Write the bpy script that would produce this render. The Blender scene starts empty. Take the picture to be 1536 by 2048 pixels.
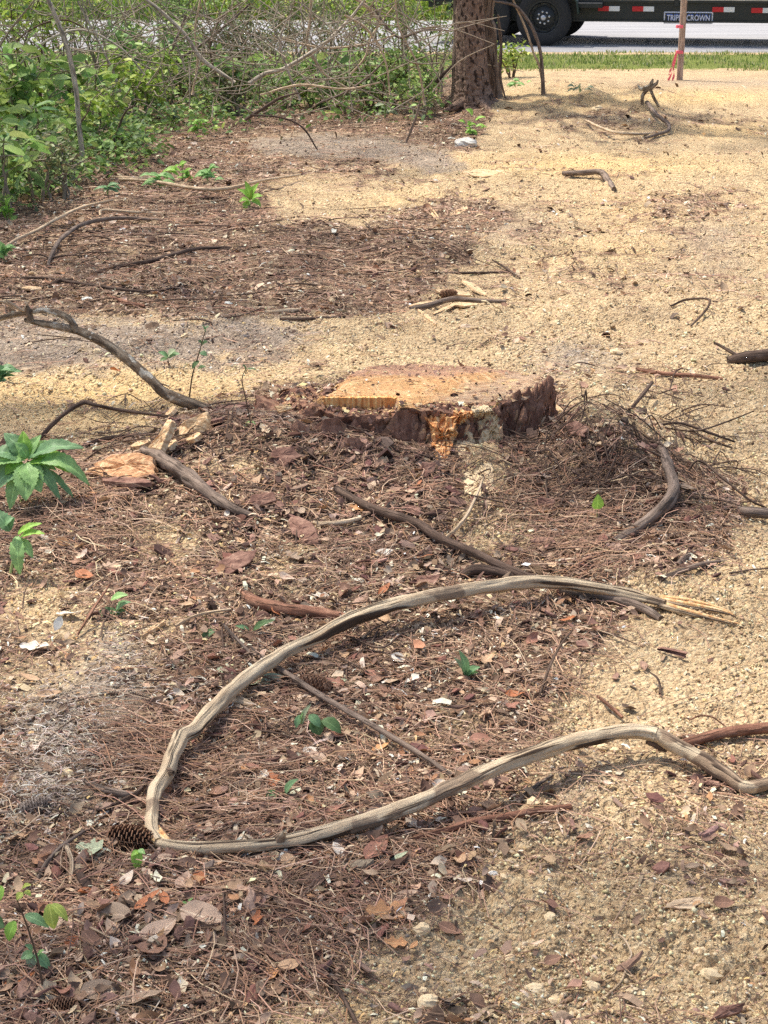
import bpy, math, random
import numpy as np
from mathutils import Vector
R = math.radians
rng = np.random.default_rng(7)
random.seed(7)
C = bpy.context.scene.collection
scene = bpy.context.scene

# ------------------------------------------------------------------ camera, sky, sun, exposure
FPX, CX, CY, CAMZ, PITCH = 3300.0, 768.0, 1024.0, 1.5, R(19.2)
cam_data = bpy.data.cameras.new('camera')
cam = bpy.data.objects.new('camera', cam_data); C.objects.link(cam)
cam.location = (0, 0, CAMZ); cam.rotation_euler = (R(90) - PITCH, 0, 0)
cam_data.sensor_fit = 'VERTICAL'; cam_data.sensor_height = 24.0; cam_data.lens = 24.0 * FPX / 2048.0
cam_data.clip_start = 0.05; cam_data.clip_end = 2000
scene.camera = cam
SUN_EL, SUN_AZ = R(64), R(-52)          # azimuth from +Y (away from the camera) towards +X
world = bpy.data.worlds.new("World"); scene.world = world; world.use_nodes = True
wn = world.node_tree.nodes; wl = world.node_tree.links
for n_ in list(wn): wn.remove(n_)
wo = wn.new('ShaderNodeOutputWorld'); wb = wn.new('ShaderNodeBackground'); ws = wn.new('ShaderNodeTexSky')
ws.sky_type = 'NISHITA'; ws.sun_disc = False; ws.sun_elevation = SUN_EL; ws.sun_rotation = SUN_AZ
ws.air_density = 1.0; ws.dust_density = 4.0; ws.ozone_density = 0.6
wb.inputs['Strength'].default_value = 0.15
wl.new(ws.outputs['Color'], wb.inputs['Color']); wl.new(wb.outputs[0], wo.inputs['Surface'])
sun_data = bpy.data.lights.new('sun', 'SUN'); sun = bpy.data.objects.new('sun', sun_data); C.objects.link(sun)
sun_data.energy = 3.7; sun_data.angle = R(2.5); sun_data.color = (1.0, 0.93, 0.82)
sv = Vector((math.sin(SUN_AZ) * math.cos(SUN_EL), math.cos(SUN_AZ) * math.cos(SUN_EL), math.sin(SUN_EL)))
sun.rotation_euler = sv.to_track_quat('Z', 'Y').to_euler(); sun.location = (0, 0, 30)
vs = scene.view_settings; vs.view_transform = 'Standard'; vs.look = 'None'; vs.gamma = 1; vs.use_curve_mapping = False
vs.exposure = 0.58
scene.cycles.max_bounces = 6; scene.cycles.diffuse_bounces = 3; scene.cycles.glossy_bounces = 2
scene.cycles.transmission_bounces = 3; scene.cycles.transparent_max_bounces = 4
scene.cycles.use_denoising = False

# ------------------------------------------------------------------ noise
def _h(ix, iy, seed):
    a = (ix.astype(np.int64) * 374761393 + iy.astype(np.int64) * 668265263 + seed * 974634777) & 0xFFFFFFFF
    a = ((a ^ (a >> 13)) * 1274126177) & 0xFFFFFFFF
    a = ((a ^ (a >> 16)) * 2246822519) & 0xFFFFFFFF
    return (a ^ (a >> 15)) / 4294967296.0
def perlin(x, y, seed=0):
    x = np.asarray(x, float); y = np.asarray(y, float)
    ix = np.floor(x); iy = np.floor(y); fx = x - ix; fy = y - iy
    u = fx * fx * fx * (fx * (fx * 6 - 15) + 10); v = fy * fy * fy * (fy * (fy * 6 - 15) + 10)
    def g(dx, dy):
        a = _h(ix + dx, iy + dy, seed) * 2 * math.pi
        return np.cos(a) * (fx - dx) + np.sin(a) * (fy - dy)
    n0 = g(0, 0) * (1 - u) + g(1, 0) * u; n1 = g(0, 1) * (1 - u) + g(1, 1) * u
    return (n0 * (1 - v) + n1 * v) * 1.4
def fbm(x, y, seed=0, o=4, gain=.5):
    s = 0; a = 1; t = 0
    for i in range(o):
        s = s + a * perlin(x * 2 ** i + i * 17.3, y * 2 ** i - i * 9.1, seed + i); t += a; a *= gain
    return s / t
def billow(x, y, seed=0, o=3):
    s = 0; a = 1; t = 0
    for i in range(o):
        s = s + a * np.abs(perlin(x * 2 ** i + i * 7.7, y * 2 ** i + i * 3.1, seed + i)); t += a; a *= .55
    return s / t
def sstep(a, b, x):
    t = np.clip((x - a) / (b - a), 0, 1); return t * t * (3 - 2 * t)

# ------------------------------------------------------------------ pixel <-> place
cp, sp_ = math.cos(PITCH), math.sin(PITCH)
def ray(px, py):
    xc = (px - CX) / FPX; yc = (CY - py) / FPX
    return np.array([xc, cp + yc * sp_, -sp_ + yc * cp])
def project(x, y, z):
    rz = z - CAMZ; dep = y * cp - rz * sp_
    dep = np.maximum(dep, .05)
    return CX + FPX * x / dep, CY - FPX * (y * sp_ + rz * cp) / dep
STX, STY = 0.135, 4.93
def H(x, y):
    x = np.asarray(x, float); y = np.asarray(y, float)
    fade = 1 - sstep(17, 20.5, y)
    z = .035 * fade * fbm(x * .55, y * .55, 3, 2) + .016 * fade * fbm(x * 2.1, y * 2.1, 5, 2)
    dx = x - .045; dy = y - STY
    z = z + .095 * 1.22 * np.exp(-(dx / .76) ** 2 - ((dy + .12) / np.where(dy < -.12, .62, .42)) ** 2) + .028 * np.exp(-((x + .18) / .2) ** 2 - ((y - 4.58) / .14) ** 2) - .012 * np.exp(-((x - .12) / .12) ** 2 - ((y - 4.54) / .1) ** 2)
    z = z + .075 * np.exp(-((x + .46) / .26) ** 2 - ((y - 4.72) / .24) ** 2) + .03 * np.exp(-((x + .75) / .4) ** 2 - ((y - 4.3) / .3) ** 2)
    z = z + .125 * np.exp(-((x - .69) / .19) ** 2 - ((y - 4.64) / .38) ** 2) * (1 + .7 * fbm(x * 6, y * 6, 17, 2)) + .03 * np.exp(-((x - .8) / .25) ** 2 - ((y - 4.1) / .3) ** 2)
    z = z + .22 * np.exp(-((x - 1.85) / 1.1) ** 2 - ((y - 15.2) / 1.0) ** 2) * (1 + .5 * fbm(x * 2, y * 2, 8, 2))
    z = z + .12 * np.exp(-((x - 3.6) / 1.2) ** 2 - ((y - 16.2) / .9) ** 2)
    z = z + .05 * np.exp(-((x - .75) / .14) ** 2 - ((y - 5.5) / .2) ** 2)
    z = z + .10 * np.exp(-((x - 1.2) / 1.1) ** 2 - ((y - 16.3) / .9) ** 2)
    z = z + .09 * np.exp(-((x - .2) / .25) ** 2 - ((y - 8.1) / .3) ** 2) + .05 * np.exp(-((x + .35) / .5) ** 2 - ((y - 8.9) / .35) ** 2)
    z = z + .06 * sstep(5.6, 6.6, y) * (1 - sstep(12, 15, y)) * sstep(1.0, .2, x) * np.maximum(0, fbm(x * 1.8, y * 1.8, 14, 3) + .05)
    z = z + .05 * sstep(5.4, 6.4, y) * (1 - sstep(15, 18, y)) * sstep(-.3, .8, x) * fbm(x * .9 + y * .3, y * 2.4, 15, 3)
    z = z + .045 * np.clip(y - 33.5, 0, 60)
    return z
def at(px, py, lift=0.0):
    d = ray(px, py); t = CAMZ / -d[2]
    for _ in range(8):
        z = float(H(d[0] * t, d[1] * t)) + lift
        t = .35 * t + .65 * (CAMZ - z) / -d[2]
    return np.array([d[0] * t, d[1] * t, CAMZ - -d[2] * t])
def at_many(px, py):
    xc = (px - CX) / FPX; yc = (CY - py) / FPX; dy = cp + yc * sp_; dz = -sp_ + yc * cp; t = CAMZ / -dz
    for _ in range(8): t = .35 * t + .65 * (CAMZ - H(xc * t, dy * t)) / -dz
    return np.stack([xc * t, dy * t, CAMZ + dz * t], -1)
def atY(px, py, Y):
    d = ray(px, py); t = Y / d[1]
    return np.array([d[0] * t, Y, CAMZ + d[2] * t])
def mpp(p):       # metres per photo pixel at a place
    return (p[1] * cp - (p[2] - CAMZ) * sp_) / FPX

# ------------------------------------------------------------------ which ground lies where (photo plan of the ground patches)
def poly_sd(px, py, P):
    P = np.array(P, float); d = np.full(px.shape, 1e9); ins = np.zeros(px.shape, bool)
    for i in range(len(P)):
        a = P[i]; b = P[(i + 1) % len(P)]; e = b - a
        wx = px - a[0]; wy = py - a[1]
        t = np.clip((wx * e[0] + wy * e[1]) / (e @ e), 0, 1)
        d = np.minimum(d, np.hypot(wx - e[0] * t, (wy - e[1] * t)))
        c = ((a[1] <= py) != (b[1] <= py)) & (px < a[0] + (py - a[1]) * e[0] / (e[1] if e[1] else 1e-9))
        ins ^= c
    return np.where(ins, d, -d)
P_MOUND = [(-1500, 900), (60, 885), (280, 855), (400, 812), (500, 780), (600, 755), (1090, 770), (1130, 800), (1300, 880), (1440, 955),
           (1500, 1040), (1450, 1105), (1330, 1150), (1200, 1240), (1140, 1400), (1085, 1520), (1000, 1640), (950, 1760), (850, 1860),
           (640, 1950), (540, 2060), (400, 2700), (-2500, 2700)]
P_MID = [(-2000, 120), (300, 100), (900, 130), (985, 200), (985, 240), (960, 290), (870, 335), (720, 352), (560, 350), (530, 395), (560, 440), (720, 440), (830, 405),
         (900, 385), (1010, 400), (1050, 425), (960, 500), (890, 560), (820, 625), (640, 655), (560, 640), (300, 640), (-2000, 620)]
P_GRAY = [(-2000, 600), (250, 630), (560, 625), (650, 640), (560, 700), (370, 735), (-2000, 730)]
P_GRAY2 = [(480, 275), (620, 262), (790, 272), (900, 300), (930, 330), (860, 350), (760, 320), (600, 318), (500, 305)]
def blob(px, py, cx, cy, rx, ry): return np.exp(-((px - cx) / rx) ** 2 - ((py - cy) / ry) ** 2)
def zones(x, y, z):
    px, py = project(x, y, z)
    n1 = fbm(x * 3.1, y * 3.1, 21, 3) ; n2 = fbm(x * 9, y * 9, 31, 3)
    sc = np.clip(5.0 / np.maximum(y, 1.2), .3, 2.2)
    wob = (n1 * 70 + n2 * 55) * sc
    s1 = poly_sd(px, py, P_MOUND) + wob
    s2 = poly_sd(px, py, P_MID) + wob * 1.0
    lit = np.maximum(sstep(-34, 44, s1), sstep(-16, 26, s2))
    # crumbly sawdust gaps in the litter and litter drifts in the sand
    gaps = (blob(px, py, 960, 1000, 60, 110) + blob(px, py, 975, 870, 60, 50) + 1.1 * blob(px, py, 80, 1210, 90, 55) + 1.0 * blob(px, py, 250, 1270, 130, 45) + .5 * blob(px, py, 60, 1370, 120, 50)
            + .7 * blob(px, py, 330, 1080, 90, 60) + .6 * blob(px, py, 560, 1120, 80, 50) + .6 * blob(px, py, 480, 930, 60, 40) + .5 * blob(px, py, 130, 1340, 120, 50)
            + .9 * blob(px, py, 1000, 1060, 60, 60))
    lit = lit * (1 - np.clip(gaps * (1.1 + n2 * 1.6), 0, 1))
    drift = (.6 * blob(px, py, 1010, 450, 170, 50) + .5 * blob(px, py, 1380, 470, 90, 60) + .55 * blob(px, py, 1060, 1600, 110, 130) + .5 * blob(px, py, 1420, 1600, 140, 70)
             + .4 * blob(px, py, 1250, 560, 250, 40) + .35 * blob(px, py, 1400, 1750, 90, 60) + .45 * blob(px, py, 1130, 230, 140, 40) + .5 * blob(px, py, 1400, 410, 150, 25) + .4 * blob(px, py, 1300, 240, 150, 30))
    lit = np.maximum(lit, np.clip(drift * (.9 + n2 * 1.8 + n1), 0, .75))
    lit = np.maximum(lit, (.34 + .22 * sstep(5.5, 8, y)) * sstep(.02, .45, fbm(x * 1.1 + .3 * y, y * 2.2, 23, 4)) * (.75 + 1.4 * n2))
    lit = lit * (1 - .5 * sstep(.08, .45, fbm(x * 4.2, y * 4.2, 25, 3)))
    g = np.maximum(sstep(-20, 25, poly_sd(px, py, P_GRAY) + wob), sstep(-12, 14, poly_sd(px, py, P_GRAY2) + wob * .6))
    g = np.maximum(g, np.clip(1.3 * blob(px, py, 130, 1480, 120, 130) + 1.1 * blob(px, py, 250, 1340, 70, 90) + .8 * blob(px, py, 1150, 722, 85, 38) + .7 * blob(px, py, 1000, 455, 120, 40) + .6 * blob(px, py, 1420, 480, 90, 70)
                   + .7 * blob(px, py, 100, 1600, 80, 60) + .4 * blob(px, py, 1130, 1560, 120, 90) + .6 * blob(px, py, 1450, 165, 200, 9) + .25 * blob(px, py, 760, 1800, 160, 160), 0, 1) * np.clip(.9 + n2, 0, 1.3))
    wht = sstep(-10, 12, poly_sd(px, py, P_GRAY2) + wob * .5) * np.clip(.9 + 1.6 * n2, .3, 1); lit = lit * (1 - .8 * wht)
    lit = lit * (1 - .72 * np.clip(g, 0, 1) * (np.clip(s1, 0, 1) * .3 + .7))
    gold_sun = np.clip(.9 * blob(px, py, 1180, 330, 260, 22) + .7 * blob(px, py, 1480, 260, 160, 18) + .35 * blob(px, py, 850, 400, 150, 20) + .8 * blob(px, py, 1400, 195, 160, 14) + .6 * blob(px, py, 1120, 205, 160, 25)
                   + .4 * blob(px, py, 1330, 420, 200, 40) + .8 * blob(px, py, 220, 795, 330, 55) + .35 * blob(px, py, 1250, 500, 200, 30), 0, 1)  # golden sand tone; the left patch has sunlight painted into its colour
    lit = np.maximum(lit, .42 * sstep(-15, 20, poly_sd(px, py, P_GRAY) + wob) * sstep(-.05, .4, n2 * 1.4 + n1))
    return np.clip(lit, 0, 1), np.clip(g, 0, 1), gold_sun, px, py
def detail(x, y, lit):
    damp_f = 1 - sstep(4.5, 9, y); damp_m = 1 - sstep(9, 19, y)
    xw = x + .012 * perlin(x * 31, y * 31, 90); yw = y + .012 * perlin(x * 31 + 9, y * 31, 91)
    clod = billow(xw * 13, yw * 13, 41, 3)
    crumb = billow(xw * 44, yw * 44, 51, 2)
    soft = fbm(x * 5, y * 5, 61, 2)
    amp = .55 + .9 * sstep(-.25, .35, fbm(x * 1.7, y * 1.7, 66, 2))
    farb = sstep(4.5, 7, y) * (1 - sstep(15, 18, y)); sand = .030 * (clod - .25) * damp_m * amp + .017 * (crumb - .25) * damp_f * amp + .014 * soft * damp_m + .05 * farb * (billow(x * 3.4, y * 2.2, 45, 3) - .25) * amp
    lt = .020 * fbm(x * 9, y * 9, 71, 3) * damp_m + .010 * (billow(x * 26, y * 26, 81, 2) - .25) * damp_f
    sand = sand * (1 - .85 * np.exp(-((x - .54) / .09) ** 2 - ((y - 3.25) / .30) ** 2)) * (1 - .5 * sstep(.1, .45, fbm(x * 1.6 + 5, y * 1.6, 68, 2)))
    d = sand * (1 - lit) + lt * lit
    # tyre tread and blade marks crossing the cleared path
    tr = sstep(-.1, .4, perlin(x * .8 + 3, y * .9, 95)) * (1 - sstep(13, 17, y)) * sstep(5.5, 6.5, y) * (1 - lit)
    d = d + .034 * tr * np.maximum(0, perlin(x * 3.2 + y * .8, y * 15, 96))
    fade = 1 - sstep(17, 20.5, y)
    return d * (.15 + .85 * fade)
def Hf(x, y):
    z = H(x, y); lit, g, gold_sun, px, py = zones(x, y, z)
    return z + detail(x, y, lit), lit, g

# ------------------------------------------------------------------ objects
def srgb(r, g, b):
    def f(c):
        c /= 255.0
        return c / 12.92 if c <= .04045 else ((c + .055) / 1.055) ** 2.4
    return (f(r), f(g), f(b))
def tag(o, label=None, cat=None, group=None, kind=None):
    if label: o['label'] = label
    if cat: o['category'] = cat
    if group: o['group'] = group
    if kind: o['kind'] = kind
    return o
def empty(name, loc, label=None, cat=None, group=None):
    o = bpy.data.objects.new(name, None); C.objects.link(o); o.location = tuple(float(v) for v in loc)
    o.empty_display_size = .05
    return tag(o, label, cat, group)
def make_mesh(name, V, F, mat=None, col=None, uv=None, smooth=True, fmat=None):
    V = np.ascontiguousarray(V, np.float32); me = bpy.data.meshes.new(name)
    Fs = F if isinstance(F, (list, tuple)) else [F]
    Fs = [np.asarray(f, np.int32) for f in Fs if len(f)]
    me.vertices.add(len(V)); me.vertices.foreach_set('co', V.ravel())
    nl = sum(f.size for f in Fs); npoly = sum(len(f) for f in Fs)
    me.loops.add(nl); me.polygons.add(npoly)
    me.loops.foreach_set('vertex_index', np.concatenate([f.ravel() for f in Fs]))
    tot = np.concatenate([np.full(len(f), f.shape[1], np.int32) for f in Fs])
    me.polygons.foreach_set('loop_start', np.concatenate([[0], np.cumsum(tot)[:-1]]).astype(np.int32))
    me.polygons.foreach_set('loop_total', tot)
    me.polygons.foreach_set('use_smooth', np.full(npoly, smooth))
    if fmat is not None: me.polygons.foreach_set('material_index', np.asarray(fmat, np.int32))
    me.update(calc_edges=True)
    if col is not None:
        a = me.color_attributes.new('col', 'FLOAT_COLOR', 'POINT')
        cc = np.ones((len(V), 4), np.float32); cc[:, :3] = col; a.data.foreach_set('color', cc.ravel())
    if uv is not None:
        l = me.uv_layers.new(name='UVMap'); vi = np.concatenate([f.ravel() for f in Fs])
        l.data.foreach_set('uv', np.ascontiguousarray(uv[vi], np.float32).ravel())
    for m in (mat if isinstance(mat, (list, tuple)) else [mat]):
        if m: me.materials.append(m)
    return me
def wloc(o):
    p = np.zeros(3)
    while o is not None: p += np.array(o.location); o = o.parent
    return p
def obj(name, V, F, mat, parent=None, origin=None, **k):
    V = np.asarray(V, float)
    if parent is not None:
        base = wloc(parent); loc = np.zeros(3)
    else:
        loc = np.array(origin if origin is not None else (0, 0, 0), float); base = loc
    o = bpy.data.objects.new(name, make_mesh(name, V - base, F, mat, **k)); C.objects.link(o)
    o.location = tuple(loc)
    if parent is not None: o.parent = parent
    return o
def link_mesh(name, me, loc, rot=None, parent=None, scale=None):
    o = bpy.data.objects.new(name, me); C.objects.link(o); o.location = tuple(float(v) for v in loc)
    if rot is not None: o.rotation_euler = rot
    if scale is not None: o.scale = (scale,) * 3 if np.isscalar(scale) else scale
    if parent is not None: o.parent = parent
    return o
def box(cx, cy, cz, sx, sy, sz, b=0.0):
    x0, x1, y0, y1, z0, z1 = cx - sx / 2, cx + sx / 2, cy - sy / 2, cy + sy / 2, cz - sz / 2, cz + sz / 2
    if b <= 0:
        V = np.array([(x, y, z) for z in (z0, z1) for y in (y0, y1) for x in (x0, x1)], float)
        F = np.array([(0, 2, 3, 1), (4, 5, 7, 6), (0, 1, 5, 4), (2, 6, 7, 3), (0, 4, 6, 2), (1, 3, 7, 5)])
        return V, F
    V = []; F = []                                 # chamfered: eight-corner outline rings along Z
    def ring(i, z): return [(x0 + b + i, y0 + i, z), (x1 - b - i, y0 + i, z), (x1 - i, y0 + b + i, z), (x1 - i, y1 - b - i, z), (x1 - b - i, y1 - i, z), (x0 + b + i, y1 - i, z), (x0 + i, y1 - b - i, z), (x0 + i, y0 + b + i, z)]
    rings = [ring(b * .7, z0), ring(0, z0 + b), ring(0, z1 - b), ring(b * .7, z1)]
    V = [p for r_ in rings for p in r_]
    for k in range(3):
        for i in range(8): F.append((k * 8 + i, k * 8 + (i + 1) % 8, k * 8 + 8 + (i + 1) % 8, k * 8 + 8 + i))
    for i in (0, 2, 4): pass
    Fq = F + [(7, 6, 1, 0), (6, 5, 2, 1), (5, 4, 3, 2), (24, 25, 30, 31), (25, 26, 29, 30), (26, 27, 28, 29)]
    return np.array(V, float), np.array(Fq)
def join(parts):
    Vs = []; Fs = {}; n = 0
    for V, F in parts:
        for f in (F if isinstance(F, list) else [F]):
            f = np.asarray(f); 
            if len(f): Fs.setdefault(f.shape[1], []).append(f + n)
        Vs.append(np.asarray(V, float)); n += len(V)
    return np.concatenate(Vs), [np.concatenate(v) for v in Fs.values()]
def spline(P, n, W=None):
    P = np.asarray(P, float); m = len(P)
    Q = np.vstack([2 * P[0] - P[1], P, 2 * P[-1] - P[-2]])
    t = np.linspace(0, m - 1 - 1e-6, n); i = t.astype(int); f = (t - i)[:, None]
    a, b, c, d = Q[i], Q[i + 1], Q[i + 2], Q[i + 3]
    out = .5 * ((2 * b) + (-a + c) * f + (2 * a - 5 * b + 4 * c - d) * f ** 2 + (-a + 3 * b - 3 * c + d) * f ** 3)
    if W is None: return out
    return out, np.interp(t, np.arange(m), np.asarray(W, float))
def tube(P, rad, seg=10, rough=.06, seed=1, freq=1.0, plates=0.0):
    """swept limb with uneven girth, long furrows and closed ends; UV = metres along, metres round"""
    P = np.asarray(P, float); rad = np.asarray(rad, float); n = len(P)
    T = np.gradient(P, axis=0); T /= np.linalg.norm(T, axis=1)[:, None] + 1e-12
    up = np.array([0, 0, 1.0]) if abs(T[0][2]) < .9 else np.array([0, 1.0, 0])
    N = np.zeros_like(P); a = up - T[0] * (up @ T[0]); N[0] = a / np.linalg.norm(a)
    for i in range(1, n):
        a = N[i - 1] - T[i] * (N[i - 1] @ T[i]); N[i] = a / (np.linalg.norm(a) + 1e-12)
    B = np.cross(T, N)
    s = np.concatenate([[0], np.cumsum(np.linalg.norm(np.diff(P, axis=0), axis=1))])
    th = np.linspace(0, 2 * np.pi, seg, endpoint=False)
    S, TH = np.meshgrid(s, th, indexing='ij'); RR = np.repeat(rad[:, None], seg, 1)
    rm = rad.mean() + 1e-6
    lum = fbm(S / (rm * 9) * freq + seed, np.sin(TH) * 1.1 + np.cos(TH) * 1.7 + seed * 3.3, seed, 2)
    fur = perlin(S / (rm * 14) * freq, TH * 2.2 + seed, seed + 5)
    knob = perlin(S / (rm * 4) + seed * 2.1, np.cos(TH) * 1.5 + np.sin(TH) * 1.1, seed + 8)
    RR = RR * (1 + rough * (1.6 * lum + 1.1 * fur + .9 * knob))
    if plates: RR = RR * (1 - plates * (np.abs(perlin(S * 12, TH * 5.1, seed + 11)) < .10) + plates * .8 * perlin(S * 26, TH * 9, seed + 12))
    V = P[:, None, :] + RR[..., None] * (np.cos(TH)[..., None] * N[:, None, :] + np.sin(TH)[..., None] * B[:, None, :])
    V = V.reshape(-1, 3)
    idx = np.arange(n * seg).reshape(n, seg); nx = np.roll(idx, -1, 1)
    Q = np.stack([idx[:-1], nx[:-1], nx[1:], idx[1:]], -1).reshape(-1, 4)
    Q = Q[:, ::-1]
    V = np.vstack([V, P[0] - T[0] * rad[0] * .25, P[-1] + T[-1] * rad[-1] * .25])
    c0, c1 = n * seg, n * seg + 1
    t0 = np.stack([np.full(seg, c0), idx[0], nx[0]], -1)[:, ::-1]; t1 = np.stack([np.full(seg, c1), nx[-1], idx[-1]], -1)[:, ::-1]
    uv = np.stack([S, TH * rm], -1).reshape(-1, 2); uv = np.vstack([uv, [s[0], 0], [s[-1], 0]])
    return V, [Q, np.vstack([t0, t1])], uv
def jitter_path(P, amp, seed, k=None):
    P = np.array(P, float); L_ = np.linalg.norm(np.diff(P, axis=0), axis=1).sum(); s = np.linspace(0, k or max(2.0, L_ / .11), len(P)); e = np.sin(np.linspace(0, np.pi, len(P))) ** .3
    for j in range(3): P[:, j] += amp * fbm(s, s * 0 + j * 11.3 + seed, seed, 3) * e * (.5 if j == 2 else 1)
    return P
def instance(TV, TF, loc, rotm, scl, col):
    """merge many copies of one small template into one array"""
    n = len(loc); k = len(TV)
    V = np.einsum('nij,kj->nki', rotm, TV) * (scl[:, None, None] if scl.ndim == 1 else 1) + loc[:, None, :]
    F = (np.arange(n)[:, None, None] * k + TF[None]).reshape(-1, TF.shape[1])
    Cc = np.repeat(col, k, 0)
    return V.reshape(-1, 3), F, Cc
def rot_zxy(yaw, tx, ty):
    cz, sz = np.cos(yaw), np.sin(yaw); cx, sx = np.cos(tx), np.sin(tx); cy, sy = np.cos(ty), np.sin(ty)
    o = np.zeros_like(yaw); l = o + 1
    Z = np.stack([np.stack([cz, -sz, o], -1), np.stack([sz, cz, o], -1), np.stack([o, o, l], -1)], -2)
    X = np.stack([np.stack([l, o, o], -1), np.stack([o, cx, -sx], -1), np.stack([o, sx, cx], -1)], -2)
    Y = np.stack([np.stack([cy, o, sy], -1), np.stack([o, l, o], -1), np.stack([-sy, o, cy], -1)], -2)
    return Z @ X @ Y
def pile(parts):
    Vs, Fs, Cs, n = [], {}, [], 0
    for V, F, c in parts:
        Vs.append(V); Fs.setdefault(F.shape[1], []).append(F + n); Cs.append(c); n += len(V)
    return np.concatenate(Vs), [np.concatenate(v) for v in Fs.values()], np.concatenate(Cs)

# ------------------------------------------------------------------ materials
def mat(name):
    m = bpy.data.materials.new(name); m.use_nodes = True
    nt = m.node_tree; b = nt.nodes['Principled BSDF']; b.inputs['Roughness'].default_value = .9
    b.inputs['Specular IOR Level'].default_value = .25
    return m, nt, b
def N(nt, t, **k):
    n = nt.nodes.new(t)
    for a, v in k.items():
        if a.startswith('i_'):
            n.inputs[a[2:].replace('_', ' ')].default_value = v
        else: setattr(n, a, v)
    return n
def noise(nt, vec, scale, detail=4, rough=.6):
    n = N(nt, 'ShaderNodeTexNoise'); n.inputs['Scale'].default_value = scale; n.inputs['Detail'].default_value = detail; n.inputs['Roughness'].default_value = rough
    if vec is not None: nt.links.new(vec, n.inputs['Vector'])
    return n.outputs['Fac']
def ramp(nt, fac, stops):
    r = N(nt, 'ShaderNodeValToRGB'); e = r.color_ramp.elements
    while len(e) < len(stops): e.new(.5)
    for el, (p, c) in zip(e, stops): el.position = p; el.color = (*c, 1)
    nt.links.new(fac, r.inputs['Fac']); return r.outputs['Color']
def rampf(nt, fac, a, b):
    r = N(nt, 'ShaderNodeMapRange'); r.inputs['From Min'].default_value = a; r.inputs['From Max'].default_value = b
    r.interpolation_type = 'SMOOTHSTEP'
    nt.links.new(fac, r.inputs['Value']); return r.outputs['Result']
def mix(nt, fac, a, b, mode='MIX'):
    m = N(nt, 'ShaderNodeMix', data_type='RGBA', blend_type=mode)
    for s, v in ((m.inputs[0], fac), (m.inputs[6], a), (m.inputs[7], b)):
        if hasattr(v, 'is_output'): nt.links.new(v, s)
        else: s.default_value = v if not isinstance(v, tuple) else (*v, 1)
    return m.outputs[2]
def math_(nt, op, a, b=0.0):
    m = N(nt, 'ShaderNodeMath', operation=op)
    for s, v in ((m.inputs[0], a), (m.inputs[1], b)):
        if hasattr(v, 'is_output'): nt.links.new(v, s)
        else: s.default_value = v
    return m.outputs[0]
def bump(nt, b, h, strength, dist):
    n = N(nt, 'ShaderNodeBump'); n.inputs['Strength'].default_value = strength; n.inputs['Distance'].default_value = dist
    nt.links.new(h, n.inputs['Height']); nt.links.new(n.outputs[0], b.inputs['Normal']); return n
def mapping(nt, out, sx, sy, sz=1.0):
    m = N(nt, 'ShaderNodeMapping'); m.inputs['Scale'].default_value = (sx, sy, sz); nt.links.new(out, m.inputs['Vector']); return m.outputs[0]
def bark_mat(name, stops, along=12, across=90, crack=.5, crack_c=(.03, .022, .016), bump_d=.004, rough=.92, obj_var=.0, patch=None):
    m, nt, b = mat(name); uv = N(nt, 'ShaderNodeUVMap').outputs[0]
    v = mapping(nt, uv, along, across); f = noise(nt, v, 1, 5, .65)
    tc = N(nt, 'ShaderNodeTexCoord').outputs['Object']; big = noise(nt, tc, 14, 4, .6)
    s = math_(nt, 'ADD', math_(nt, 'MULTIPLY', f, .65), math_(nt, 'MULTIPLY', big, .35))
    c = ramp(nt, s, stops)
    v2 = mapping(nt, uv, along * .6, across * .8); f2 = noise(nt, v2, 1, 3, .5)
    cr = rampf(nt, f2, .45, .39)
    c = mix(nt, math_(nt, 'MULTIPLY', cr, crack), c, crack_c)
    if patch:
        pf = rampf(nt, noise(nt, tc, patch[0], 3, .5), patch[1], patch[1] + .06); c = mix(nt, math_(nt, 'MULTIPLY', pf, .85), c, patch[2])
    fine = noise(nt, tc, 420, 2, .6)
    c = mix(nt, .35, c, ramp(nt, fine, [(.3, (.25, .25, .25)), (.7, (.85, .85, .85))]), 'OVERLAY')
    nt.links.new(c, b.inputs['Base Color']); b.inputs['Roughness'].default_value = rough
    h = math_(nt, 'SUBTRACT', math_(nt, 'ADD', f, math_(nt, 'MULTIPLY', fine, .3)), math_(nt, 'MULTIPLY', cr, .8))
    bump(nt, b, h, .8, bump_d); return m
def col_mat(name, rough=.85, trans=0.0, var=.35, scale=120, spec=.2, vein=False):
    m, nt, b = mat(name); a = N(nt, 'ShaderNodeVertexColor', layer_name='col').outputs['Color']
    tc = N(nt, 'ShaderNodeTexCoord').outputs['Object']; f = noise(nt, tc, scale, 4, .65)
    c = mix(nt, var, a, ramp(nt, f, [(.25, (.12, .12, .12)), (.75, (.9, .9, .9))]), 'OVERLAY')
    nt.links.new(c, b.inputs['Base Color']); b.inputs['Roughness'].default_value = rough; b.inputs['Specular IOR Level'].default_value = spec
    bump(nt, b, f, .4, .002)
    if trans > 0:
        t = N(nt, 'ShaderNodeBsdfTranslucent'); nt.links.new(c, t.inputs['Color']); ms = N(nt, 'ShaderNodeMixShader'); ms.inputs[0].default_value = trans
        nt.links.new(b.outputs[0], ms.inputs[1]); nt.links.new(t.outputs[0], ms.inputs[2]); nt.links.new(ms.outputs[0], nt.nodes['Material Output'].inputs[0])
    return m
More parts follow.
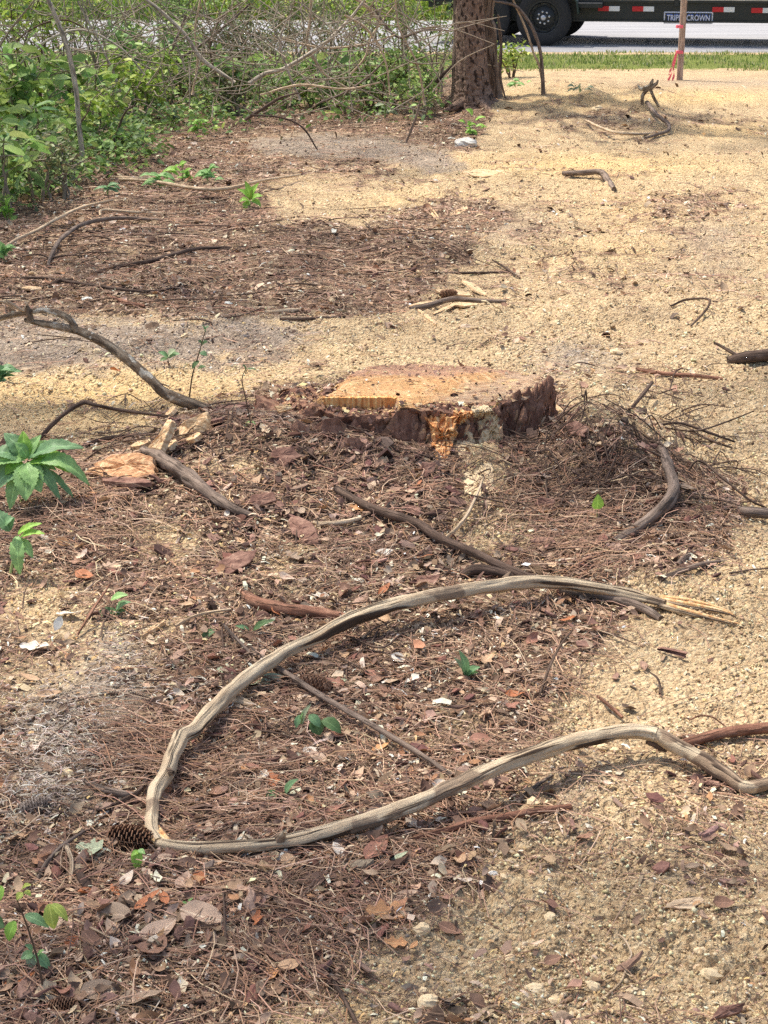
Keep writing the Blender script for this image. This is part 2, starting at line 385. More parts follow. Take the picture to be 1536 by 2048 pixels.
def plain_mat(name, c, rough=.6, var=.3, scale=60, metal=0.0, spec=.4, bd=.001):
    m, nt, b = mat(name); tc = N(nt, 'ShaderNodeTexCoord').outputs['Object']; f = noise(nt, tc, scale, 5, .65)
    cc = mix(nt, var, c, ramp(nt, f, [(.25, (.1, .1, .1)), (.75, (.9, .9, .9))]), 'OVERLAY')
    nt.links.new(cc, b.inputs['Base Color']); b.inputs['Roughness'].default_value = rough; b.inputs['Metallic'].default_value = metal
    b.inputs['Specular IOR Level'].default_value = spec
    bump(nt, b, f, .3, bd); return m
# ================================================================== GROUND
def ground_mat():
    m, nt, b = mat('ground_soil'); L = nt.links
    zc = N(nt, 'ShaderNodeVertexColor', layer_name='zone'); sep = N(nt, 'ShaderNodeSeparateColor'); L.new(zc.outputs['Color'], sep.inputs[0])
    lit, gry, gold_sun = sep.outputs; grs = zc.outputs['Alpha']
    P = N(nt, 'ShaderNodeTexCoord').outputs['Object']
    n1 = noise(nt, P, 9, 5, .62); n2 = noise(nt, P, 55, 5, .68); n3 = noise(nt, P, 260, 3, .7); n4 = noise(nt, P, 2.2, 3, .5)
    sand = ramp(nt, n2, [(.26, srgb(134, 110, 84)), (.42, srgb(190, 164, 128)), (.55, srgb(211, 187, 149)), (.74, srgb(236, 216, 180))])
    sand = mix(nt, math_(nt, 'MULTIPLY', rampf(nt, n1, .5, .68), .45), sand, srgb(146, 121, 94))
    sand = mix(nt, math_(nt, 'MULTIPLY', rampf(nt, n4, .5, .65), .35), sand, srgb(168, 146, 118))
    sand = mix(nt, math_(nt, 'MULTIPLY', gold_sun, .75), sand, ramp(nt, n2, [(.3, srgb(214, 174, 112)), (.7, srgb(250, 220, 160))]))
    sand = mix(nt, .4, sand, ramp(nt, n3, [(.3, (.22, .21, .2)), (.72, (.85, .85, .85))]), 'OVERLAY')
    vor = N(nt, 'ShaderNodeTexVoronoi', feature='F1'); vor.inputs['Scale'].default_value = 70; vor.inputs['Randomness'].default_value = 1
    dv = N(nt, 'ShaderNodeVectorMath', operation='ADD'); sc = N(nt, 'ShaderNodeVectorMath', operation='SCALE'); sc.inputs['Scale'].default_value = .03
    nz = N(nt, 'ShaderNodeTexNoise'); nz.inputs['Scale'].default_value = 30; L.new(P, nz.inputs['Vector']); L.new(nz.outputs['Color'], sc.inputs[0])
    L.new(P, dv.inputs[0]); L.new(sc.outputs[0], dv.inputs[1]); L.new(dv.outputs[0], vor.inputs['Vector'])
    vs_ = N(nt, 'ShaderNodeSeparateColor'); L.new(vor.outputs['Color'], vs_.inputs[0])
    spk = math_(nt, 'MULTIPLY', rampf(nt, vs_.outputs[0], .86, .9), rampf(nt, vor.outputs['Distance'], .55, .3))
    sand = mix(nt, math_(nt, 'MULTIPLY', spk, .6), sand, srgb(104, 78, 58))
    duff = ramp(nt, vs_.outputs[1], [(.05, srgb(84, 67, 56)), (.3, srgb(116, 94, 78)), (.55, srgb(144, 119, 99)), (.8, srgb(170, 144, 119)), (.97, srgb(208, 186, 156))])
    duff = mix(nt, .5, duff, ramp(nt, n2, [(.3, (.18, .17, .16)), (.72, (.8, .79, .77))]), 'OVERLAY')
    ash = ramp(nt, n2, [(.28, srgb(112, 98, 86)), (.5, srgb(164, 148, 132)), (.75, srgb(210, 196, 178))])
    ash = mix(nt, .4, ash, ramp(nt, n3, [(.3, (.2, .2, .2)), (.72, (.85, .85, .85))]), 'OVERLAY')
    turf = ramp(nt, n2, [(.3, srgb(84, 92, 48)), (.6, srgb(128, 138, 72)), (.8, srgb(190, 176, 120))])
    edge = math_(nt, 'ADD', lit, math_(nt, 'MULTIPLY', math_(nt, 'SUBTRACT', n2, .5), 1.1))
    lm = rampf(nt, edge, .22, .72)
    c = mix(nt, math_(nt, 'MULTIPLY', gry, .9), sand, ash)
    c = mix(nt, lm, c, duff)
    gm = rampf(nt, math_(nt, 'ADD', grs, math_(nt, 'MULTIPLY', math_(nt, 'SUBTRACT', n1, .5), 1.0)), .35, .65)
    c = mix(nt, gm, c, turf)
    L.new(c, b.inputs['Base Color']); b.inputs['Roughness'].default_value = 1; b.inputs['Specular IOR Level'].default_value = .1
    h = math_(nt, 'ADD', math_(nt, 'MULTIPLY', n2, .8), math_(nt, 'MULTIPLY', n3, .35))
    vb = N(nt, 'ShaderNodeTexVoronoi', feature='F1'); vb.inputs['Scale'].default_value = 85; L.new(dv.outputs[0], vb.inputs['Vector'])
    h = math_(nt, 'SUBTRACT', h, math_(nt, 'MULTIPLY', vb.outputs['Distance'], .9))
    bump(nt, b, h, 1.0, .014)
    return m
ys = [.25, .5, .75, 1.0, 1.2, 1.35]
u = 1 / 1.5
while 1 / u < 8: ys.append(1 / u); u -= .00064
y_ = ys[-1]
while y_ < 24: y_ *= 1.0057; ys.append(y_)
while y_ < 700: y_ *= 1.06; ys.append(y_)
ys = np.array(ys)
tc_ = list(np.arange(-.335, .3351, .00172)); e_ = .005
tl = []; t_ = .335
while t_ < 7: t_ += e_; e_ *= 1.28; tl.append(t_)
ts = np.array([-v for v in tl[::-1]] + tc_ + tl)
YY, TT = np.meshgrid(ys, ts, indexing='ij'); XX = YY * TT
x_, y1_ = XX.ravel(), YY.ravel(); z0_ = H(x_, y1_); lit_, gry_, gold_sun_, px_, py_ = zones(x_, y1_, z0_)
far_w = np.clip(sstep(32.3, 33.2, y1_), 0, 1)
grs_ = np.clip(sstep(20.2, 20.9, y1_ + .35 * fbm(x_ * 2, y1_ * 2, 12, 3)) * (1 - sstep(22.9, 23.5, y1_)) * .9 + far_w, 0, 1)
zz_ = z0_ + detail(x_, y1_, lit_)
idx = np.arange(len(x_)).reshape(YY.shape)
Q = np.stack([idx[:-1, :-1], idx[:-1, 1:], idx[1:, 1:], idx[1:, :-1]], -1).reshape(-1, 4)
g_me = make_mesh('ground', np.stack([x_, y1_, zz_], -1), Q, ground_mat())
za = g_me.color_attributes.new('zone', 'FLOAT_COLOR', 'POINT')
za.data.foreach_set('color', np.ascontiguousarray(np.stack([lit_, gry_, gold_sun_, grs_], -1), np.float32).ravel())
tag(link_mesh('ground', g_me, (0, 0, 0)), 'cleared sandy ground strewn with pine litter and sawdust', 'ground', kind='structure')

# road: a faded strip crossing behind the brush, with a worn edge
def road_mat():
    m, nt, b = mat('road_faded'); P = N(nt, 'ShaderNodeTexCoord').outputs['Object']
    a = noise(nt, P, 40, 4, .7); g = noise(nt, mapping(nt, P, .25, 2.0), 1.2, 3, .5)
    c = ramp(nt, a, [(.3, (.22, .22, .225)), (.7, (.35, .35, .36))]); c = mix(nt, .35, c, ramp(nt, g, [(.3, (.3, .3, .3)), (.7, (.8, .8, .8))]), 'OVERLAY')
    nt.links.new(c, b.inputs['Base Color']); bump(nt, b, a, .4, .01); return m
xs = np.linspace(-60, 60, 241); e0 = 23.75 + .10 * fbm(xs * 1.3, xs * 0, 5, 3) - xs * .03; e1 = 32.4 + .1 * fbm(xs, xs * 0, 6, 3) - xs * .03
rv = []
for k, (ee, zz) in enumerate(((e0 - .05, -.03), (e0, .024), (e0 * .5 + e1 * .5, .06), (e1, .024), (e1 + .05, -.03))): rv.append(np.stack([xs, ee, xs * 0 + zz], -1))
rv = np.concatenate(rv); n_ = len(xs)
rq = np.concatenate([np.stack([np.arange(n_ - 1) + k * n_, np.arange(1, n_) + k * n_, np.arange(1, n_) + (k + 1) * n_, np.arange(n_ - 1) + (k + 1) * n_], -1) for k in range(4)])
tag(obj('road', rv, rq, road_mat()), 'pale faded road crossing behind the brush', 'road', kind='structure')

# ================================================================== LITTER (ground cover nobody could count)
def palette(n, cols, wts, jit=.16):
    cols = np.array([srgb(*c) for c in cols]); w = np.array(wts, float); k = rng.choice(len(cols), n, p=w / w.sum())
    c = cols[k] * np.exp(rng.normal(0, jit, (n, 1))); return np.clip(c * np.exp(rng.normal(0, .04, (n, 3))), 0, .72)
FRAG = ([(114, 93, 78), (144, 120, 101), (92, 74, 63), (172, 147, 124), (70, 56, 48), (204, 181, 154), (232, 215, 190)], [16, 20, 12, 18, 6, 20, 13])
REDB = ([(116, 88, 76), (96, 72, 63), (140, 108, 93), (78, 60, 53), (166, 134, 114), (206, 180, 154)], [24, 22, 20, 12, 12, 5])
NEED = ([(146, 115, 94), (124, 97, 80), (172, 141, 117), (100, 79, 67), (196, 169, 142), (158, 120, 94)], [24, 22, 18, 14, 8, 10])
PALE = ([(226, 196, 150), (214, 180, 130), (240, 216, 176), (196, 160, 116)], [3, 4, 2, 3])
def scatter(n, y0, y1, prob, tmax=.3):
    y = np.exp(rng.uniform(math.log(y0), math.log(y1), n)); x = y * rng.uniform(-tmax, tmax, n)
    z0 = H(x, y); lit, g, gold_sun, px, py = zones(x, y, z0)
    keep = rng.random(n) < prob(lit, g, px, py, x, y)
    x, y, lit, g, px, py = (a[keep] for a in (x, y, lit, g, px, py))
    z = H(x, y) + detail(x, y, lit)
    rad = np.hypot(x - STX, (y - STY) * 1.2)
    ok = rad > .40
    return x[ok], y[ok], z[ok], lit[ok], g[ok], px[ok], py[ok]
m_litter = col_mat('litter_matte', .9, 0, .35, 260, .12)
m_needle = col_mat('needle_dry', .7, 0, .15, 60, .25)
m_flake = col_mat('bark_flake_rough', .95, 0, .5, 190, .1)
m_deadleaf = col_mat('leaf_dry', .75, .12, .35, 130, .25)
m_crumb = col_mat('soil_crumb', 1, 0, .35, 420, .08)
# small fragments
FT = np.array([(-.5, -.3, 0), (0, -.42, .16), (.5, -.22, .02), (-.46, .3, .02), (.04, .38, .2), (.5, .3, 0)], float); FF = np.array([(0, 1, 4, 3), (1, 2, 5, 4)])
x, y, z, lit, g, px, py = scatter(175000, 1.75, 17, lambda l, g, a, b, x, y: np.clip(.03 + l * .85 * (1 - .45 * g), 0, 1))
n = len(x); red = np.exp(-((x - STX) / .6) ** 2 - ((y - 4.45) / .5) ** 2) > rng.random(n) * .9
col = np.where(red[:, None], palette(n, *REDB), palette(n, *FRAG)); sc = rng.lognormal(-4.72, .45, n) * np.sqrt(np.clip(y / 3.2, .8, 4))
rm = rot_zxy(rng.uniform(0, 6.28, n), rng.normal(0, .42, n), rng.normal(0, .42, n)); S3 = np.stack([sc * 1.25, sc * rng.uniform(.10, .75, n), sc], -1)
Vt = np.einsum('nij,nkj->nki', rm, FT[None] * S3[:, None, :]) + np.stack([x, y, z + rng.uniform(.000, .010, n)], -1)[:, None, :]
F_ = (np.arange(n)[:, None, None] * 6 + FF[None]).reshape(-1, 4)
tag(obj('litter_fragments', Vt.reshape(-1, 3), F_, m_litter, col=np.repeat(col, 6, 0), smooth=False), 'brown crumbled leaf and bark litter covering the ground', 'litter', kind='stuff')
# pine needles: bent ribbons with a ridge, lying in loose drifts that share a direction
def needles(x, y, z, length, width, yaw, col, droop=.0, lift=.006):
    n = len(x); S = 4; s = np.linspace(-.5, .5, S)
    bend = rng.normal(0, .38, n); tilt = rng.normal(0, .10, n) + droop; arch = np.abs(rng.normal(0, .05, n))
    L = length[:, None]; u = s[None, :] * L; v = bend[:, None] * L * (s[None, :] ** 2 * 2)
    cx, sx = np.cos(yaw)[:, None], np.sin(yaw)[:, None]
    X = x[:, None] + u * cx - v * sx; Y = y[:, None] + u * sx + v * cx
    Zz = H(X, Y) + (z - H(x, y))[:, None] + u * tilt[:, None] * .6 + arch[:, None] * L * (1 - 4 * s[None] ** 2) + rng.uniform(0, lift, n)[:, None]
    P = np.stack([X, Y, Zz], -1); w = width[:, None, None]
    side = np.stack([-sx, cx, 0 * cx], -1)
    a = P + side * w * .5; b = P - side * w * .5 + np.array([0, 0, .0]); c = P + np.array([0, 0, 1.]) * w * .55
    V = np.stack([a, c, b], 2).reshape(n, S * 3, 3)
    F = []
    for i in range(S - 1):
        for j in (0, 1): F.append((i * 3 + j, i * 3 + j + 1, i * 3 + 3 + j + 1, i * 3 + 3 + j))
    F = (np.arange(n)[:, None, None] * S * 3 + np.array(F)[None]).reshape(-1, 4)
    return V.reshape(-1, 3), F, np.repeat(col, S * 3, 0)
def pn(l, g, a, b, x, y):
    cl = sstep(-.25, .4, fbm(x * 2.6, y * 2.6, 140, 3))
    base = np.clip(l * (.40 + .75 * cl) * (1 - .5 * g), 0, 1)
    base = np.maximum(base, 1.2 * blob(a, b, 1150, 1020, 160, 90) * (l > .3)); base = np.maximum(base, .9 * blob(a, b, 60, 1040, 150, 80)); 
    base = np.maximum(base, .8 * blob(a, b, 500, 520, 500, 90) * l)
    return np.clip(base * (1 - .9 * blob(a, b, 130, 1470, 130, 110)) + .012, 0, 1)
x, y, z, lit, g, px, py = scatter(84000, 1.75, 16, pn); n = len(x)
yaw = fbm(x * 2.2, y * 2.2, 150, 2) * 7 + rng.normal(0, 1.0, n); far = np.clip(y / 3.4, 1, 4) ** .8
nd = needles(x, y, z, rng.uniform(.06, .17, n), .0016 * far * rng.uniform(.8, 1.3, n), yaw, palette(n, *NEED))
# combed wisps: the swept bundle left of the folded branch, the drape right of the stump, the tuft under the weed
W = [nd]
for (cx_, cy_, sx_, sy_, ang, num, ln, dr) in ((275, 1500, 55, 32, -.35, 210, .15, .0), (160, 1060, 110, 50, -.5, 220, .13, 0), (1120, 985, 130, 60, .9, 260, .13, 0), (1180, 1080, 90, 40, .5, 240, .13, 0), (440, 1600, 150, 60, .1, 130, .15, 0), (100, 985, 60, 30, -1.0, 150, .14, 0), (620, 520, 190, 40, -.2, 260, .16, 0), (330, 430, 160, 30, .2, 260, .16, 0), (560, 1950, 90, 50, -.9, 40, .14, 0), (560, 330, 120, 40, .4, 150, .18, 0)):
    pts = at_many(cx_ + rng.normal(0, sx_, num), cy_ + rng.normal(0, sy_, num))
    hx, l_, g_ = Hf(pts[:, 0], pts[:, 1]); ok = np.hypot(pts[:, 0] - STX, (pts[:, 1] - STY) * 1.2) > .42; pts = pts[ok]; hx = hx[ok]; k = len(pts)
    W.append(needles(pts[:, 0], pts[:, 1], hx + .006 + rng.uniform(0, .014, k), rng.uniform(.7, 1.2, k) * ln, .0016 * np.sqrt(np.clip(pts[:, 1] / 3.4, 1, 4)) * rng.uniform(.8, 1.3, k), ang + rng.normal(0, .55, k), palette(k, *NEED)))
V, F, c = pile(W); tag(obj('pine_needles', V, F, m_needle, col=c), 'reddish brown pine needles drifted over the litter', 'pine needles', kind='stuff')
# grey wispy moss shreds matted over the ash
W = []
for (cx_, cy_, sx_, sy_, num) in ((125, 1490, 62, 52, 1150), (240, 1340, 35, 40, 260), (70, 1600, 45, 40, 320), (390, 1400, 50, 25, 120), (250, 670, 240, 22, 500), (1150, 720, 60, 16, 160), (700, 290, 110, 12, 300)):
    pts = at_many(cx_ + rng.normal(0, sx_, num), cy_ + rng.normal(0, sy_, num)); hx, l_, g_ = Hf(pts[:, 0], pts[:, 1])
    W.append(needles(pts[:, 0], pts[:, 1], hx + rng.uniform(.002, .016, num), rng.uniform(.008, .030, num), .0014 * rng.uniform(.7, 1.4, num), rng.uniform(0, 6.28, num), palette(num, [(178, 164, 150), (150, 136, 124), (206, 194, 180), (124, 110, 98)], [3, 3, 2, 1.5])))
V, F, c = pile(W); tag(obj('grey_moss_shreds', V, F, m_needle, col=c), 'pale grey wispy shreds matted at the left', 'moss shreds', kind='stuff')
# crumbs of sand and sawdust
OV = np.array([(1, 0, 0), (-1, 0, 0), (0, 1, 0), (0, -1, 0), (0, 0, .8), (0, 0, -.8)], float); OF = np.array([(0, 2, 4), (2, 1, 4), (1, 3, 4), (3, 0, 4), (2, 0, 5), (1, 2, 5), (3, 1, 5), (0, 3, 5)])
SANDC = ([(211, 187, 148), (191, 166, 130), (231, 210, 172), (166, 141, 113), (142, 117, 93)], [30, 26, 18, 10, 6])
ASHC = ([(172, 156, 142), (144, 130, 116), (198, 184, 168), (114, 98, 86)], [3, 3, 2, 2])
x, y, z, lit, g, px, py = scatter(150000, 1.75, 13, lambda l, g, a, b, x, y: np.clip((1 - l) * (.25 + .75 * sstep(-.2, .3, fbm(x * 4, y * 4, 160, 3))) + .06, 0, 1) * (1 - .5 * sstep(5, 10, y)) * (1 - .9 * np.exp(-((x - .54) / .09) ** 2 - ((y - 3.25) / .30) ** 2)))
n = len(x); col = np.where((g > rng.random(n) * .9)[:, None], palette(n, *ASHC), palette(n, *SANDC)); sc = np.clip(rng.lognormal(-6.0, .42, n), .0011, .0046) * np.sqrt(np.clip(y / 3.5, .8, 3))
big = fbm(x * 7, y * 7, 170, 2) > .1; sc = np.where(big, sc * 1.35, sc)
S3 = sc[:, None] * rng.uniform(.6, 1.35, (n, 3)); rm = rot_zxy(rng.uniform(0, 6.28, n), rng.normal(0, .5, n), rng.normal(0, .5, n))
OVn = OV[None] * S3[:, None, :] + rng.normal(0, .18, (n, 6, 3)) * sc[:, None, None]
Vt = np.einsum('nij,nkj->nki', rm, OVn) + np.stack([x, y, z + sc * .25], -1)[:, None, :]
tag(obj('soil_crumbs', Vt.reshape(-1, 3), (np.arange(n)[:, None, None] * 6 + OF[None]).reshape(-1, 3), m_crumb, col=np.repeat(col, 6, 0), smooth=True), 'crumbly sand and sawdust grains loose on the cleared path', 'soil crumbs', kind='stuff')
# pale sawdust shavings caught in the litter near the stump, plus chips on the path
def pshav(l, g, a, b, x, y):
    v = .9 * blob(a, b, 80, 1210, 80, 55) + .9 * blob(a, b, 250, 1270, 130, 45) + .7 * blob(a, b, 330, 1080, 110, 60) + .6 * blob(a, b, 480, 930, 70, 40) + .6 * blob(a, b, 560, 1120, 90, 60) + .8 * blob(a, b, 960, 1000, 60, 110) + .4 * blob(a, b, 130, 1340, 150, 60) + .35 * blob(a, b, 400, 1000, 300, 200)
    v = v + .10 * (1 - l) + .22 * blob(a, b, 950, 420, 200, 60) + .08
    return np.clip(v, 0, 1)
x, y, z, lit, g, px, py = scatter(38000, 1.75, 15, pshav); n = len(x); sc = rng.lognormal(-4.95, .4, n) * np.sqrt(np.clip(y / 3.4, .8, 4))
S3 = np.stack([sc, sc * rng.uniform(.25, .7, n), sc], -1); rm = rot_zxy(rng.uniform(0, 6.28, n), rng.normal(0, .4, n), rng.normal(0, .4, n))
Vt = np.einsum('nij,nkj->nki', rm, FT[None] * S3[:, None, :]) + np.stack([x, y, z + rng.uniform(.002, .014, n)], -1)[:, None, :]
tag(obj('wood_shavings', Vt.reshape(-1, 3), (np.arange(n)[:, None, None] * 6 + FF[None]).reshape(-1, 4), m_litter, col=np.repeat(palette(n, *PALE), 6, 0), smooth=False), 'pale sawdust shavings thrown over the litter by the saw', 'sawdust', kind='stuff')

# ------------------------------------------------------------------ leaf and flake shapes
def leaf_shape(kind, n=7, m=5, fold=.15, curl=.2, twist=0., seed=0, serr=0.):
    """unit-length leaf along +X: rows along, columns across; folded on the midrib, curled and twisted"""
    s = np.linspace(0, 1, n)
    if kind == 'lance': w = .19 * np.sin(np.pi * s ** .85) ** .8
    elif kind == 'oval': w = .30 * np.sin(np.pi * s ** .8) ** .65
    elif kind == 'oak': w = .30 * np.sin(np.pi * s ** .9) ** .55 * (1 + .36 * np.sin(s * 17 + .6)) * (.55 + .6 * s)
    elif kind == 'heart': w = .46 * np.sin(np.pi * np.clip(s * .93 + .07, 0, 1) ** .6) ** .7
    elif kind == 'blade': w = .14 * np.sin(np.pi * s ** .7) ** .7
    else: w = .24 * np.sin(np.pi * s) ** .6
    if serr: w = w * (1 + serr * (((np.arange(n) % 2) * 2) - 1))
    w[0] = max(w[0], .012); w[-1] = .004
    c = np.linspace(-1, 1, m)
    S, Cc = np.meshgrid(s, c, indexing='ij'); Wd = w[:, None]
    r_ = np.random.default_rng(seed)
    X = S.copy(); Y = Cc * Wd; Zz = fold * np.abs(Cc) * Wd + curl * (S - .5) ** 2 * np.sign(curl if curl else 1) * 1.0 + .05 * perlin(S * 4 + seed, Cc * 1.5, seed)
    a = twist * (S - .5); Y, Zz = Y * np.cos(a) - Zz * np.sin(a), Y * np.sin(a) + Zz * np.cos(a)
    V = np.stack([X - .5, Y, Zz], -1).reshape(-1, 3)
    i = np.arange(n * m).reshape(n, m)
    return V, np.stack([i[:-1, :-1], i[1:, :-1], i[1:, 1:], i[:-1, 1:]], -1).reshape(-1, 4)
def flake_shape(seed, k=9, thick=.06, elong=.55):
    r_ = np.random.default_rng(seed); th = np.sort(np.linspace(0, 2 * np.pi, k, endpoint=False) + r_.normal(0, .13, k))
    rr = .5 * (1 + r_.normal(0, .16, k)); x = rr * np.cos(th); y = rr * np.sin(th) * elong; cv = r_.uniform(.2, .7)
    def zf(x, y): return -cv * y ** 2 + .10 * perlin(x * 2 + seed, y * 3, seed)
    top = np.stack([x, y, zf(x, y) + thick / 2], -1); mid = np.stack([x * .55, y * .5, zf(x * .55, y * .5) + thick * .75], -1); bot = np.stack([x * .97, y * .97, zf(x, y) - thick / 2], -1)
    V = np.vstack([top, mid, [[0, 0, thick * .7]], bot]); F4 = []; F3 = []
    for i in range(k):
        j = (i + 1) % k; F4.append((i, j, k + j, k + i)); F3.append((k + i, k + j, 2 * k)); F4.append((2 * k + 1 + i, 2 * k + 1 + j, j, i))
    F3 = np.array(F3); F4 = np.array(F4)
    tri = np.vstack([F3, F4[:, [0, 1, 2]], F4[:, [0, 2, 3]]])
    return V, tri
LEAFCOL = ([(158, 130, 107), (186, 158, 132), (130, 104, 86), (204, 178, 150), (108, 87, 73), (174, 132, 99), (152, 134, 116), (220, 202, 180)], [20, 18, 18, 12, 10, 8, 8, 5])
BARKCOL = ([(126, 98, 86), (106, 82, 72), (148, 118, 103), (88, 69, 61), (168, 138, 121), (142, 123, 109)], [24, 22, 18, 14, 8, 6])
parts = []
x, y, z, lit, g, px, py = scatter(9500, 1.75, 16, lambda l, g, a, b, x, y: np.clip(l * .75 * (1 - .6 * g) + .03, 0, 1)); n = len(x)
k_ = rng.integers(0, 6, n)
for k in range(6):
    TV, TF = leaf_shape(('lance', 'oval', 'lance', 'oak', 'oval', 'lance')[k], 6 if k != 3 else 9, 3, .2, (.5, .8, -.6, .5, 1.0, -.4)[k], (.9, -1.1, 1.6, .7, 2.0, -1.7)[k], 30 + k)
    q = k_ == k; nn = q.sum(); sc = rng.uniform(.020, .046, nn) * np.sqrt(np.clip(y[q] / 4, .85, 2))
    V, F, c = instance(TV, TF, np.stack([x[q], y[q], z[q] + rng.uniform(.003, .014, nn)], -1), rot_zxy(rng.uniform(0, 6.28, nn), rng.normal(0, .45, nn), rng.normal(0, .38, nn)), sc, palette(nn, *LEAFCOL)); parts.append((V, F, c))
V, F, c = pile(parts); tag(obj('leaf_litter', V, F, m_deadleaf, col=c), 'small dead brown leaves mixed through the litter', 'leaf litter', kind='stuff')
parts = []
x, y, z, lit, g, px, py = scatter(9000, 1.75, 14, lambda l, g, a, b, x, y: np.clip(l * .25 + l * .9 * np.exp(-((x - STX) / .65) ** 2 - ((y - 4.45) / .5) ** 2) + .015, 0, 1) * (1 - .6 * g)); n = len(x); k_ = rng.integers(0, 5, n)
for k in range(5):
    TV, TF = flake_shape(200 + k, 7, .09, (.5, .35, .65, .3, .45)[k]); q = k_ == k; nn = q.sum(); sc = rng.lognormal(-3.5, .38, nn)
    V, F, c = instance(TV, TF, np.stack([x[q], y[q], z[q] + rng.uniform(.002, .014, nn)], -1), rot_zxy(rng.uniform(0, 6.28, nn), rng.normal(0, .38, nn), rng.normal(0, .38, nn)), sc, palette(nn, *BARKCOL)); parts.append((V, F, c))
V, F, c = pile(parts); tag(obj('bark_litter', V, F, m_flake, col=c, smooth=False), 'reddish brown bark flakes heaped round the stump', 'bark litter', kind='stuff')
# ================================================================== THE STUMP
m_bark_stump, nt, b = mat('stump_bark')
P = N(nt, 'ShaderNodeTexCoord').outputs['Object']
v = mapping(nt, P, 38, 38, 7); f = noise(nt, v, 1, 6, .68); g = noise(nt, P, 26, 5, .65)
c = ramp(nt, f, [(.3, srgb(96, 70, 58)), (.46, srgb(146, 108, 90)), (.6, srgb(178, 138, 116)), (.78, srgb(214, 182, 156))])
c = mix(nt, rampf(nt, g, .55, .7), c, srgb(150, 116, 90)); c = mix(nt, rampf(nt, noise(nt, P, 14, 4, .6), .6, .7), c, srgb(104, 74, 66))
nt.links.new(c, b.inputs['Base Color']); bump(nt, b, math_(nt, 'ADD', f, math_(nt, 'MULTIPLY', g, .5)), 1, .025)
m_cut, nt, b = mat('stump_cut_wood')
P = N(nt, 'ShaderNodeTexCoord').outputs['Object']
d = N(nt, 'ShaderNodeVectorMath', operation='LENGTH'); wob = N(nt, 'ShaderNodeTexNoise'); wob.inputs['Scale'].default_value = 6
sc_ = N(nt, 'ShaderNodeVectorMath', operation='SCALE'); sc_.inputs['Scale'].default_value = .12; nt.links.new(P, wob.inputs['Vector']); nt.links.new(wob.outputs['Color'], sc_.inputs[0])
ad = N(nt, 'ShaderNodeVectorMath', operation='ADD'); nt.links.new(P, ad.inputs[0]); nt.links.new(sc_.outputs[0], ad.inputs[1]); nt.links.new(ad.outputs[0], d.inputs[0])
rings = noise(nt, None, 1); rn = nt.nodes[-1]; rn = [q for q in nt.nodes if q.type == 'TEX_NOISE'][-1]
cmb = N(nt, 'ShaderNodeCombineXYZ'); nt.links.new(math_(nt, 'MULTIPLY', d.outputs['Value'], 70.0), cmb.inputs[0]); nt.links.new(cmb.outputs[0], rn.inputs['Vector'])
pn_ = noise(nt, P, 7, 4, .6); fn = noise(nt, P, 60, 5, .7); fib = noise(nt, mapping(nt, P, 22, 130, 60), 1, 4, .6)
c = ramp(nt, rings, [(.3, srgb(178, 122, 76)), (.5, srgb(218, 170, 118)), (.7, srgb(240, 206, 162))])
sx = N(nt, 'ShaderNodeSeparateXYZ'); nt.links.new(P, sx.inputs[0])
back = rampf(nt, math_(nt, 'ADD', sx.outputs[1], math_(nt, 'MULTIPLY', math_(nt, 'SUBTRACT', pn_, .5), .35)), .02, .14)
c = mix(nt, math_(nt, 'MULTIPLY', back, .75), c, ramp(nt, fn, [(.3, srgb(172, 126, 104)), (.6, srgb(200, 156, 132)), (.8, srgb(222, 184, 158))]))
right = rampf(nt, math_(nt, 'ADD', math_(nt, 'SUBTRACT', sx.outputs[0], math_(nt, 'MULTIPLY', sx.outputs[1], .6)), math_(nt, 'MULTIPLY', math_(nt, 'SUBTRACT', pn_, .5), .3)), .1, .24)
c = mix(nt, math_(nt, 'MULTIPLY', right, .85), c, ramp(nt, fib, [(.3, srgb(150, 116, 92)), (.5, srgb(204, 172, 140)), (.75, srgb(232, 208, 176))]))
c = mix(nt, rampf(nt, noise(nt, P, 18, 5, .65), .56, .66), c, ramp(nt, fn, [(.3, srgb(220, 176, 118)), (.7, srgb(248, 216, 162))]))
c = mix(nt, .4, c, ramp(nt, fn, [(.3, (.22, .2, .2)), (.7, (.85, .85, .85))]), 'OVERLAY')
nt.links.new(c, b.inputs['Base Color']); saw = noise(nt, mapping(nt, P, 10, 190, 20), 1, 3, .6); bump(nt, b, math_(nt, 'ADD', math_(nt, 'ADD', fn, fib), saw), 1, .010)
m_ledge, nt, b = mat('stump_weathered_ledge')
P = N(nt, 'ShaderNodeTexCoord').outputs['Object']; f = noise(nt, mapping(nt, P, 14, 40, 20), 1, 5, .65)
c = ramp(nt, f, [(.3, srgb(90, 60, 50)), (.5, srgb(146, 108, 88)), (.68, srgb(196, 158, 124)), (.8, srgb(226, 194, 150))]); nt.links.new(c, b.inputs['Base Color']); bump(nt, b, f, 1, .01)
def wood_mat(name, stops, sx, sy, sz, bd=.004):
    m, nt, b = mat(name); P = N(nt, 'ShaderNodeTexCoord').outputs['Object']; f = noise(nt, mapping(nt, P, sx, sy, sz), 1, 5, .6); g = noise(nt, P, 90, 4, .65)
    c = ramp(nt, f, stops); c = mix(nt, .45, c, ramp(nt, g, [(.3, (.2, .2, .2)), (.7, (.85, .85, .85))]), 'OVERLAY'); nt.links.new(c, b.inputs['Base Color']); bump(nt, b, math_(nt, 'ADD', f, math_(nt, 'MULTIPLY', g, .4)), .8, bd); return m
m_hinge = wood_mat('fresh_orange_wood', [(.3, srgb(190, 118, 64)), (.5, srgb(228, 166, 104)), (.7, srgb(248, 206, 144))], 150, 40, 10)
